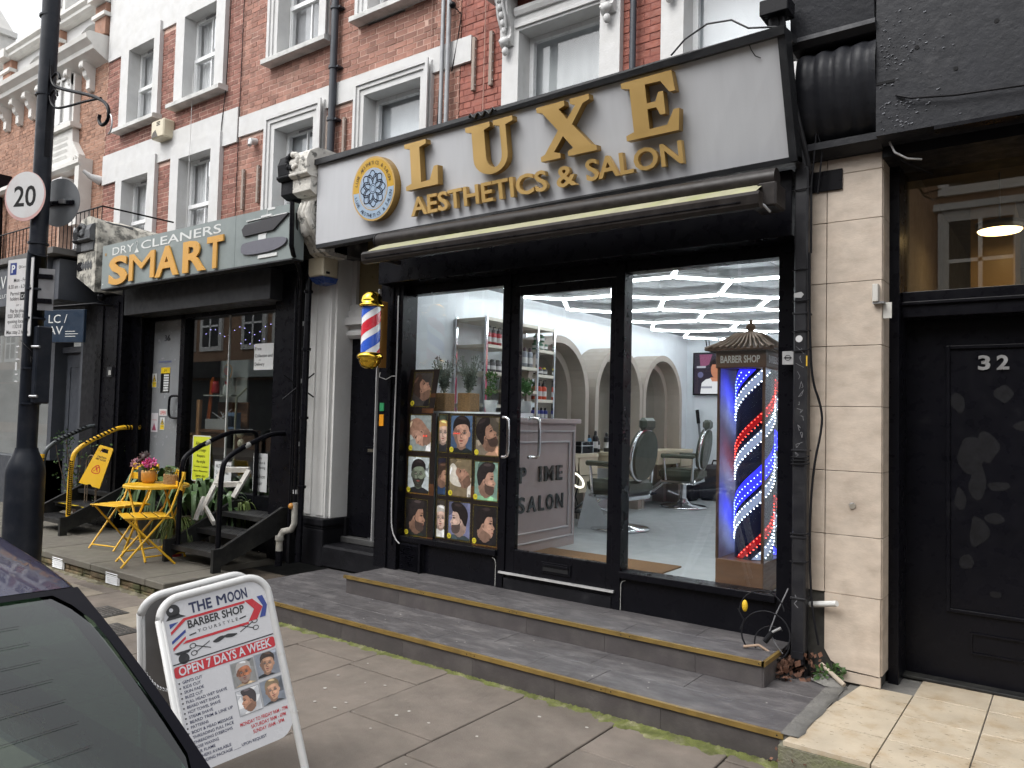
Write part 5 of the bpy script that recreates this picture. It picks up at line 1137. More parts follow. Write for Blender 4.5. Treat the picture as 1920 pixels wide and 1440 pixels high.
# big strap leaved plants behind the table
def strap(name,cx,cy,cz,n,L,lab,seed,pot=None,mat=GRN2,w=.02):
    t=thing(name,(cx,cy,.15),lab,'potted plant'); r=random.Random(seed); m=MB()
    for i in range(n):
        a=r.uniform(0,2*math.pi); l=L*r.uniform(.6,1.1); hgt=r.uniform(.15,.42)*L/.55; pts=[];N=8
        for k in range(N+1):
            u=k/N; rad=.03+l*.75*u; z=cz+hgt*4*u*(1-u)*.9+ (-.3*L)*u*u
            pts.append(Vector((cx+rad*math.cos(a),cy+rad*math.sin(a)*.85,max(z,.17))))
        s=Vector((-math.sin(a),math.cos(a),0)); vs=[]
        for k,p in enumerate(pts):
            u=k/N; ww=w*(1-.9*u**2)*(.7+.6*min(1,u*4)); vs+=[p-s*ww+Vector((0,0,.006)),p,p+s*ww+Vector((0,0,.006))]
        m.add(vs,[(k*3+j,(k+1)*3+j,(k+1)*3+j+1,k*3+j+1) for k in range(N) for j in (0,1)],mat,True)
    m.build('foliage',t)
    if pot:
        pr,ph,pm=pot; m=MB(); m.lathe([(0,0),(pr*.75,0),(pr,ph*.95),(pr*1.05,ph*.95),(pr*1.05,ph),(pr*.92,ph),(pr*.9,ph*.9),(0,ph*.9)],pm,(cx,cy,.15),24); m.build('pot',t)
    return t
GPOT=M('grey_plastic_pot',(.1,.1,.095),.55,var=.15,dirt=(.2,.19,.16),dscale=5,damt=.4)
strap('strap_leaf_plant',-8.45,-.12,.58,60,.62,'large arching strap leaved plant in the big grey pot behind the left chair',11,(.2,.38,GPOT),w=.028)
strap('strap_leaf_plant',-7.65,-.1,.5,64,.6,'arching strap leaved plant behind the bistro table',12,(.16,.3,M('beige_pot',(.3,.26,.2),.7,var=.1)),w=.028)
strap('strap_leaf_plant',-7.2,-.05,.5,40,.45,'strap leaved plant just left of the black steps',13,(.14,.28,GPOT),w=.022)
strap('spiky_plant',-7.22,-.55,.36,110,.3,'bushy spiky leaved plant in a red pot beside the black steps',14,(.09,.14,M('red_pot',(.45,.02,.03),.4)),mat=M('light_leaf',(.12,.17,.04),.55,var=.3,island=.35),w=.007)
strap('spiky_plant',-7.05,.05,.5,80,.28,'spiky leaved plant below the window notice',15,(.1,.25,GPOT),mat=MATS['light_leaf'],w=.009)
def shrub(cx,cy,z0,h,r_,n,lab,seed,flower=None):
    t=thing('shrub',(cx,cy,z0),lab,'shrub'); r=random.Random(seed); m=MB(); tips=[]
    for i in range(9):
        a=r.uniform(0,6.3); p=[Vector((cx+r.uniform(-.03,.03),cy+r.uniform(-.03,.03),z0))]
        for k in range(5): p.append(p[-1]+Vector((math.cos(a)*r_*.2*r.uniform(.4,1.3),math.sin(a)*r_*.2*r.uniform(.4,1.3),h/5.2*r.uniform(.8,1.15))))
        m.tube(p,[.009,.008,.007,.006,.004,.002],M('brown_stem',(.13,.09,.065),.9,var=.3),5); tips+=p[2:]
    m.build('stem',t); m=MB()
    for i,q in enumerate(tips): leafcloud(m,q,.09,.09,.07,n//len(tips)+1,.035,GRN,seed+i,0)
    m.build('foliage',t)
    if flower: 
        m=MB(); leafcloud(m,(cx+.05,cy-.1,z0+h*.8),.02,.02,.02,30,.025,flower,3,0); leafcloud(m,(cx-.15,cy-.1,z0+h*.5),.02,.02,.02,20,.02,flower,4,0); m.build('flower',t)
    return t
shrub(-9.75,.0,.15,1.15,.35,420,'leggy rose bush with a pale pink bloom between the striped handrails',21,M('pale_pink_petals',(.6,.35,.33),.8))
shrub(-10.4,-.05,.15,1.1,.35,420,'leggy green shrub against the navy shopfront',22)
m=MB()
for k,(w,h) in enumerate(((.13,.72),(.115,.7))): m.tube([(-9.65-w,-.25+k*.02,.3)]+[(-9.65+w*math.cos(t),-.25+k*.02,.3+h-.13+.13*math.sin(t)) for t in [math.pi-math.pi*i/10 for i in range(11)]]+[(-9.65+w,-.25+k*.02,.3)],.006,M('rusty_hoop',(.22,.17,.12),.7,.4),6)
m.build('plant_support',None,'thin arched metal plant hoop in front of the rose bush','plant support')
# white upturned wooden chair on the step
CW=M('chipped_white_wood',(.62,.61,.57),.7,var=.1,bump=.5,dirt=(.3,.27,.22),dscale=12,damt=.6)
wc=thing('broken_chair',(-6.9,-.2,.45),'chipped white wooden chair lying among the plants behind the black steps','chair')
for p,q,nm in (((-7.12,-.35,.55),(-7.0,-.2,1.0),'leg'),((-6.72,-.25,.75),(-6.62,-.15,1.02),'leg'),((-7.0,-.2,1.0),(-6.62,-.15,1.02),'rail'),((-7.04,-.25,.85),(-6.66,-.2,.88),'rail'),((-7.08,-.32,.62),(-6.8,-.4,.5),'rail'),((-7.15,-.3,.72),(-7.1,-.42,.5),'leg')):
    m=MB(); slat(m,p,q,.05,.028,CW,(0,1,.3)); m.build(nm,wc)
# ------------------------------------------------------------- navy shop (38)
NVY=M('slate_blue_paint',(.055,.062,.075),.4,var=.08,dirt=(.09,.09,.1),dscale=3,damt=.3)
f38=thing('shopfront',(-12,0,.15),'slate blue shopfront with white AV lettering at the left edge','shopfront')
m=MB(); m.box(-14.2,-10.4,-.55,.2,2.93,3.48,NVY); m.box(-10.38,-10.18,-.5,.2,2.93,3.44,NVY); m.box(-14.2,-10.1,-.62,YB,3.48,3.56,M('cornice_stone_dark',(.12,.115,.11),.8,var=.2)); m.build('fascia',f38,bevel=.004)
m=MB(FR((0,-.552,0),(1,0,0),(0,0,1))); tfit(m,'AV',-11.95,-11.52,3.17,.2,WP,.012,.01,bold=-.006) if False else None
tfit(m,'LCAV',-12.3,-11.62,3.17,.17,WP,.004); tfit(m,'HOME SOLUTIONS',-12.45,-11.2,3.04,.05,WP,.004); m.build('lettering',f38)
m=MB(); m.box(-10.45,-10.0,-.05,.35,.15,2.95,BLKM); m.box(-11.62,-11.5,.05,.3,.15,2.93,NVY); m.box(-10.62,-10.45,.0,.35,.15,2.93,NVY); m.box(-14.2,-11.5,.05,.3,.15,.85,NVY); m.box(-14.2,-10.45,.05,.3,2.72,2.93,NVY); m.build('frame',f38)
m=MB(); m.box(-11.45,-10.66,.2,.26,.4,2.35,NVY); m.box(-11.5,-10.62,.15,.28,2.35,2.43,NVY); d=m.build('door',f38); m=MB(); wallgrid(m,-11.4,-10.72,.6,2.25,.19,.2,[(-11.32,-10.8,.7,2.15)],NVY); m.build('door_moulding',d); m=MB(); m.box(-11.0,-10.93,.185,.19,1.75,1.8,WPAP); m.build('entry_panel',d)
m=MB(); m.box(-11.45,-10.66,.2,.206,2.43,2.72,GLSD); m.build('pane',f38); m=MB(); m.box(-14.2,-11.62,.15,.156,.85,2.72,GLSD); m.build('pane',f38)
m=MB(); m.box(-11.4,-10.7,.5,.52,2.43,2.75,M('orange_artwork',(.42,.15,.03),.6)); m.build('orange_artwork',None,'orange artwork behind the glass over the slate blue door','artwork')
m=MB(); m.box(-14.2,-10.5,2.5,2.55,.5,2.9,M('warm_inside_wall',(.36,.27,.2),.8)); m.box(-14.2,-10.5,.35,2.5,.45,.5,M('inside_wood_floor',(.2,.13,.08),.6)); m.box(-12.0,-11.7,.9,2.4,.5,2.9,M('pale_inside_panel',(.4,.38,.36),.7)); m.build('shop_room',None,'warm toned interior of the slate blue shop','room',kind='structure')
m=MB(); m.ell((-12.1,.5,1.75),.03,.02,.04,E('green_lamp',(.1,1,.3),5),8,6); m.ell((-11.65,.4,1.6),.03,.02,.04,E('green_lamp',(.1,1,.3),5),8,6); m.build('green_lamps',None,'two small green glowing lamps inside the slate blue shop window','lamp')
pj=thing('projecting_sign',(-10.0,-.45,2.4),'square navy hanging sign with white LC / AV letters beside the lamp post','projecting sign')
NB=M('navy_sign',(.015,.03,.055),.4,var=.04)
fr=FR((-10.3,-.62,2.38),(.93,.32,0),(0,0,1))
m=MB(fr); m.cbox(0,.68,0,.4,-.02,.02,NB,.004); m.build('board',pj)
m=MB(fr); tfit(m,'LC /',.13,.42,.24,.1,WP,.021); tfit(m,'AV',.13,.36,.1,.1,WP,.021)
for i in range(3): m.box(.4,.4+(.15,.2,.16)[i],.13-i*.03,.138-i*.03,.021,.0215,WP)
m.build('lettering',pj)
m=MB(); m.tube([(-10.28,-.58,2.82),(-9.62,-.3,2.86),(-9.58,-.12,2.86)],.018,BLK,8); m.ell((-9.6,-.25,2.95),.05,.05,.05,BLK,8,6); m.build('bracket',pj)
# balcony railing above
rl=thing('balcony_railing',(-13,.6,4.1),'thin black balcony railing above the slate blue shop','railing')
m=MB(); m.box(-16.5,-11.5,.5,YB,3.86,3.95,M('balcony_slab',(.2,.19,.18),.8)); m.build('slab',rl)
for (a,b) in (((-16.5,.6),(-11.5,.6)),((-11.5,.6),(-11.5,1.7))):
    m=MB(); m.tube([(*a,4.55),(*b,4.55)],.013,BLK,6); m.tube([(*a,4.0),(*b,4.0)],.01,BLK,6); m.build('rail',rl)
for i in range(38): 
    m=MB(); m.tube([(-16.5+i*.135,.6,3.95),(-16.5+i*.135,.6,4.55)],.007,BLK,5); m.build('baluster',rl)
# ------------------------------------------------------------- lamp post with signs
LPX,LPY=-7.25,-1.92
lp=thing('lamp_post',(LPX,LPY,0),'tall dark steel lamp post carrying the 20 sign and parking sign','lamp post')
POST=M('dark_blue_black_post',(.01,.013,.02),.4,0,var=.12,bump=.1,dirt=(.04,.04,.045),dscale=6,damt=.35,spec=.25)
lx=lambda z:(LPX+ -.012*0,LPY,z)
m=MB(); m.lathe([(.15,0),(.15,1.02),(.147,1.06),(.13,1.12),(.1,1.19),(.088,1.225),(.086,1.24)],POST,(LPX,LPY,0),28); m.tube([(LPX,LPY,1.23),(LPX+.01,LPY,2.9),(LPX+.02,LPY,2.92)],.078,POST,24); m.tube([(LPX+.02,LPY,2.9),(LPX+.06,LPY,8.5)],.07,POST,24)
for z in (3.0,2.6,2.35,1.92,1.62,4.3,5.0): m.tube([(LPX+.02,LPY,z-.008),(LPX+.02,LPY,z+.008)],.082,POST,24)
m.build('post',lp)
m=MB(); m.cbox(LPX+.09,LPX+.17,LPY-.03,LPY+.09,1.62,2.28,POST,.01); 
for z in (1.68,2.1): m.tube([(LPX+.13,LPY-.05,z),(LPX+.2,LPY-.02,z)],.012,STL,6)
m.build('tray',lp)
n20=Vector((.38,-.926,0)); d20=Vector((.926,.38,0))
SGW=M('sign_white',(.6,.6,.6),.4,var=.04,dirt=(.42,.36,.34),dscale=6,damt=.4); SGR=M('faded_red_ring',(.55,.33,.31),.4,var=.1); SGB=M('sign_back_grey',(.17,.18,.19),.5,.3,var=.08)
sp=thing('speed_sign',tuple(Vector((LPX,LPY,3.18))),'round 20 speed limit sign with faded red ring on the lamp post','road sign')
fr=FR(Vector((LPX,LPY,3.39))+n20*.11+d20*-.04,d20,(0,0,1))
m=MB(fr); m.prism(arc(0,0,.215,0,2*math.pi,40)[:-1],-.004,0,SGR,side=SGB,back=True); m.disc(0,.012,.2,.0008,SGW,36); tfit(m,'20',-.115,.115,-.085,.17,BKP,.0016,bold=.015); m.build('sign_face',sp)
fr=FR(Vector((LPX,LPY,3.39))-n20*.11+d20*.1,d20,(0,0,1))
bs=thing('road_sign_back',tuple(Vector((LPX+.1,LPY+.1,3.18))),'plain grey back of a round road sign behind the lamp post','road sign')
m=MB(fr); m.prism(arc(0,0,.215,0,2*math.pi,40)[:-1],-.004,0,SGB,back=True); m.box(-.12,.16,-.025,.01,0,.02,BLK); m.box(.03,.09,-.02,.02,.02,.04,STL); m.build('sign_back',bs)
t8=R(10); d8=Vector((math.cos(t8),math.sin(t8),0)); n8=Vector((math.sin(t8),-math.cos(t8),0))
pk=thing('parking_sign',(LPX,LPY,2.18),'tall white permit parking plate on the lamp post reading Mon-Fri','parking sign')
fr=FR(Vector((LPX-.29,LPY,2.19))+n8*.12,d8,(0.0,0,1))
m=MB(fr); m.prism(rrect(0,0,.37,.68,.012,3),-.004,0,SGB,side=SGB,back=True); m.prism(rrect(.006,.006,.364,.674,.01,3),.0008,.0008,SGW)
m.box(.04,.13,.54,.645,.001,.0016,ink(40,60,130)); tfit(m,'P',.06,.11,.56,.065,WP,.002,bold=.03)
tfit(m,'Camden',.19,.32,.595,.02,BKP,.0015); ringline(m,arc(.175,.604,.012,0,6,8),.005,.0015,BKP,False)
for (t_,a,b,z,c) in (('Mon - Fri',.1,.27,.475,.032),('8.30 am - 6.30 pm',.03,.34,.42,.032),('Permit',.06,.19,.36,.032),('holders',.06,.19,.315,.032),('or -',.15,.22,.265,.022),('Pay by phone',.07,.3,.21,.032),('020 3003 2532',.04,.33,.165,.032),('quoting location',.04,.33,.12,.03),('13218',.12,.24,.075,.03),('Max stay 2 hours',.03,.34,.025,.032)): tfit(m,t_,a,b,z,c,BKP,.0015,bold=.006)
m.box(.2,.32,.315,.385,.001,.0016,BKP); tfit(m,'CA-P',.21,.31,.33,.035,WP,.002)
m.build('sign_face',pk)
m=MB(FR(Vector((LPX+.12,LPY+.04,2.42)),Vector((.6,.8,0)),(0,0,1))); m.box(-.06,.06,0,.36,-.002,.002,M('aluminium_plate',(.3,.3,.31),.4,.7)); m.cbox(-.07,.05,.27,.31,-.03,.02,BLK,.004); m.cbox(-.07,.05,.06,.1,-.03,.02,BLK,.004); m.build('back_plate',pk)
m=MB(FR(Vector((LPX-.06,LPY-.085,0)),(1,0,0),(0,0,1)))
for i,z in enumerate((2.1,2.05,1.99,1.86,1.8)): m.box(-.035,-.035+(.06,.04,.08,.05,.06)[i],z,z+.012,0,.001,WPAP)
m.box(-.04,.0,1.9,1.97,.0,.001,WPAP); m.build('torn_sticker',lp)
m=MB(); P0=Vector((LPX+.07,LPY,0))
sc=lambda pts:[(LPX+.09+a,LPY+b,z) for a,b,z in pts]
m.tube(smoothp(sc([(0,0,4.55),(.03,0,4.38),(.15,.01,4.32),(.45,.02,4.22),(.75,.03,4.12),(.95,.04,4.02),(1.0,.04,3.93),(.97,.04,3.86),(.88,.04,3.85),(.83,.04,3.9),(.84,.04,3.95)]),False,3),.014,BLK,8)
m.tube(smoothp(sc([(0,0,4.3),(.04,0,4.2),(.12,.01,4.15),(.3,.02,4.13),(.6,.03,4.11),(.86,.035,4.08)]),False,2),.01,BLK,8)
m.tube(smoothp(sc([(0,0,4.42),(.07,.01,4.47),(.13,.01,4.46),(.16,.01,4.4)]),False,2),.012,BLK,8); m.tube(smoothp(sc([(0,0,4.28),(.06,.01,4.33),(.11,.01,4.31),(.13,.01,4.26)]),False,2),.01,BLK,8)
m.tube(arc3:=[(LPX+1.09+.05*math.cos(t),LPY+.04,3.84+.08*math.sin(t)) for t in [1.2-i*.35 for i in range(9)]],.006,STL,6); m.box(LPX+.06,LPX+.1,LPY-.02,LPY+.02,3.75,4.6,BLK); m.build('scroll_bracket',lp)
m=MB(); m.tube([(LPX-.05,LPY-.07,2.16),(LPX+.05,LPY-.08,2.12),(LPX+.1,LPY-.03,2.05),(LPX+.11,LPY-.02,1.98),(LPX+.09,LPY-.04,2.02),(LPX+.1,LPY-.03,1.9)],.004,BLK,5); m.build('cable_tie',lp)
# ------------------------------------------------------------- fittings on the upper walls
def downpipe(x,z0,z1,r_,mat,lab,collars=()):
    m=MB(); m.tube([(x,YB-.08,z0),(x,YB-.08,z1)],r_,mat,10)
    for z in collars: m.tube([(x,YB-.08,z-.02),(x,YB-.08,z+.02)],r_*1.3,mat,10); m.box(x-.02,x+.1,YB-.09,YB,z-.012,z+.012,mat)
    m.build('drainpipe',None,lab,'drainpipe')
PIPE=M('blue_black_pipe',(.025,.03,.04),.4,var=.1)
downpipe(-7.88,3.5,8,.05,PIPE,'dark cast drainpipe between the two window bays of the brown brick house',(5.45,6.15,6.95))
downpipe(-3.47,3.7,7,.032,PIPE,'slim dark drainpipe on the red painted wall between its two windows')
downpipe(-5.96,3.9,7.5,.025,M('grey_conduit',(.3,.31,.32),.5,.3),'left of two grey conduits rising beside the red painted wall')
downpipe(-5.87,3.9,7.5,.028,M('grey_conduit',(.3,.31,.32),.5,.3),'right of two grey conduits rising beside the red painted wall')
m=MB(); m.tube([(-6.0,YB-.03,7),(-6.01,YB-.03,6),(-6.05,YB-.03,5),(-6.04,YB-.03,4)],.008,BLK,5); m.tube([(-6.18,YB-.03,7),(-6.2,YB-.02,5.6),(-6.17,YB-.02,4)],.005,M('pinkish_cable',(.4,.25,.2),.7),5)
m.tube([(-5.36,YB-.03,7),(-5.38,YB-.02,4)],.005,M('pinkish_cable',(.4,.25,.2),.7),5); m.tube([(-5.8,YB-.12,6.35),(-5.72,YB-.03,6.25),(-5.78,YB-.03,5.9),(-5.84,YB-.04,5.6)],.008,BLK,5); m.ell((-5.8,YB-.1,6.35),.04,.04,.04,BLK,8,6); m.build('wall_cables',None,'thin cables hanging down the wall beside the grey conduits','cable')
m=MB(); m.tube([(-10.35,YB-.03,8),(-10.4,YB-.03,6.5),(-10.45,YB-.05,5.9),(-10.5,YB-.03,4.9),(-10.55,YB-.02,4.4)],.007,BLK,5); m.tube([(-10.02,YB-.03,8),(-10.03,YB-.03,4.4)],.006,BLK,5); m.tube([(-11.2,YB-.1,6.9),(-11.22,YB-.1,4.3)],.005,WHT,5); m.build('wall_cables',None,'dark cables hanging down the end of the white band','cable')
BAT=M('grey_timber_batten',(.33,.27,.23),.85,var=.2,stretch=(8,8,1),bump=.5)
for (x,z0,z1,lab) in ((-5.52,5.3,5.92,'left weathered batten on the red painted wall'),(-5.27,5.3,5.92,'right weathered batten on the red painted wall'),(-8.02,4.4,5.55,'weathered batten left of the dark drainpipe'),(-7.69,4.4,5.46,'weathered batten right of the dark drainpipe'),(-9.87,4.55,5.15,'left batten on the brick above the clothes brush emblem'),(-9.51,4.6,5.15,'right batten on the brick above the clothes brush emblem')):
    m=MB(); m.cbox(x-.022,x+.022,YB-.045,YB-.004,z0,z1,BAT,.004)
    for k in range(6): m.ell((x+.028,YB-.03,z0+.06+k*(z1-z0-.1)/5),.008,.008,.008,STL,5,4)
    m.build('timber_batten',None,lab,'batten','weathered timber battens on the house fronts')
m=MB(); m.tube([(-9.62,YB,5.52),(-9.62,YB-.1,5.5)],.05,WHT,14); m.ell((-9.62,YB-.11,5.5),.045,.02,.045,STL,10,6); m.tube([(-9.6,YB-.1,5.5),(-9.58,YB-.14,5.42)],.03,WHT,8); m.build('flue_vent',None,'small round white flue outlet on the brown brick wall','vent')
m=MB(); m.tube([(-14.3,YB,5.72),(-14.32,YB-.18,5.76),(-14.35,YB-.28,5.84)],[.09,.05,.03],WHT,12); m.build('flue_vent',None,'white horn shaped flue outlet at the edge of the orange brick wall','vent')
m=MB(); m.cbox(-12.22,-11.84,YB-.2,YB,6.0,6.3,CRM,.02); m.add([(-12.2,YB-.203,6.02),(-12.0,YB-.203,6.02),(-12.08,YB-.203,6.14),(-12.16,YB-.203,6.1)],[(0,1,2,3)],M('peeled_patch',(.12,.11,.1),.8)); 
for k in range(3): m.box(-12.05,-11.95,YB-.204,YB-.2,6.2+k*.025,6.21+k*.025,DG)
m.build('alarm_box',None,'weathered cream alarm box high on the dark red brick wall','alarm box')
m=MB(); m.box(-18.6,-18.2,YB-.3,YB,6.2,6.45,BLK); m.tube([(-18.4,YB-.15,6.2),(-18.45,YB-.1,5.2),(-18.45,YB-.1,4.0)],.06,BLK,8); m.build('rain_hopper',None,'black rainwater hopper and pipe at the far left','rain hopper')
# ------------------------------------------------------------- grey tiled steps in front of the salon
TILE=M('grey_slate_tile',(.082,.077,.079),.55,var=.16,scale=5,bump=.35,bscale=90,dirt=(.17,.16,.155),dscale=5,damt=.55,stretch=(1,2.2,1),dlo=.48,dhi=.7,objrand=.07)
RISR=M('dark_riser_tile',(.07,.062,.062),.5,var=.12,bump=.2,dirt=(.12,.11,.1),dscale=7,damt=.5,objrand=.08)
BRASS=M('worn_brass_nosing',(.3,.2,.06),.4,.45,var=.15,scale=14,dirt=(.13,.09,.04),dscale=12,damt=.6,stretch=(.6,1,1))
stp=thing('entrance_steps',(-3.1,-.5,0),'two broad grey tiled steps with brass edging before the salon','steps')
m=MB(); m.box(-5.65,-1.13,-1.035,.05,-.05,.135,JNT); m.box(-4.77,-1.42,-.46,.05,.135,.275,JNT); m.build('core',stp)
def tiles(xs,ys,z,t=.012,zz=None,skip=None):
    for a,b in zip(xs,xs[1:]):
        for c,d in zip(ys,ys[1:]):
            if skip and skip(a,b,c,d): continue
            m=MB(); m.cbox(a+.0012,b-.0012,c+.0012,d-.0012,z-t,z+rnd.uniform(-.0006,.0006),TILE,.0015); m.build('tile',stp)
# lower tread: front row staggered, then back rows
tiles([-5.66,-5.2,-4.6,-3.4,-2.62,-2.2,-1.13],[-1.05,-.76],.15)
tiles([-5.66,-4.9,-4.2,-3.05,-2.35,-1.75,-1.13],[-.76,-.46],.15)
tiles([-5.66,-5.25,-4.78],[-.46,-.18,.07],.15); tiles([-1.42,-1.13],[-.46,-.1],.15)
tiles([-4.8,-4.1,-2.9,-2.3,-1.40],[-.49,-.24],.29); tiles([-4.8,-3.5,-2.6,-1.9,-1.40],[-.24,.03],.29)
m=MB(); m.cbox(-5.66,-4.87,-.0,.07,.12,.149,TILE,.002) if False else None
def risers(xs,y,z0,z1):
    for a,b in zip(xs,xs[1:]):
        m=MB(); m.box(a+.001,b-.001,y,y+.01,z0,z1,RISR); m.build('riser_tile',stp)
risers([-5.66,-5.0,-4.2,-3.6,-3.0,-2.4,-1.75,-1.13],-1.045,-.02,.128); risers([-4.79,-4.2,-3.0,-2.4,-1.8,-1.41],-.482,.151,.268)
for (x0,x1,y,z) in ((-4.9,-1.12,-1.058,.15),(-4.81,-1.395,-.497,.29)):
    m=MB(); n=4
    for i in range(n):
        a=x0+(x1-x0)*i/n; b=x0+(x1-x0)*(i+1)/n; m.box(a+.001,b-.001,y,y+.02,z-.022,z+.0025,BRASS)
        for k in (a+.03,b-.03): m.ell((k,y,z-.01),.004,.003,.004,DG,6,4)
    m.build('brass_nosing',stp)
m=MB(); m.box(-5.66,-4.9,-1.058,-1.04,.128,.152,BRASS); m.build('brass_nosing',stp)
m=MB(); m.box(-1.41,-1.392,-.497,-.2,.268,.2925,BRASS); m.build('brass_nosing',stp)
m=MB(); m.box(-1.42,-1.4,-.48,-.1,.151,.268,RISR); m.build('riser_tile',stp)
CEM=M('cement_fillet',(.14,.135,.125),.9,var=.2,bump=.8,bscale=50,dirt=(.22,.21,.19),dscale=9,damt=.5)
m=MB(); vs=[]
for i in range(13):
    y=-1.06+i*.075
    for j,(x,z) in enumerate(((-1.135,.152),(-1.1,.156),(-1.05,.155),(-1.04,.1),(-1.04,-.02))): vs.append((x+rnd.uniform(-.008,.008),y,z+rnd.uniform(-.003,.004)))
m.add(vs,[(i*5+j,(i+1)*5+j,(i+1)*5+j+1,i*5+j+1) for i in range(12) for j in range(4)],CEM,True); m.box(-1.14,-1.05,-1.05,-.15,-.02,.15,CEM); m.build('cement_edge',stp)
# ------------------------------------------------------------- number 32: tiled pier, fascia, door, forecourt
TRAV=M('travertine_pier',(.5,.425,.35),.45,var=.12,scale=9,bump=.15,bscale=60,dirt=(.34,.27,.21),dscale=5.5,damt=.55,objrand=.06,dlo=.46,dhi=.7,stretch=(1,1,1.6))
pier=thing('tiled_pier',(-1.1,-.08,.15),'beige stone tiled pier between salon drainpipe and black door 32','pier')
m=MB(); m.box(-1.3,-.9,-.065,.2,.05,3.16,JNT); m.build('core',pier)
zsP=[.215,.64,.975,1.34,1.71,2.06,2.43,2.79,3.07,3.165]
m=MB(); m.cbox(-1.1,-.889,-.082,-.065,.155,.212,TRAV,.0015); m.build('tile',pier)
for i,(a,b) in enumerate(zip(zsP,zsP[1:])):
    if i>0:
        m=MB(); m.cbox(-1.295,-1.189,-.08,-.065,a+.002,b-.002,TRAV,.0015); m.build('tile',pier)
    x0=-1.185
    if i==0:
        m=MB(FR((0,-.065,0),(1,0,0),(0,0,1))); m.prism([(-1.185,.64),(-1.185,.32),(-1.15,.26),(-1.08,.225),(-.892,.217),(-.892,.638)],0,.022,TRAV); m.build('tile',pier)
    else:
        m=MB(); m.cbox(x0,-.889,-.081,-.065,a+.0015,b-.0015,TRAV,.0015); m.build('tile',pier)
    m=MB(); m.cbox(-.9,-.884,-.063,.2,a+.0015,b-.0015,TRAV,.0015); m.build('tile',pier)
m=MB(); m.box(-1.35,-1.18,-.06,.1,.15,.64,M('maroon_paint',(.06,.015,.02),.6,var=.2)); m.build('old_maroon_wall',pier)
m=MB(); m.box(-1.295,-1.1,-.095,-.08,2.98,3.1,BLK); m.build('black_patch',None,'black painted metal plate at the top of the beige pier','plate')
m=MB(); m.cbox(-.93,-.9,-.13,-.08,2.3,2.4,M('white_bracket',(.55,.54,.5),.4),.003); m.box(-.93,-.87,-.12,-.06,2.29,2.3,STL); m.box(-.885,-.84,-.07,-.065,2.21,2.3,M('white_bracket',(.55,.54,.5),.4)); m.build('light_bracket',None,'small pale metal bracket on the corner of the beige pier','bracket')
m=MB(); m.tube([(-1.04,-.085,1.15),(-1.035,-.095,1.145)],.018,STL,8); m.build('wall_fixing',None,'small round fixing halfway down the beige pier','fixing')
m=MB(); m.tube([(-1.26,-.1,.56),(-1.1,-.16,.6)],.017,M('white_pipe',(.6,.6,.58),.5),8); m.build('overflow_pipe',None,'short white overflow pipe poking out low at the beige pier','pipe')
# black corbel above the pier
BLD=M('peeling_black_paint',(.017,.018,.022),.45,var=.15,bump=.35,bscale=22,dirt=(.06,.06,.065),dscale=5,damt=.35,dlo=.55,dhi=.75,spec=.22)
cb=thing('console',(-1.1,-.2,3.17),'black painted ribbed console above the beige pier at top right','console')
m=MB()
nx=24; prof=[(-.05,3.2),(-.1,3.24),(-.2,3.3),(-.26,3.4),(-.3,3.52),(-.31,3.62),(-.28,3.72),(-.2,3.77)]
vs=[]
for i in range(nx+1):
    x=-1.31+.43*i/nx; b=.022*abs(math.sin(math.pi*i/nx*4.5))
    for (y,z) in prof: vs.append((x,y-b,z+.004*math.sin(i)))
m.add(vs,[(i*8+j,(i+1)*8+j,(i+1)*8+j+1,i*8+j+1) for i in range(nx) for j in range(7)],BLD,True); m.build('ribs',cb)
m=MB(); m.sweep([(.1,3.165),(-.12,3.165),(-.2,3.2),(-.2,3.24),(-.05,3.26),(.1,3.26)],'x',-1.32,-.88,BLD); m.sweep([(.1,3.75),(-.3,3.77),(-.34,3.8),(-.33,3.83),(.1,3.84)],'x',-1.33,-.88,BLD); m.sweep([(.1,3.83),(-.3,3.83),(-.33,4.1),(-.3,4.5),(.1,4.5)],'x',-1.34,-.89,BLD); m.box(-1.31,-.9,-.05,.1,3.2,3.8,BLD); m.build('mouldings',cb)
m=MB(FR((0,-.322,0),(1,0,0),(.0,-.1,1))); m.prism([(-1.13,3.86),(-1.0,3.87),(-.98,3.93),(-.99,4.03),(-1.04,4.02),(-1.04,3.95),(-1.08,3.95),(-1.1,4.02),(-1.13,3.98)],.0,.004,M('bare_plaster',(.42,.36,.28),.9,var=.2,bump=.5)); m.build('paint_loss',cb)
fs=thing('shop_fascia',(.5,-.3,3.18),'large peeling black fascia board above the black door 32','fascia')
m=MB(); m.box(-.88,3.2,-.3,-.1,3.18,5.0,BLD); m.build('board',fs)
m=MB(); m.box(-.885,3.2,-.1,.45,3.12,3.2,BLKM); m.box(-.6,3.2,-.3,-.22,3.16,3.18,BLK); m.build('soffit',fs)
PEEL=M('paint_flakes',(.13,.135,.15),.6,var=.3,island=.4)
m=MB(); r=random.Random(12)
for _ in range(150):
    x=-.87+abs(r.gauss(0,.16)); z=r.choice([r.uniform(3.2,3.35),3.25+r.random()*.6,r.gauss(3.62,.05)]); a=r.uniform(.004,.016)
    m.add([(x,-.302,z),(x+a,-.309,z+.002),(x+a*.8,-.304,z+a*.5),(x,-.302,z+a*.4)],[(0,1,2,3)],PEEL)
m.build('paint_flakes',fs,kind='stuff')
m=MB()
for x,z in ((-.68,3.62),(-.32,3.66),(-.75,3.36),(-.5,3.46)): m.tube([(x,-.303,z),(x,-.2999,z)],.012,DG,8)
m.box(-.88,-.79,-.304,-.3,3.46,3.475,DG); m.tube([(-.78,-.31,3.38),(-.7,-.33,3.34),(-.5,-.33,3.31),(-.2,-.33,3.29),(.2,-.33,3.3)],.006,BLKM,6)
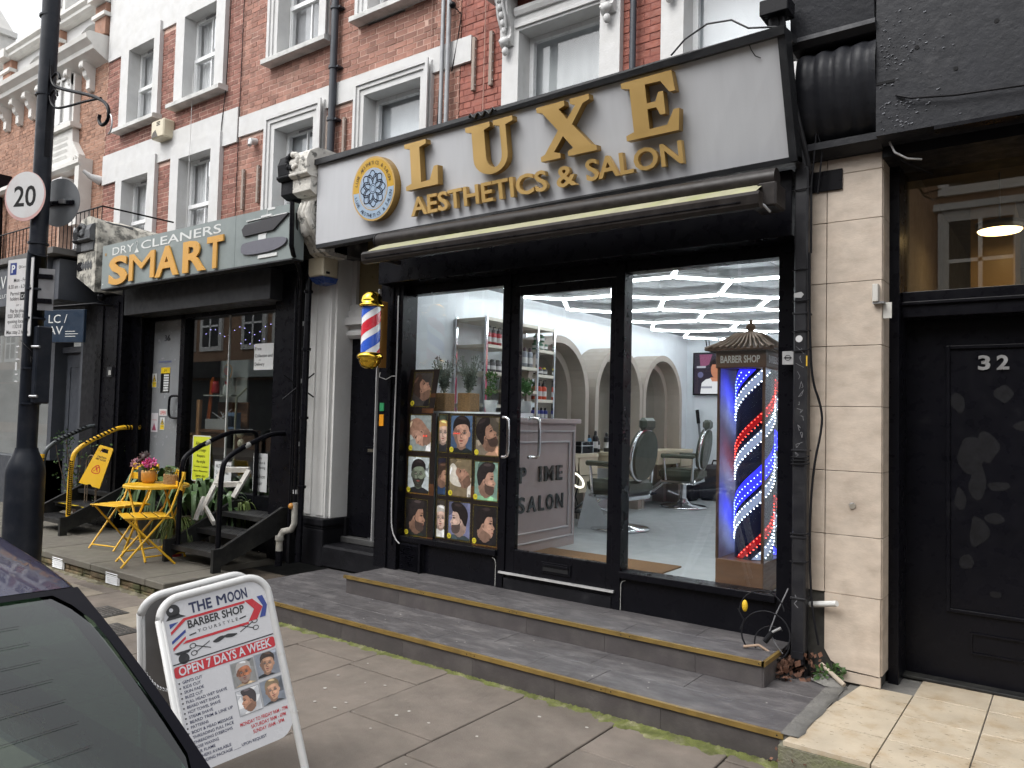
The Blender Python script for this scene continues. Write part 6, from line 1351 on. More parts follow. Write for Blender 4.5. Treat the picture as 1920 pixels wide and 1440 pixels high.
m.tube([(-.83,-.2,3.17),(-.8,-.22,3.1),(-.74,-.2,3.06),(-.68,-.15,3.06)],.006,M('grey_flex',(.4,.4,.4),.5),6); m.tube([(-.85,-.15,3.2),(-.78,-.1,3.08),(-.66,.1,3.04)],.005,BLKM,6)
m.build('cables',fs)
e32=thing('entrance',(-.3,.25,.15),'black entrance with dirty glass panel above, number 32','entrance')
m=MB(); m.box(-.886,-.83,.1,.36,.13,3.3,BLK); m.box(-.83,3.0,.18,.36,2.24,2.39,BLK); m.box(-.83,3.0,.16,.18,2.31,2.33,BLK); m.box(-.83,3.0,.2,.36,3.16,3.3,BLK); m.build('frame',e32,bevel=.004)
m=MB(); m.box(-.832,.5,.33,.37,.165,2.245,BLK); d32=m.build('door',e32)
m=MB(); wallgrid(m,-.62,.3,.55,2.08,.315,.33,[(-.6,.28,.57,2.06)],BLK); m.build('door_moulding',d32,bevel=.003)
m=MB(); wallgrid(m,-.5,-.1,.33,.45,.32,.33,[(-.49,-.11,.34,.44)],BLK); m.build('letter_plate',d32)
SILV=M('worn_silver',(.5,.5,.5),.3,.8,var=.2)
m=MB(FY(0,.33,0)); tfit(m,'3',-.46,-.40,1.94,.075,SILV,.002,.005,bold=.03); tfit(m,'2',-.37,-.31,1.94,.075,SILV,.002,.005,bold=.03); m.build('door_number',d32)
SMU=M('matt_touch_up_paint',(.005,.005,.0065),.62,var=.4,scale=30,spec=.2)
r=random.Random(4)
for (x,z,w,h) in ((-.56,1.75,.04,.06),(-.34,1.8,.05,.05),(-.5,1.45,.07,.12),(-.42,1.5,.06,.1),(-.46,1.3,.05,.1),(-.36,1.28,.06,.035),(-.25,1.62,.04,.03),(-.55,1.2,.03,.07),(-.38,1.1,.05,.03),(-.46,1.02,.05,.1),(-.52,.84,.035,.05),(-.18,1.55,.02,.06),(-.15,1.28,.02,.04),(-.38,.68,.03,.02),(-.14,1.7,.025,.04)):
    m=MB(FY(0,.3295,0)); m.prism(smoothp([(x+w*math.cos(t)*r.uniform(.7,1.2),z+h*math.sin(t)*r.uniform(.7,1.2)) for t in [2*math.pi*k/9 for k in range(9)]],True,1),.0,.0006+x*.0003+.0004,SMU); m.build('paint_patch',d32)
m=MB(); m.box(-.83,3.0,.26,.266,2.39,3.16,glassmat('dirty_glass',(.86,.8,.68),2.2)); m.build('pane',e32)
HALL=M('hall_cream_wall',(.3,.26,.2),.8,var=.1)
m=MB(); m.box(-.9,-.86,.36,5,0,3.4,HALL); m.box(-.9,3,4.9,5,0,3.4,HALL); m.box(-.9,3.0,.36,5,3.3,3.34,HALL); m.box(-.62,-.35,1.6,2.2,0,3.2,M('hall_cupboard',(.5,.36,.2),.35,var=.1,stretch=(1,1,.3))); m.build('hall_room',None,'dim warm hall behind the dirty glass over door 32','room',kind='structure')
cl=thing('hall_lamp',(.0,1.0,2.9),'round warm ceiling lamp seen through the glass above door 32','lamp')
m=MB(); m.lathe([(0,0),(.12,.0),(.13,.02),(.13,.04)],E('hall_lamp_glow',(1,.78,.45),6),(-.41,1.15,2.9),24); m.build('diffuser',cl); m=MB(); m.lathe([(.13,.0),(.14,.02),(.14,.05),(0,.05)],STL,(-.41,1.15,2.91),24); m.tube([(-.41,1.15,2.95),(-.41,1.15,3.3)],.006,STL,6); m.build('fitting',cl)
TRF=M('travertine_floor',(.48,.41,.31),.45,var=.12,scale=5,bump=.25,bscale=90,dirt=(.36,.26,.15),dscale=7,damt=.65,objrand=.05,dlo=.48,dhi=.66)
f32=thing('tiled_forecourt',(0,-.5,.15),'cream travertine tiled forecourt outside black door 32','forecourt')
m=MB(); m.box(-1.05,3.5,-1.1,.35,-.05,.14,CEM); m.build('core',f32)
xt=[-1.08,-.73,-.385,-.03,.32,.67,1.02,1.4]; yt=[-1.13,-.79,-.42,-.06,.3]
for i,(a,b) in enumerate(zip(xt,xt[1:])):
    for j,(c,d) in enumerate(zip(yt,yt[1:])):
        if i==0 and j==3: continue
        m=MB()
        if i==0:
            xa=(-1.1,-1.06,-1.03)[j]; xb=(-1.065,-1.035,-.99)[j]
            m.add([(xa,c+.003,.15),(b-.003,c+.003,.15),(b-.003,d-.003,.15),(xb,d-.003,.15),(xa,c+.003,.13),(b-.003,c+.003,.13),(b-.003,d-.003,.13),(xb,d-.003,.13)],[(0,1,2,3),(4,5,1,0),(5,6,2,1),(7,4,0,3),(6,7,3,2)],TRF)
        else: m.cbox(a+.003,b-.003,c+.003,d-.003,.13,.15,TRF,.0015)
        m.build('tile',f32)
pit=MB(); r=random.Random(8)
for _ in range(420):
    x=r.uniform(-1.05,.6); y=r.choice([r.uniform(-1.12,-.5),r.uniform(-1.1,-.1)]); a=r.uniform(.002,.008)
    pit.add([(x,y,.1504),(x+a*2.2,y+a*.2,.1504),(x+a*2,y+a*.6,.1504),(x,y+a*.5,.1504)],[(0,1,2,3)],M('travertine_pit',(.12,.085,.05),.9,var=0))
pit.build('surface_pits',f32,kind='stuff')
m=MB(); m.cbox(-.86,3.0,.24,.33,.15,.168,TIM,.004); m.build('threshold',e32)
m=MB(); m.box(-1.12,3.5,-1.135,-1.05,-.05,.128,M('mossy_concrete',(.2,.19,.14),.95,var=.3,bump=1,dirt=(.1,.12,.03),dscale=6,damt=.9)); m.build('front_edge',f32)
mossstrip('moss',-1.12,.2,-1.13,.07,0,'bright moss below the edge of the cream tiled forecourt',6)
# drainpipe between salon and pier
dp=thing('drainpipe',(-1.31,-.14,.15),'square black rainwater downpipe with scratched graffiti beside the beige pier','drainpipe')
DPM=M('black_downpipe',(.014,.014,.017),.4,var=.12,bump=.12,bscale=20,dirt=(.05,.05,.05),dscale=8,damt=.35,spec=.35)
m=MB(); m.cbox(-1.345,-1.265,-.19,-.11,.22,3.12,DPM,.01)
for z in (2.25,1.45,.95,.6): m.cbox(-1.35,-1.26,-.195,-.105,z-.006,z+.006,DPM,.002)
m.add([(-1.345,-.2,.16),(-1.265,-.2,.16),(-1.265,-.19,.3),(-1.345,-.19,.3),(-1.345,-.11,.16),(-1.265,-.11,.16),(-1.265,-.11,.3),(-1.345,-.11,.3)],[(1,5,6,2),(0,3,7,4),(4,7,6,5),(3,2,6,7)],DPM); m.box(-1.34,-1.27,-.2,-.19,.26,.3,DPM); m.build('pipe',dp)
m=MB(); m.tube([(-1.305,-.15,3.1),(-1.36,-.3,3.5),(-1.4,-.42,3.95)],.038,DPM,10); m.tube([(-1.27,-.15,3.1),(-1.33,-.35,3.55),(-1.36,-.44,4.0)],.02,DPM,8); m.cbox(-1.46,-1.3,-.5,-.36,3.93,4.02,BLK,.005); m.build('swan_neck',dp)
m=MB()
for i,(z,dz) in enumerate(((2.98,.0),(2.5,.01),(2.32,0),(2.14,.01),(2.03,0),(1.41,0),(1.39,.003),(1.37,0),(.97,0),(.81,.0))):
    m.tube([(-1.35,-.197,z),(-1.3,-.2,z+dz),(-1.26,-.197,z+.004),(-1.245,-.2,z+.01)],.004,BLKM,5)
m.tube(smoothp([(-1.255,-.2,2.6),(-1.25,-.19,2.1),(-1.24,-.17,1.85),(-1.2,-.14,1.72),(-1.19,-.13,1.6),(-1.235,-.16,1.35),(-1.25,-.17,1.0),(-1.24,-.17,.6),(-1.2,-.15,.35)],False,2),.007,BLKM,6)
m.tube([(-1.26,-.18,3.8),(-1.27,-.2,3.5),(-1.22,-.2,3.3),(-1.25,-.18,3.0),(-1.25,-.18,2.6)],.006,BLKM,5); m.tube([(-1.24,-.15,3.7),(-1.23,-.2,3.35),(-1.19,-.18,3.2),(-1.22,-.16,2.95)],.005,BLKM,5); m.build('cable_ties',dp)
SCR=M('scratched_paint',(.16,.16,.17),.7,var=.2)
m=MB(FY(0,-.191,0)); r=random.Random(2)
z=2.06
for k in range(13):
    pts=[(-1.305+r.uniform(-.025,.025),z-r.uniform(0,.05)) for _ in range(4)]; ringline(m,pts,.0028,.001,SCR,False); z-=.05
m.disc(-1.31,2.1,.02,.002,ink(220,220,220),18); m.prism([(-1.34,2.37),(-1.3,2.375),(-1.285,2.36),(-1.3,2.34),(-1.34,2.345)],0,.001,ink(190,190,190)); m.prism([(-1.27,2.0),(-1.262,2.0),(-1.262,1.94),(-1.27,1.94)],0,.002,ink(220,180,60))
ringline(m,[(-1.32,.62),(-1.31,.59),(-1.325,.57),(-1.305,.55)],.004,.001,SCR,False); m.build('graffiti',dp)
m=MB(); m.box(-1.44,-1.375,-.08,-.05,1.96,2.04,M('pale_key_box',(.42,.42,.42),.5)); m.fr=FY(0,-.08,0); ringline(m,[(-1.407+.016*math.cos(t),2.0+.016*math.sin(t)) for t in [k*.5 for k in range(13)]],.003,.002,BLK); m.box(-1.43,-1.385,1.998,2.003,.001,.003,BLK); m.build('key_switch',None,'small square grey key switch on the right salon post','key switch')
# tangled flex, leaves and weeds at the foot of the pipe
cbm=MB(); zc=.55
def loop(cx,cy,cz,r_,n,mat,rad,t0=0,t1=6.0,tilt=.3):
    cbm.tube([(cx+r_*math.cos(t),cy-.03+tilt*.1*math.sin(t),cz+r_*.9*math.sin(t)) for t in [t0+(t1-t0)*i/n for i in range(n+1)]],rad,mat,6)
loop(-1.5,-.2,.5,.13,18,BLKM,.0045,.2,3.3); loop(-1.47,-.22,.38,.14,24,BLKM,.005,-.5,5.2); loop(-1.44,-.2,.33,.1,20,BLKM,.0045,1,6.5)
cbm.tube([(-1.36,-.19,.65),(-1.42,-.22,.5),(-1.45,-.24,.4),(-1.42,-.24,.34),(-1.38,-.22,.28)],.004,SCR,6)
cbm.tube([(-1.47,-.26,.34),(-1.43,-.25,.4)],.016,BLKM,8); cbm.tube([(-1.43,-.25,.4),(-1.385,-.24,.43)],.008,ink(150,150,150),6)
cbm.tube([(-1.64,-.24,.5),(-1.6,-.24,.44),(-1.62,-.25,.38)],.005,BLKM,6)
cbm.ell((-1.6,-.23,.52),.018,.015,.035,M('yellow_plug',(.65,.42,.02),.5),10,8); cbm.build('tangled_flex',None,'tangled black outdoor flex with a yellow connector by the downpipe','cable')
m=MB(); m.tube([(-1.58,-.3,.3),(-1.5,-.28,.32),(-1.4,-.22,.25),(-1.36,-.2,.23)],.008,M('dry_twig',(.35,.25,.18),.9),6); m.build('twig',None,'dry twig lying across the end of the upper step','twig')
DL=M('dead_leaves',(.14,.07,.045),.9,var=.4,island=.5)
m=MB(); leafcloud(m,(-1.36,-.2,.18),.08,.08,.05,90,.05,DL,5,0); leafcloud(m,(-1.24,-.14,.2),.06,.06,.1,60,.035,DL,6,0); leafcloud(m,(-1.07,-1.12,.06),.1,.05,.04,30,.02,DL,6,0); m.build('dead_leaves',None,'brown dead leaves caught at the foot of the black downpipe','leaves',kind='stuff')
m=MB(); leafcloud(m,(-1.17,-.17,.2),.035,.03,.03,45,.03,GRN,7,0); leafcloud(m,(-1.12,-.12,.21),.04,.035,.035,50,.03,GRN,8,0); m.build('weed',None,'small green weeds growing between pier and step','weed')
m=MB(); m.add([(-1.24,-.19,.16),(-1.14,-.24,.155),(-1.05,-.2,.155),(-1.08,-.1,.17),(-1.2,-.08,.19),(-1.15,-.16,.2)],[(0,1,5),(1,2,5),(2,3,5),(3,4,5),(4,0,5)],CEM); m.tube([(-1.19,-.13,.24),(-1.05,-.2,.17)],.014,M('pale_stone_chip',(.4,.34,.27),.9),6); m.build('rubble',None,'broken cement lumps at the corner of the lower step','rubble')
# ------------------------------------------------------------- salon interior
WLL=M('salon_white_wall',(.8,.83,.86),.6,var=.03)
m=MB(); m.box(-4.8,-4.75,.13,6.15,.5,2.87,WLL); m.box(-4.8,-1.35,6.1,6.15,.5,2.87,WLL); m.box(-1.4,-1.35,.13,6.1,.5,2.87,WLL); m.build('salon_walls',kind='structure')
CEI=M('silver_ceiling_panel',(.15,.155,.165),.55,.2,var=0,objrand=.12)
ce=thing('salon_ceiling',(-3,3,2.87),None,None); ce['kind']='structure'
m=MB(); m.box(-4.8,-1.35,.0,6.15,2.885,2.92,WLL); m.box(-4.8,-1.35,.13,.2,2.7,2.885,WLL); m.build('ceiling_backing',ce)
r=random.Random(6)
for i in range(6):
    for j in range(10):
        a=-4.75+i*.56; c=.2+j*.595
        m=MB(); m.add([(a+.004,c+.004,2.87),(min(a+.556,-1.4),c+.004,2.87),(min(a+.556,-1.4),c+.591,2.87),(a+.004,c+.591,2.87),((a+min(a+.556,-1.4))/2,c+.3,2.869)],[(1,0,4),(2,1,4),(3,2,4),(0,3,4)],CEI); m.box(a+.004,min(a+.556,-1.4),c+.004,c+.591,2.872,2.88,CEI); m.build('ceiling_panel',ce)
FLT=M('pale_grey_floor_tile',(.38,.4,.41),.42,var=.03,scale=3,objrand=.04)
fl=thing('salon_floor',(-3,3,.5),None,None); fl['kind']='structure'
m=MB(); m.box(-4.8,-1.35,.1,6.15,.42,.487,JNT); m.build('floor_bed',fl)
for i in range(4):
    for j in range(6):
        a=-4.75+i*.9; c=.12+j*1.2-(.5 if i%2 else 0)
        x1=min(a+.9,-1.4); y0=max(c,.12); y1=min(c+1.2,6.1)
        m=MB(); m.cbox(a+.0015,x1-.0015,y0+.0015,y1-.0015,.48,.5,FLT,.001); m.build('floor_tile',fl)
# honeycomb light
hx=thing('honeycomb_light',(-3,3,2.8),'honeycomb of white LED tubes under the silver ceiling of the salon','ceiling light')
TUB=E('led_tube',(.88,.95,1),20)
B0=Vector((-2.34,1.47)); av=Vector((-.90,.61)); bv=Vector((-.0,1.03)); e1=Vector((-.35,.64))
seen=set(); THS=M('tube_housing',(.5,.5,.5),.4)
for i in range(-3,6):
    for j in range(-5,8):
        B=B0+av*i+bv*j; C_=B+e1
        for P_,Q_ in ((B,C_),(C_,B+av),(C_,B+bv)):
            if all(-4.72<q.x<-1.45 and .3<q.y<6.0 for q in (P_,Q_)):
                m=MB(); d=(Q_-P_).normalized(); a=P_+d*.02; b=Q_-d*.02
                m.tube([(a.x,a.y,2.79),(b.x,b.y,2.79)],.0095,TUB,6); o=m.build('led_tube',hx)
                m=MB(); n_=Vector((-d.y,d.x))*.024  # housing made wider to keep the tube light off the ceiling
                m.add([(a.x-n_.x,a.y-n_.y,2.803),(b.x-n_.x,b.y-n_.y,2.803),(b.x+n_.x,b.y+n_.y,2.803),(a.x+n_.x,a.y+n_.y,2.803),(a.x-n_.x,a.y-n_.y,2.825),(b.x-n_.x,b.y-n_.y,2.825),(b.x+n_.x,b.y+n_.y,2.825),(a.x+n_.x,a.y+n_.y,2.825)],[(0,3,2,1),(4,5,6,7),(0,1,5,4),(1,2,6,5),(2,3,7,6),(3,0,4,7)],THS); m.build('tube_housing',hx)
# arched mirrors
TAU=M('taupe_laminate',(.36,.31,.265),.45,var=.04); MIR=M('mirror',(.85,.87,.87),.02,1,var=0)
for k,yc in enumerate((2.04,3.37,4.56)):
    t=thing('arched_mirror',(-4.55,yc,.5),('taupe arched mirror frame nearest the shelf unit','taupe arched mirror frame in the middle of the three','taupe arched mirror frame farthest back by the television')[k],'mirror','arched mirrors on the left salon wall')
    R_=.585 if k else .6; 
    fr=FX(-4.75,0,0); m=MB(fr)
    out=[(yc+R_,.5)]+arc(yc,1.88,R_,0,math.pi,20)+[(yc-R_,.5)]; inn=[(yc-R_+.075,.5)]+arc(yc,1.88,R_-.075,math.pi,0,20)+[(yc+R_-.075,.5)]
    m.prism(out+inn,.002,.35,TAU); m.build('arch_frame',t)
    m=MB(fr); out=[(yc+R_-.08,.5)]+arc(yc,1.88,R_-.08,0,math.pi,20)+[(yc-R_+.08,.5)]; inn=[(yc-R_+.16,.5)]+arc(yc,1.88,R_-.16,math.pi,0,20)+[(yc+R_-.16,.5)]
    m.prism(out+inn,.002,.17,TAU); m.build('inner_frame',t)
    m=MB(fr); m.prism([(yc-R_+.12,1.2),(yc+R_-.12,1.2)]+arc(yc,1.88,R_-.12,0,math.pi,20),.004,.012,MIR); m.build('mirror_glass',t)
CDW=M('cream_drawer',(.6,.52,.38),.45,var=.05)
for k,(a,b) in enumerate(((1.6,2.62),(2.9,3.95),(4.1,5.2))):
    t=thing('work_counter',(-4.4,(a+b)/2,1.1),('cream work counter nearest the reception desk','cream work counter behind the front barber chair','cream work counter beside the rear barber chair')[k],'counter','cream work counters under the mirrors')
    m=MB(); m.cbox(-4.6,-4.25,a,b,1.19,1.23,CDW,.003); m.build('top',t)
    m=MB(); m.cbox(-4.6,-4.26,a+.02,b-.4,1.05,1.19,CDW,.003); m.build('drawer',t); m=MB(); m.cbox(-4.6,-4.26,b-.38,b,.82,1.19,CDW,.003); m.box(-4.258,-4.25,b-.37,b-.01,1.0,1.005,DG); m.build('drawer',t)
# back wall TV
tv=thing('television',(-4.2,6.05,2.02),'wall television showing a dark haired man in a pale polo shirt','television')
fr=FR((-4.62,6.02,2.0),(1,0,0),(0,0,1)); m=MB(fr); m.box(0,1.1,0,.63,-.06,0,BLK); m.build('casing',tv)
def scr(c,s=1.1):
    f=lambda c_:((c_/255)/12.92 if c_/255<=.04045 else ((c_/255+.055)/1.055)**2.4)*.75
    return E('screen_%02x%02x%02x'%c,tuple(f(x) for x in c),s)
m=MB(fr); m.box(.02,1.08,.02,.61,.001,.002,scr((48,44,54))); m.prism([(.1,.6),(.3,.6),(.25,.45),(.12,.4)],.003,.003,scr((120,70,96))); m.prism([(.12,.02),(.14,.18),(.2,.23),(.32,.26),(.5,.24),(.64,.18),(.68,.02)],.003,.003,scr((196,196,200)))
m.prism([(.27,.26),(.46,.26),(.42,.2),(.3,.2)],.004,.004,scr((176,120,96))); m.prism(arc(.37,.37,.09,0,2*math.pi,16,.13)[:-1],.005,.005,scr((168,112,88))); m.prism([(.26,.4),(.27,.49),(.36,.54),(.47,.51),(.48,.4),(.45,.45),(.3,.45)],.006,.006,scr((34,26,28))); m.box(.06,.2,.4,.43,.003,.004,scr((150,150,160))); m.box(.13,.3,.1,.13,.003,.004,scr((130,130,140))); m.disc(.12,.3,.045,.003,scr((90,90,120)),14)
m.build('screen',tv)
m=MB(); m.tube([(-4.45,6.07,2.85),(-4.42,6.05,2.7),(-4.3,6.05,2.62)],.008,BLK,5); m.build('cable',tv); m=MB(); m.tube([(-4.4,6.07,2.85),(-4.38,6.05,2.7),(-4.27,6.05,2.62)],.006,BLK,5); m.build('cable',tv)
m=MB(); m.box(-4.745,-4.73,3.9,4.0,2.0,2.14,M('wall_socket_white',(.6,.6,.6),.4)); m.build('wall_switch',None,'small white switch between the two rear arches','switch')
m=MB(); m.cbox(-4.75,-4.68,1.62,1.7,2.68,2.82,CRM,.008); m.build('motion_sensor',None,'cream motion sensor high on the white salon wall','sensor')
# shelving
shf=thing('shelf_unit',(-4.55,1.3,.5),'steel framed shelf unit stocked with hair products on the left wall','shelf unit')
for y in (.72,1.17,1.55,1.85):
    for x in (-4.72,-4.36):
        m=MB(); m.box(x-.012,x+.012,y-.012,y+.012,.5,2.53,CHR); m.build('post',shf)
SHB=M('cream_shelf',(.6,.56,.47),.5,var=.05)
lev={0:(2.52,2.27,2.02,1.72,1.45),1:(2.52,2.1,1.87,1.6),2:(2.52,2.29,2.04,1.79,1.58)}
for b_,(a,b) in enumerate(((.72,1.17),(1.17,1.55),(1.55,1.85))):
    for z in lev[b_]: m=MB(); m.box(-4.73,-4.35,a+.012,b-.012,z-.03,z,SHB); m.build('shelf',shf)
LABN={}
def bottle(x,y,z,r_,h,body,cap,lab,pump=False,group='hair products on the shelf unit',name='bottle'):
    k=LABN.get(lab,0); LABN[lab]=k+1
    if group.startswith('hair'): lab=('leftmost ','second from left ','third from left ','rightmost ')[k]+lab
    m=MB(); m.lathe([(0,0),(r_,0),(r_,h*.7),(r_*.9,h*.76),(r_*.45,h*.8)],body,(x,y,z),10); m.lathe([(r_*.55,h*.78),(r_*.55,h*.95),(r_*.3,h),(0,h)],cap,(x,y,z),8); m.lathe([(r_*1.01,h*.2),(r_*1.01,h*.5)],ink(210,208,206),(x,y,z),10)
    if pump: m.tube([(x,y,z+h*.95),(x,y,z+h*1.15),(x+r_,y,z+h*1.15)],.005,cap,5)
    m.build(name,None,lab,name,group)
R1,GN,YL_,OR_,BL_,SL_=ink(170,30,44),ink(30,90,60),ink(220,200,50),ink(210,80,50),ink(50,60,150),ink(150,152,160)
for i in range(3): bottle(-4.42,.82+i*.08,2.27,.032,.15,R1,BKP,'tall red pump bottle on the top left shelf',True)
for i in range(4): bottle(-4.42,.8+i*.09,2.02,.038,.12,ink(60,54,58),ink(40,40,44),'dark tub in the row on the second left shelf',name='tub')
for i in range(4): bottle(-4.41,1.22+i*.09,2.1,.03,.2,SL_,ink(60,30,40),'silver spray can with dark cap in the middle column',name='spray_can')
for i in range(3): bottle(-4.42,1.6+i*.08,2.29,.036,.09,GN,GN,'green hair wax tub on the right column upper shelf',name='tub')
for i in range(2): bottle(-4.42,1.62+i*.08,2.375,.034,.08,GN,ink(40,60,40),'green hair wax tub stacked on the others',name='tub')
for i,c in enumerate((YL_,R1,YL_)): bottle(-4.42,1.6+i*.08,2.04,.036,.08,ink(50,46,50),c,'dark tub with %s lid on the right column'%('red' if c is R1 else 'yellow'),name='tub')
for i in range(3): bottle(-4.42,1.6+i*.08,1.79,.033,.17,OR_,BKP,'orange pump bottle on the right column',True)
for i in range(4): bottle(-4.42,1.59+i*.07,1.58,.026,.13,BL_,BKP,'blue bottle at the bottom of the right column')
for i,c in enumerate((ink(220,120,160),YL_,ink(220,220,220))): bottle(-4.42,1.22+i*.09,1.6,.028,.19,ink(196,196,196),c,'pale spray can with %s cap in the middle column'%('pink','yellow','white')[i],name='spray_can')
for i in range(4): bottle(-4.42,1.22+i*.08,1.45,.03,.1,ink(40,36,40),BKP,'small black bottle at the bottom of the middle column')
# reception desk
DSK=M('pinkish_taupe_desk',(.36,.29,.28),.5,var=.04); DSM=M('desk_moulding',(.4,.37,.38),.35,var=.03)
dk=thing('reception_desk',(-3.8,.65,.5),'taupe panelled reception desk lettered PRIME SALON with the R missing','desk')
m=MB(); m.box(-4.1,-3.6,.14,1.08,.5,1.56,DSK); m.cbox(-4.12,-3.57,.13,1.12,1.56,1.6,DSK,.004); m.build('desk_body',dk)
m=MB(FX(-3.6,0,0))
for q in ((.1,1.04,.58,1.5),(.17,.97,.66,1.41)):
    a,b,c,d=q; w=.016
    for s_ in ((a,b,c,c+w),(a,b,d-w,d),(a,a+w,c+w,d-w),(b-w,b,c+w,d-w)): m.cbox(*s_,0,.014,DSM,.004)
m.build('panel_moulding',dk)
BTX=M('black_mirror_letter',(.04,.045,.045),.25,.6,var=.05)
m=MB(FX(-3.6,0,0))
def slabtext(mb,txt,x0,z,cap,adv,mat):
    for i,ch in enumerate(txt):
        if ch==' ': continue
        w=adv*.78
        tfit(mb,ch,x0+i*adv+(adv-w)/2+(.02 if ch=='I' else 0),x0+i*adv+(adv+w)/2-(.02 if ch=='I' else 0),z,cap,mat,.006,.005,bold=.03)
        if ch in 'PIME ANL': 
            for zz in (z,z+cap-.01): mb.box(x0+i*adv+.012,x0+i*adv+(adv*.5),zz,zz+.01,.006,.011,mat)

for ch,a_,b_,z_ in (('P',.22,.31,1.08),('I',.5,.53,1.08),('M',.58,.71,1.08),('E',.76,.85,1.08),('S',.2,.3,.84),('A',.34,.46,.84),('L',.5,.58,.84),('O',.61,.72,.84),('N',.76,.87,.84)):
    tfit(m,ch,a_,b_,z_,.12,BTX,.006,.005,bold=.02)
    if ch in 'PIME': m.box(a_-.014,a_+.03,z_,z_+.01,.006,.0112,BTX); m.box(a_-.014,a_+.03,z_+.11,z_+.12,.006,.0112,BTX)
    if ch in 'AN': m.box(a_-.012,a_+.022,z_,z_+.01,.006,.0112,BTX); m.box(b_-.022,b_+.012,z_,z_+.01,.006,.0112,BTX)
m.build('lettering',dk)
# things on the window ledge / behind the posters
m=MB(); m.box(-4.74,-3.68,.14,.52,1.6,1.64,WLL); m.box(-4.74,-3.68,.5,.52,.5,1.6,WLL); m.build('window_ledge',None,'white ledge behind the haircut posters holding small plants','ledge')
BSK=M('wicker_tan',(.3,.17,.07),.8,var=.4,scale=60,bump=1,bscale=80,stretch=(1,1,3)); LAV=M('lavender_grey_green',(.2,.24,.2),.8,var=.3,island=.4)
for k,(x,lab) in enumerate(((-4.5,'lavender in a wicker basket half hidden by the slanting poster'),(-4.22,'lavender in a square wicker basket in the salon window'))):
    t=thing('lavender_pot',(x,.32,1.64),lab,'potted plant','plants on the window ledge')
    m=MB(); m.cbox(x-.07,x+.07,.25,.39,1.64,1.8,BSK,.008); m.build('basket',t)
    m=MB(); r=random.Random(30+k)
    for _ in range(46):
        a=r.uniform(0,6.3); l=r.uniform(.12,.3) if _%4 else r.uniform(.26,.36); sp=r.uniform(.1,.5)
        p0=Vector((x,.32,1.78)); p1=p0+Vector((math.cos(a)*l*sp,math.sin(a)*l*sp*.6,l)); m.tube([p0,(p0+p1)/2+Vector((0,0,.01)),p1],[.002,.002,.005],LAV,4)
        for q in range(6): leafcloud(m,p0.lerp(p1,.35+q*.12),.015,.015,.02,3,.02,LAV,_*7+q,0)
    m.build('foliage',t)
TOP=M('topiary_green',(.05,.15,.03),.7,var=.3,island=.45)
for k,(x,y,r1,stk,lab,pm) in enumerate(((-3.96,.3,.055,2,'double ball topiary in a white pot on the ledge',ink(206,208,208)),(-3.9,.55,.055,1,'left single ball topiary in a grey pot on the ledge',ink(170,172,172)),(-3.75,.5,.06,1,'right single ball topiary behind the white camera',ink(180,182,182)))):
    t=thing('topiary',(x,y,1.64),lab,'potted plant','plants on the window ledge')
    m=MB(); m.lathe([(0,0),(.042,0),(.06,.1),(.054,.1),(0,.09)],pm,(x,y,1.64),16); m.build('pot',t)
    m=MB()
    if stk==2: leafcloud(m,(x,y,1.93),.05,.05,.05,150,.022,M('bright_topiary',(.06,.16,.025),.7,var=.3,island=.4),k,.3); leafcloud(m,(x,y,1.82),.045,.045,.04,110,.022,MATS['bright_topiary'],k+5,.3)
    else: m.ell((x,y,1.86),.05,.05,.05,TOP,10,8); leafcloud(m,(x,y,1.86),.068,.068,.068,260,.02,TOP,k,.7)
    m.build('foliage',t)
    m=MB(); m.tube([(x,y,1.72),(x,y,1.84)],.005,MATS['brown_stem'],5); m.build('stem',t)
m=MB(); m.lathe([(0,0),(.042,0),(.045,.01),(.045,.06),(.04,.09),(.02,.105),(0,.108)],UPV,(-3.78,.28,1.64),18); m.ell((-3.76,.245,1.7),.018,.012,.022,BLK,8,6); m.build('security_camera',None,'small white dome camera on the ledge beside the topiaries','camera')
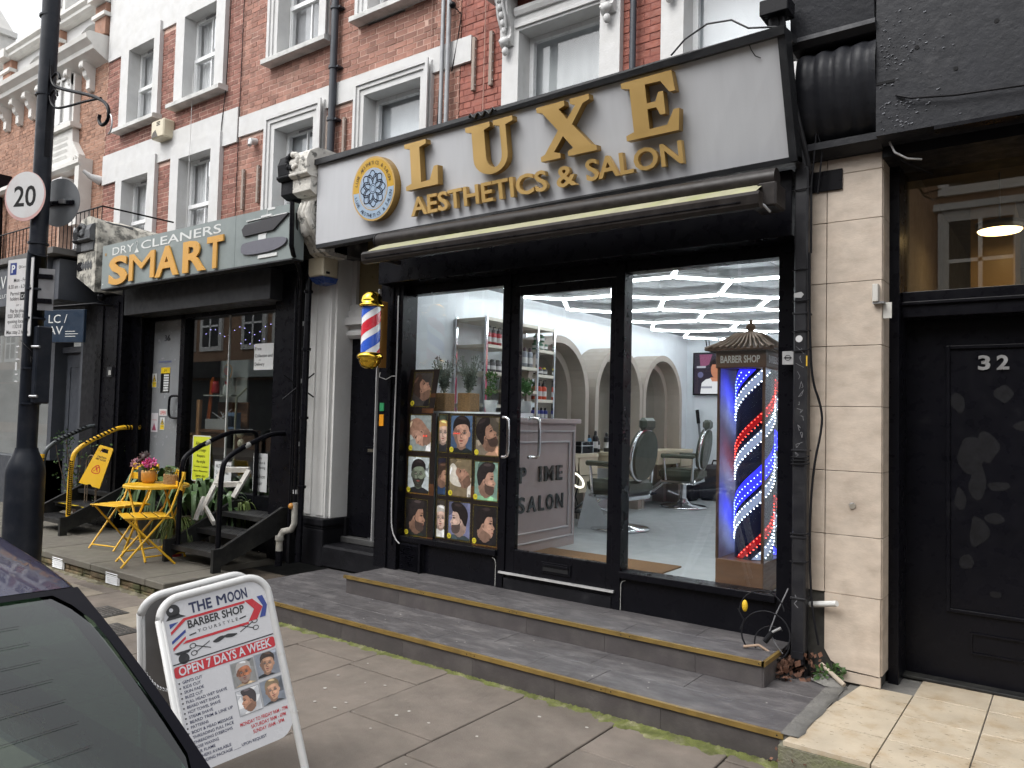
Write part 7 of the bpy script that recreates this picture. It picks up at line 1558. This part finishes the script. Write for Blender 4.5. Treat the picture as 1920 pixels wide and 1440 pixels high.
# barber chairs
OLV=M('olive_green_leather',(.06,.07,.052),.4,var=.08,bump=.15)
def barber(loc,rz,lab):
    t=thing('barber_chair',loc,lab,'barber chair','green barber chairs',rz)
    m=MB(); m.lathe([(0,0),(.3,0),(.31,.012),(.28,.03),(.12,.05),(.06,.09),(.05,.12),(0,.12)],CHR,n=32); m.build('base',t,local=True)
    m=MB(); m.tube([(0,0,.1),(0,0,.31)],.04,CHR,14); m.tube([(.05,.05,.16),(.14,.2,.22)],.012,CHR,6); m.build('column',t,local=True)
    m=MB(); m.cbox(-.22,.24,-.24,.24,.31,.37,CHR,.02); m.build('seat_frame',t,local=True)
    m=MB(); m.cbox(-.24,.26,-.25,.25,.37,.5,OLV,.04); m.build('seat',t,local=True,bevel=.015)
    m=MB(FR((-.26,0,.76),(0,1,0),(-.15,0,1))); P=arc(0,0,.2,0,2*math.pi,32,.25)[:-1]; m.prism(P,-.045,.045,OLV,back=True); m.build('backrest',t,local=True,bevel=.02)
    m=MB(FR((-.26,0,.76),(0,1,0),(-.15,0,1))); m.tube([(a*1.02,b*1.02,.0) for a,b in arc(0,0,.2,0,2*math.pi,32,.25)[:-1]],.02,CHR,8,closed=True); m.build('back_trim',t,local=True)
    m=MB(); m.cbox(-.35,-.26,-.11,.11,1.01,1.13,OLV,.03); m.build('headrest',t,local=True)
    for s_ in (-1,1):
        m=MB(); m.cbox(-.22,.22,s_*.28-.04,s_*.28+.04,.64,.69,OLV,.015); m.tube([(-.18,s_*.27,.36),(-.2,s_*.28,.65)],.02,CHR,8); m.tube([(.15,s_*.27,.36),(.18,s_*.28,.65)],.016,CHR,8); m.build('armrest',t,local=True)
    m=MB(); m.tube([(.24,-.15,.34),(.46,-.15,.16),(.46,.15,.16),(.24,.15,.34)],.014,CHR,8); m.cbox(.4,.52,-.16,.16,.13,.15,BLKM,.005); m.build('footrest',t,local=True)
    return t
bc=barber((-3.75,2.2,.5),R(175),'olive green barber chair with round chrome trimmed back, seen from behind')
dup(bc,(-4.1,4.55,.5),R(188),'olive green barber chair at the back, below the rear arch') 
# small salon things
sc_=MB(); sc_.cbox(-4.45,-4.28,2.3,2.55,1.235,1.36,BLK,.008); sc_.cbox(-4.452,-4.278,2.3,2.55,1.31,1.32,STL,.002)
for y in (2.305,2.54): sc_.box(-4.283,-4.276,y,y+.012,1.235,1.36,CHR)
sc_.build('tool_case',None,'black and silver barber tool case on the near counter','case')
r=random.Random(17)
for i,(y,c,h) in enumerate(((2.66,ink(90,150,190),.2),(2.75,ink(30,30,34),.24),(2.85,ink(30,30,34),.16),(3.0,ink(40,40,44),.22),(3.12,ink(40,40,44),.18))): bottle(-4.4+.03*(i%2),y,1.235,.03,h,c,BKP,('clear blue capped bottle beside the tool case','tall black spray bottle beside the tool case','short black bottle on the near counter','black bottle on the middle counter','shorter black bottle on the middle counter')[i],group='bottles on the work counters')
m=MB()
for i,c in enumerate((ink(200,40,50),ink(230,130,40),ink(60,170,80),ink(230,210,60))): m.cbox(-4.6,-4.5,2.68+i*.07,2.74+i*.07,1.3,1.42,c)
m.box(-4.62,-4.48,2.66,2.98,1.235,1.3,BLK); m.build('product_rack',None,'rack of red orange and green packets behind the black bottles','rack')
rg=thing('ring_lamp',(-4.1,1.75,.5),'small ring lamp leaning low beside the reception desk','lamp'); m=MB(); m.tube([(-4.0+.075*math.cos(t)*.8,1.75+.075*math.cos(t)*.6,1.0+.06*math.sin(t)+.04*math.cos(t)*-1) for t in [2*math.pi*k/24 for k in range(24)]],.01,E('ring_glow',(1,.93,.8),1.5),8,closed=True); m.build('ring',rg); m=MB(); m.tube([(-4.0,1.78,.92),(-4.1,1.85,.7),(-4.2,1.9,.5)],.008,BLK,6); m.build('stand',rg)
m=MB(); m.add([(-4.1,1.95,.5),(-3.75,2.05,.5),(-4.0,1.98,.95),(-4.1,2.2,.5)],[(0,1,2),(1,3,2),(0,2,3)],M('white_bin_liner',(.5,.52,.54),.6)); m.build('white_bag',None,'white bag slumped by the counter behind the desk','bag')
m=MB()
for k in range(5): m.tube([(-4.27,2.0+.05*k,1.2),(-4.25,1.95+.07*k,1.0),(-4.26,2.05+.03*k,.8),(-4.22,1.9+.08*k,.56)],.006,BLK,5)
m.build('trailing_cables',None,'black cables trailing down from the near counter','cable')
m=MB(); m.tube([(-4.35,5.95,.5),(-4.55,6.04,1.75)],.018,M('broom_handle',(.12,.12,.13),.4),8); m.tube([(-4.525,6.03,1.58),(-4.555,6.042,1.78)],.028,BLK,8); m.cbox(-4.45,-4.2,5.85,6.0,.5,.56,BLK,.01); m.build('broom',None,'dark broom leaning on the back wall of the salon','broom')
m=MB(); m.cbox(-4.35,-3.85,5.6,6.0,.5,1.0,M('dark_luggage',(.02,.022,.03),.6),.05); m.tube([(-4.2,5.75,1.0),(-4.18,5.75,1.06),(-4.05,5.75,1.06),(-4.03,5.75,1.0)],.012,BLK,6); m.cbox(-4.5,-4.3,5.3,5.6,.5,.75,BLKM,.04); m.build('black_bag',None,'black wheeled bag at the back of the salon below the television','bag')
m=MB(); m.cbox(-3.98,-2.42,.14,.72,.5,.512,M('coir_mat',(.23,.12,.045),.95,var=.3,scale=90,bump=1,bscale=300),.004); m.build('door_mat',None,'brown coir door mat just inside the salon door','door mat')
m=MB(); m.box(-1.42,-1.4,2.6,5.2,1.2,2.75,M('pink_flower_wall',(.6,.1,.18),.8,var=.5,scale=26,bump=1,bscale=30)); m.build('flower_wall',None,'pink flower wall panel on the right side of the salon','wall panel')
m=MB(); leafcloud(m,(-1.45,3.9,2.0),.06,1.25,.75,1500,.09,M('pink_blossom',(.7,.14,.25),.7,var=.2,island=.35),9,0); m.build('flower_wall_blossom',None,'dense pink paper blossoms covering the flower wall','flowers',kind='stuff')
m=MB(FR((-1.5,4.2,2.35),(0,-1,0),(0,0,1))); m.box(0,.7,0,.22,-.02,0,ink(150,90,60)); tfit(m,'BARBERS',.05,.65,.05,.11,ink(250,220,140),.001,.004) if False else m.box(.05,.65,.05,.17,0,.006,E('warm_sign_glow',(1,.75,.35),2)); m.build('glowing_sign',None,'small warm glowing sign on the pink flower wall','sign')
# LED barber tower
tw=thing('led_barber_tower',(-1.78,.42,.5),'tall lit barber shop display tower with spiral LED stripes in the right window','display tower')
WDB=M('dark_walnut',(.13,.065,.035),.4,var=.2,scale=4,stretch=(1,1,7)); BRZF=M('bronze_frame',(.1,.055,.035),.4,.3)
tx0,tx1,ty0,ty1=-1.955,-1.635,.2,.56
m=MB(); m.cbox(tx0,tx1,ty0,ty1,.5,.7,WDB,.004); m.build('plinth',tw)
for x in (tx0+.008,tx1-.008):
    for y in (ty0+.008,ty1-.008): m=MB(); m.box(x-.008,x+.008,y-.008,y+.008,.7,1.97,BRZF); m.build('corner_post',tw)
m=MB(); m.cbox(tx0-.01,tx1+.01,ty0-.01,ty1+.01,1.965,2.08,WDB,.004); m.build('header',tw)
m=MB(FY(0,ty0-.012,0)); tfit(m,'BARBER SHOP',tx0+.025,tx1-.03,2.0,.045,ink(230,226,220),.001,.001,bold=.02); m.build('lettering',tw)
m=MB(FX(tx1+.012,0,0)); tfit(m,'BARBER SHOP',ty0+.03,ty1-.03,2.0,.045,ink(230,226,220),.001,.001,bold=.02); m.build('lettering',tw)
m=MB(); cxx,cyy=(tx0+tx1)/2,(ty0+ty1)/2
ls=[(.23,2.08),(.235,2.09),(.17,2.125),(.11,2.17),(.07,2.2)]
for (r0_,z0_),(r1_,z1_) in zip(ls,ls[1:]):
    a=[(cxx+sx*r0_,cyy+sy*r0_,z0_) for sx,sy in ((-1,-1),(1,-1),(1,1),(-1,1))]; b=[(cxx+sx*r1_,cyy+sy*r1_,z1_) for sx,sy in ((-1,-1),(1,-1),(1,1),(-1,1))]
    m.add(a+b,[(i,(i+1)%4,4+(i+1)%4,4+i) for i in range(4)],WDB)
RFB=M('roof_tile_bronze',(.22,.14,.09),.35,.4)
for s_ in range(4):
    for k in range(11):
        t=-1+2*(k+.5)/11; dx,dy=((t,-1),(1,t),(t,1),(-1,t))[s_]
        m.tube([(cxx+dx*.235,cyy+dy*.235,2.096),(cxx+dx*.17,cyy+dy*.17,2.13),(cxx+dx*.11,cyy+dy*.11,2.176),(cxx+dx*.07,cyy+dy*.07,2.205)],.012,RFB,5)
m.lathe([(.0,.0),(.06,.0),(.05,.02),(.02,.03),(.03,.045),(.035,.06),(.02,.075),(.012,.085),(.012,.1),(0,.11)],RFB,(cxx,cyy,2.2),14); m.build('pagoda_roof',tw)
m=MB(); m.tube([(cxx+.03,cyy+.02,.7),(cxx+.03,cyy+.02,1.965)],.125,M('tower_core',(.012,.014,.04),.15,var=.02),32,caps=False); core=m.build('core',tw)
LW=E('led_white',(.75,.85,1),9); LR=E('led_red',(1,.06,.04),6); LB=E('led_blue',(.02,.02,1),1.8); LBD=E('led_blue_dot',(.2,.3,1),7); LWb=E('led_white_band',(.5,.6,.9),.4); LRb=E('led_red_band',(.8,.02,.03),.3)
cc=(cxx+.03,cyy+.02); pit_=.8; R0_=.1262
def hz(ph,w,mat): 
    m=MB(); helix(m,cc,R0_,.705,1.96,pit_,ph,w,mat); return m
m=MB(); 
for ph,w,mt in ((.1,.075,LWb),(.235,.055,LRb),(.5,.075,LWb),(.61,.13,LB)): helix(m,cc,R0_,.705,1.96,pit_,ph,w,mt)
m.build('light_band',core)
m=MB()
def dotsh(ph,mat,n=40,r_=.0048):
    for k in range(-n,n*3+10):
        a=2*math.pi*k/n; z=.7-pit_+ph+pit_*a/(2*math.pi)
        if .71<z<1.955: m.add([(cc[0]+(R0_+.003)*math.cos(a)+dx*r_,cc[1]+(R0_+.003)*math.sin(a)+dy*r_,z+dz*r_) for dx,dy,dz in ((1,0,0),(-1,0,0),(0,1,0),(0,-1,0),(0,0,1),(0,0,-1))],[(0,2,4),(2,1,4),(1,3,4),(3,0,4),(2,0,5),(1,2,5),(3,1,5),(0,3,5)],mat)
for ph,mt in ((.1,LW),(.17,LW),(.23,LR),(.285,LR),(.5,LW),(.57,LW),(.64,LBD),(.7,LBD)): dotsh(ph,mt)
m.build('led_dots',core,kind='stuff')
# mirror at the back, blue LED glow painted into the left panel, glass sides
m=MB(); m.box(tx0+.01,tx0+.016,ty0+.02,ty1-.02,.7,1.965,M('tower_side_glass',(.4,.42,.62),.5,0,var=.2)); m.box(tx0+.016,tx1-.016,ty1-.016,ty1-.01,.7,1.965,MIR); m.build('mirror_back',tw)
m=MB(); m.box(tx1-.006,tx1-.002,ty0+.016,ty1-.016,.7,1.965,GLS); m.box(tx0+.016,tx1-.016,ty0+.002,ty0+.006,.7,1.965,GLS); m.build('glass_side',tw)
# ------------------------------------------------------------- sandwich board
abm=thing('sandwich_board',(-2.45,-3.2,0),'white framed sandwich board for THE MOON BARBER SHOP on the pavement','sandwich board')
Wd=.48
dv=Vector((.2337,.9608,.149)).normalized(); upv=Vector((-.2963,-.0948,.9504)); upv=(upv-dv*upv.dot(dv)).normalized()
TLb=Vector((-2.98,-3.126,.839))
fr=FR(TLb,dv,upv)   # origin at upper left corner, x to the right, y up along the board, z out
H=TLb.z/upv.z; HR_=(TLb+dv*Wd).z/upv.z
WPC=M('white_tube_paint',(.62,.62,.61),.35,var=.04,dirt=(.42,.38,.33),dscale=11,damt=.5,dlo=.6,dhi=.72)
def frame(frm,nm):
    m=MB(frm); r_=.0165; c=.085
    pts=[(0+r_,-H,0),(r_,-c,0)]+[(a,b,0) for a,b in arc(r_+c-.0,-c-r_,c,math.pi,math.pi/2,8)]+[(a,b,0) for a,b in arc(Wd-r_-c,-c-r_,c,math.pi/2,0,8)]+[(Wd-r_,-HR_,0)]
    m.tube(pts,r_,WPC,12); return m.build(nm,abm)
frame(fr,'front_frame')
m=MB(fr); m.tube([(.03,-.86,-.02),(Wd-.03,-.86,-.02)],.01,WPC,8); m.build('cross_bar',abm)
upb=(upv+Vector((.66,.16,0))).normalized(); upb=(upb-dv*upb.dot(dv)).normalized(); fb=FR(TLb-Vector((.085,.015,.0)),dv,upb); frame(fb,'rear_frame')
PW0=M('board_print_white',(.6,.6,.62),.3,var=.02)
m=MB(fr); m.prism(rrect(.026,-.69,Wd-.026,-.026,.07,6),-.004,.004,PW0,back=True); m.build('front_panel',abm)
m=MB(fb); m.prism(rrect(.026,-.69,Wd-.026,-.026,.07,6),-.004,.004,M('board_back_grey',(.3,.3,.3),.5),back=True); m.build('rear_panel',abm)
m=MB(); a=fr@Vector((.02,-.36,0)); b=fb@Vector((.02,-.36,0))
for i in range(22):
    p=a.lerp(b,(i+.5)/22); p.z-=.03*math.sin(math.pi*(i+.5)/22); m.tube([(p.x+.008*math.cos(t),p.y+(.004 if i%2 else 0),p.z+.005*math.sin(t)) for t in [k*1.05 for k in range(6)]],.0015,STL,4,closed=True)
m.build('chain',abm)
# print, laid out in panel coordinates: u 0..1 across, v 0..1 down
L0,R0x,T0,B0y=.034,Wd-.034,-.03,-.685
U=lambda u:L0+(R0x-L0)*u
V=lambda v:T0+(B0y-T0)*(v*.9 if v<.5 else .45+(v-.5)*1.1)
NVb=ink(36,44,84); RD=ink(206,34,48); BLp=ink(42,66,150); BK=ink(30,30,34); WHp=ink(228,228,234)
m=MB(fr); Z=.0052
sy=(T0-B0y); sx_=(R0x-L0)
def T(t,u0,u1,v,cap,mat,z=0,bold=0): tfit(m,t,U(u0),U(u1),V(v),cap*sy,mat,Z+z,bold=bold)
def Pg(pts,mat,z=0): m.prism([(U(a),V(b)) for a,b in pts],Z+z,Z+z,mat)
T('THE',.24,.46,.105,.06,NVb,0,.03); T('M',.51,.6,.105,.06,NVb); T('M',.517,.607,.105,.06,NVb,.0001); T('OON',.62,.82,.105,.06,NVb,0,.03)
T('BARBER SHOP',.2,.76,.2,.045,BK,0,.025); T('Y O U R S T Y L E',.28,.68,.245,.019,BK)
Pg([(.17,.125),(.78,.125),(.78,.142),(.19,.142),(.035,.215),(.035,.195)],RD); Pg([(.78,.125),(.86,.125),(.95,.2),(.87,.275),(.78,.275),(.86,.2)],RD,.0002)
Pg([(.85+.06,.12),(.97,.12),(1.0,.195),(.96,.27),(.9,.27),(.955,.195)],BLp,.0002)
Pg([(.16,.275),(.78,.275),(.78,.292),(.12,.292)],RD); Pg([(.03,.255),(.17,.2),(.17,.22),(.03,.275)],BLp); Pg([(.03,.3),(.16,.245),(.16,.262),(.03,.32)],RD); Pg([(.035,.14),(.12,.14),(.035,.172)],BLp)
m.disc(U(.09),V(.06),.026,Z,BK,18); Pg([(.01,.115),(.2,.115),(.15,.095),(.14,.085),(.05,.085)],BK); m.disc(U(.075),V(.052),.008,Z+.0003,WHp,8)
Pg([(.03,.335),(.2,.335),(.16,.355),(.06,.355)],BK); m.disc(U(.11),V(.385),.021,Z,BK,18)
Pg(smoothp([(.39,.335),(.44,.32),(.49,.312),(.52,.318),(.55,.312),(.6,.32),(.66,.33),(.6,.345),(.54,.338),(.52,.33),(.5,.338),(.44,.352)],True,1),BK)
for (cu,cv,f) in ((.27,.345,1),(.78,.305,-1)):
    for dvv in (-.022,.022):
        ringline(m,[(U(cu-.04*f),V(cv+dvv)),(U(cu+.1*f),V(cv-dvv))],.0035,Z,BK,False); ringline(m,[(U(cu-.06*f)+.012*math.cos(t),V(cv+dvv*1.1)+.009*math.sin(t)) for t in [k*.7 for k in range(9)]],.003,Z,BK)
ringline(m,[(U(.2),V(.247)),(U(.26),V(.243))],.005,Z,BK,False); ringline(m,[(U(.7),V(.238)),(U(.76),V(.232))],.005,Z,BK,False)
Pg([(0,.405),(1,.405),(1,.413),(0,.413)],BK)
m.prism(rrect(U(0),V(.5),U(1),V(.425),.01,3),Z,Z,RD); T('OPEN 7 DAYS A WEEK',.04,.96,.488,.05,WHp,.0004,.022)
rows=['GENTS CUT','KIDS CUT','SKIN FADE','BUZZ CUT','FULL HEAD WET SHAVE','BEARD WET SHAVE','HOT TOWEL SHAVE','STEAM SHAVE','BEARD TRIM & LINE UP','PATTERNS','BODY & HEAD MESSAGE','THREADING FULL FACE','THREADING EYEBROWS','NOSE WAXING','EAR FLAME','OTHERS AVAILABLE','WEDDING PACKAGE ____ UPON REQUEST']
for i,t in enumerate(rows):
    v=.535+i*.0268; m.disc(U(.025),V(v-.007),.0035,Z,BK,6); T(t,.055,.055+len(t)*.0205,v,.0165,NVb,0,.012)
g=.2
for (u0,v0,kw_) in ((.52,.52,dict(bgc=pic(150,150,148),skin=pic(190,120,84),hair=pic(196,190,186),shirt=pic(196,172,140),style='front',beard=True)),(.765,.515,dict(bgc=pic(150,156,168),skin=pic(206,158,128),hair=HR[1],shirt=pic(26,26,32),style='front',tilt=-.15)),(.52,.675,dict(bgc=pic(216,218,222),skin=pic(206,152,122),hair=pic(66,58,60),shirt=pic(214,214,216),style='side',beard=False,flip=True)),(.765,.67,dict(bgc=pic(140,148,160),skin=pic(220,170,140),hair=pic(150,130,100),shirt=pic(60,62,66),style='front'))):
    x0=U(u0);y1=V(v0);w=sx_*.225;h=sy*.145
    m.box(x0-.003,x0+w+.003,y1-h-.003,y1+.003,Z-.0004,Z,ink(170,172,176)); portrait(m,x0,y1-h,w,h,Z+.0004,zs=.0002,**kw_)
for i,(t,u0,u1) in enumerate((('MONDAY TO FRIDAY 9AM - 7PM',.5,.99),('SATURDAY 9AM - 6PM',.6,.96),('SUNDAY 10AM - 5PM',.61,.93))): T(t,u0,u1,.862+i*.03,.021,RD,0,.014)
m.build('board_print',abm)
# ------------------------------------------------------------- parked car (we stand behind it)
car=thing('parked_car',(-2.6,-5.0,-.14),'dark navy parked car with sloping rear window at the lower left corner','car')
PNT=M('navy_car_paint',(.008,.01,.05),.3,.2,var=.03,coat=.5,spec=.3)
RUB=M('black_car_trim',(.008,.008,.009),.5,var=.08,spec=.15)
yc=-4.92; Y=lambda t,w:yc+t*w
# stations along x: (x, half width at belt, z belt, half width roof, z roof)
def loft(prof_list,mat,name,par,closed=False):
    m=MB(); n=len(prof_list[0]); vs=[p for pr_ in prof_list for p in pr_]
    m.add(vs,[(i*n+j,(i+1)*n+j,(i+1)*n+j+1,i*n+j+1) for i in range(len(prof_list)-1) for j in range(n-1)],mat,True); return m.build(name,par)
def sect(x,hw,zb,pts): return [(x,yc+s*hw*a,zb+b) for s,a,b in pts]
# lower body: cross sections
def body(x,hw,zt,zb=.12):
    P=[(-.93,zb),(-1,zb+.12),(-1.0,(zb+zt)/2),(-.98,zt-.1),(-.92,zt-.02),(-.86,zt),(.86,zt),(.92,zt-.02),(.98,zt-.1),(1.0,(zb+zt)/2),(1,zb+.12),(.93,zb)]
    return [(x,yc+hw*a,z) for a,z in P]
st_=[(-5.0,.6,.55),(-4.95,.74,.62),(-4.7,.84,.68),(-3.9,.87,.76),(-3.3,.88,.84),(-2.4,.88,.88),(-1.4,.88,.9),(-.95,.875,.9),(-.62,.86,.9),(-.5,.83,.87),(-.45,.78,.7),(-.47,.74,.4)]
m=MB(); vs=[];n=12
for x,hw,zt in st_: vs+=body(x,hw,zt)
m.add(vs,[(i*n+j,i*n+j+1,(i+1)*n+j+1,(i+1)*n+j) for i in range(len(st_)-1) for j in range(n-1)],PNT,True)
m.add(vs[:n],[tuple(range(n))],PNT); m.add(vs[-n:],[tuple(range(n))[::-1]],PNT); m.build('body',car)
# roof shell, rear window and pillars share one rounded cross section
UC=[(-1.025,.07),(-1.025,.05),(-1.02,.028),(-1.009,.009),(-.99,0),(-.85,0),(-.5,0),(0,0),(.5,0),(.85,0),(.99,0),(1.009,.009),(1.02,.028),(1.025,.05),(1.025,.07)]
def upper(x,hw,zc,cols=UC,cx_=.055): return [(x+cx_*(1-min(1,abs(u))**2),yc+hw*u,zc+.02*(1-min(1,abs(u))**2)-d) for u,d in cols]
rs=[(-3.35,.62,1.14,-.1),(-3.1,.67,1.25,-.06),(-2.8,.71,1.33,-.02),(-2.4,.74,1.382,0),(-2.0,.752,1.386,.02),(-1.7,.756,1.358,.04),(-1.5,.757,1.33,.05),(-1.39,.756,1.311,.055),(-1.35,.755,1.301,.055)]
vs=[];n=len(UC); m=MB()
for q in rs: vs+=upper(q[0],q[1],q[2],UC,q[3])
m.add(vs,[(i*n+j,i*n+j+1,(i+1)*n+j+1,(i+1)*n+j) for i in range(len(rs)-1) for j in range(n-1)],PNT,True)
o=m.build('roof',car)
def lerp3(a,b,t): return tuple(a[i]+(b[i]-a[i])*t for i in range(3))
# rear glass surface: top edge at x=-1.29, bottom at x=-.72 z .92
def G(u,v): # u -1..1 across, v 0 top..1 bottom
    x=-1.345+.46*v; z=1.298-.215*v; hw=.758+.0*v
    cx=.055*(1-u*u); return (x+cx,yc+hw*u,z+.02*(1-u*u)*(1-v)+.012*math.sin(math.pi*v))
CGL=glassmat('car_glass',(.18,.28,.23),2.0)
m=MB(); N=16; vs=[G(-.99+1.98*i/N,.015+.96*j/10) for i in range(N+1) for j in range(11)]
m.add(vs,[(i*11+j,i*11+j+1,(i+1)*11+j+1,(i+1)*11+j) for i in range(N) for j in range(10)],CGL,True); m.build('rear_window',car)
FRIT=M('black_glass_border',(.004,.004,.007),.35,var=0,spec=.08)
m=MB()
def off(p,k=.003): return (p[0]+k*.5,p[1],p[2]+k)
def band(pts): m.add([off(G(*p)) for p in pts],[(0,1,2,3)],FRIT,False)
gn=14
for k in range(gn):
    a=-1+2*k/gn; b=-1+2*(k+1)/gn; w=.03
    band([(a,.0),(a,w),(b,w),(b,.0)]); band([(a,.95),(a,1.0),(b,1.0),(b,.95)])
for s in (-1,1):
    for k in range(10):
        v0,v1=k/10,(k+1)/10
        wv=lambda v:.978-.05*max(0,(.25-v)/.25)**2-.08*max(0,(v-.78)/.22)**2.2
        pts=[(s,v0),(s,v1),(s*wv(v1),v1),(s*wv(v0),v0)]
        if s<0: pts=pts[::-1]
        band(pts)
m.build('window_border',car)
for s in (-1,1):
    m=MB(); cols=[(u,d) for u,d in UC if u*s>.9 and d<.04]; k_=len(cols); vs=[]
    for i in range(13):
        v=-.02+1.12*i/12; x,y,z=G(0,v); x-=.055; vs+=[(x,yc+(.758+.0*v)*u,1.298-.215*v-d) for u,d in cols]
    m.add(vs,[(i*k_+j,i*k_+j+1,(i+1)*k_+j+1,(i+1)*k_+j) for i in range(12) for j in range(k_-1)],FRIT,True)
    m.build('pillar',car)
m=MB()
for k in range(9):
    v=.16+k*.085; m.tube([off(G(-.84+1.68*i/12,v),.002) for i in range(13)],.0004,M('heater_wire',(.03,.03,.03),.5),3)
m.build('heater_wires',car)
# sides: glass and doors
for s in (-1,1):
    m=MB(); P=[(-3.25,.88,.84),(-3.05,.7,1.2),(-2.4,.76,1.32),(-1.7,.775,1.295),(-1.36,.775,1.25),(-.93,.778,1.075),(-.88,.86,.9)]
    a=[(x,yc+s*h,z) for x,h,z in P]; m.add(a,[tuple(range(7)) if s<0 else tuple(range(7))[::-1]],CGL); m.build('side_window',car)
    m=MB(); m.tube([(x,yc+s*(h-.01),z) for x,h,z in P],.009,RUB,6); m.tube([(-2.1,yc+s*.88,.87),(-2.1,yc+s*.735,1.24)],.03,RUB,6); m.build('window_trim',car)
    for x in (-4.2,-1.25):
        m=MB(); m.tube([(x,yc+s*.7,.165),(x,yc+s*.89,.165)],.305,M('tyre_rubber',(.02,.02,.02),.8),24); w=m.build('wheel',car); m=MB(); m.tube([(x,yc+s*.86,.165),(x,yc+s*.895,.165)],.2,M('alloy_wheel',(.4,.4,.42),.3,.8),16); m.build('rim',w)
m=MB(); m.sweep([(0,0)]*0+[(-.9,1.075),(-.86,1.06),(-.62,.95),(-.5,.9),(-.6,.86),(-1.2,.86)],'y',yc-.79,yc+.79,PNT); m.build('boot_lid',car)
m=MB(); m.add([(-3.1,yc-.62,1.16),(-3.1,yc+.62,1.16),(-3.95,yc+.72,.8),(-3.95,yc-.72,.8)],[(0,1,2,3)],CGL); m.build('windscreen',car)
INT=M('grey_car_upholstery',(.09,.095,.1),.9,var=.15); INL=M('pale_headlining',(.3,.3,.29),.9)
m=MB(); m.box(-3.3,-.95,yc-.72,yc+.72,.14,.18,INT); m.box(-1.2,-.55,yc-.68,yc+.68,.8,.84,RUB); m.build('cabin_floor',car)
for x in (-1.75,-2.75):
    for s in (-.36,.36):
        m=MB(); m.cbox(x-.25,x+.25,yc+s-.26,yc+s+.26,.3,.5,INT,.05); m.cbox(x+.15,x+.32,yc+s-.25,yc+s+.25,.45,.98,INT,.05); m.cbox(x+.2,x+.3,yc+s-.13,yc+s+.13,1.0,1.16,INT,.03); m.build('seat',car)
m=MB(); m.box(-3.45,-3.15,yc-.66,yc+.66,.6,.88,RUB); m.tube([(-3.05,yc+.36+.18*math.cos(t),.85+.17*math.sin(t)) for t in [2*math.pi*k/18 for k in range(18)]],.015,RUB,6,closed=True); m.build('dashboard',car)
m=MB(); m.add([(-.9,yc+.3,1.12),(-.87,yc+.42,1.1),(-.86,yc+.42,1.07),(-.89,yc+.3,1.09)],[(0,1,2,3)],ink(190,200,200)) if False else m.box(-1.16,-1.155,yc+.12,yc+.28,1.12,1.17,ink(120,130,134)); m.build('window_sticker',car)
# ------------------------------------------------------------- houses across the street (behind the camera, seen only mirrored in glass)
OB=M('london_stock_brick',(.24,.15,.1),.9,var=.25,scale=12,dirt=(.3,.2,.13),dscale=1.5,damt=.5)
m=MB(); m.box(-90,40,-14.2,-11,-.14,.0,SLAB); m.build('far_pavement',kind='structure')
NW='one two three four five six seven eight nine ten eleven twelve thirteen fourteen fifteen sixteen seventeen eighteen'.split()
for i in range(18):
    x0=-76+i*5.2; yy=-14.2
    t=thing('terraced_house',(x0+2.6,yy,0),('brick terraced house across the street, number %s along the far side'%NW[i]),'house','houses on the far side of the street')
    m=MB(); m.box(x0,x0+5.2,yy-8,yy,0,9.6,OB); m.box(x0,x0+5.2,yy,yy+.25,9.0,9.5,STN); m.box(x0,x0+5.2,yy,yy+.5,3.0,3.7,(BLKM,SGN,NVY,WPC)[i%4]); m.box(x0,x0+.3,yy,yy+.15,0,3,BLKM); m.build('wall',t)
    for fz in (4.4,7.0):
        for wx in (x0+.9,x0+3.0):
            m=MB(); m.box(wx-.22,wx+1.45,yy,yy+.1,fz-.2,fz+2.1,WHT); m.box(wx-.3,wx+1.53,yy,yy+.2,fz+2.05,fz+2.2,WHT); m.box(wx,wx+1.2,yy+.1,yy+.105,fz,fz+1.8,DARKR); m.box(wx+.56,wx+.64,yy+.1,yy+.13,fz,fz+1.8,UPV); m.box(wx,wx+1.2,yy+.1,yy+.13,fz+.86,fz+.94,UPV); m.build('window',t)
    m=MB(); m.box(x0+.4,x0+4.9,yy,yy+.03,.6,2.9,DARKR); m.build('shop_window',t)
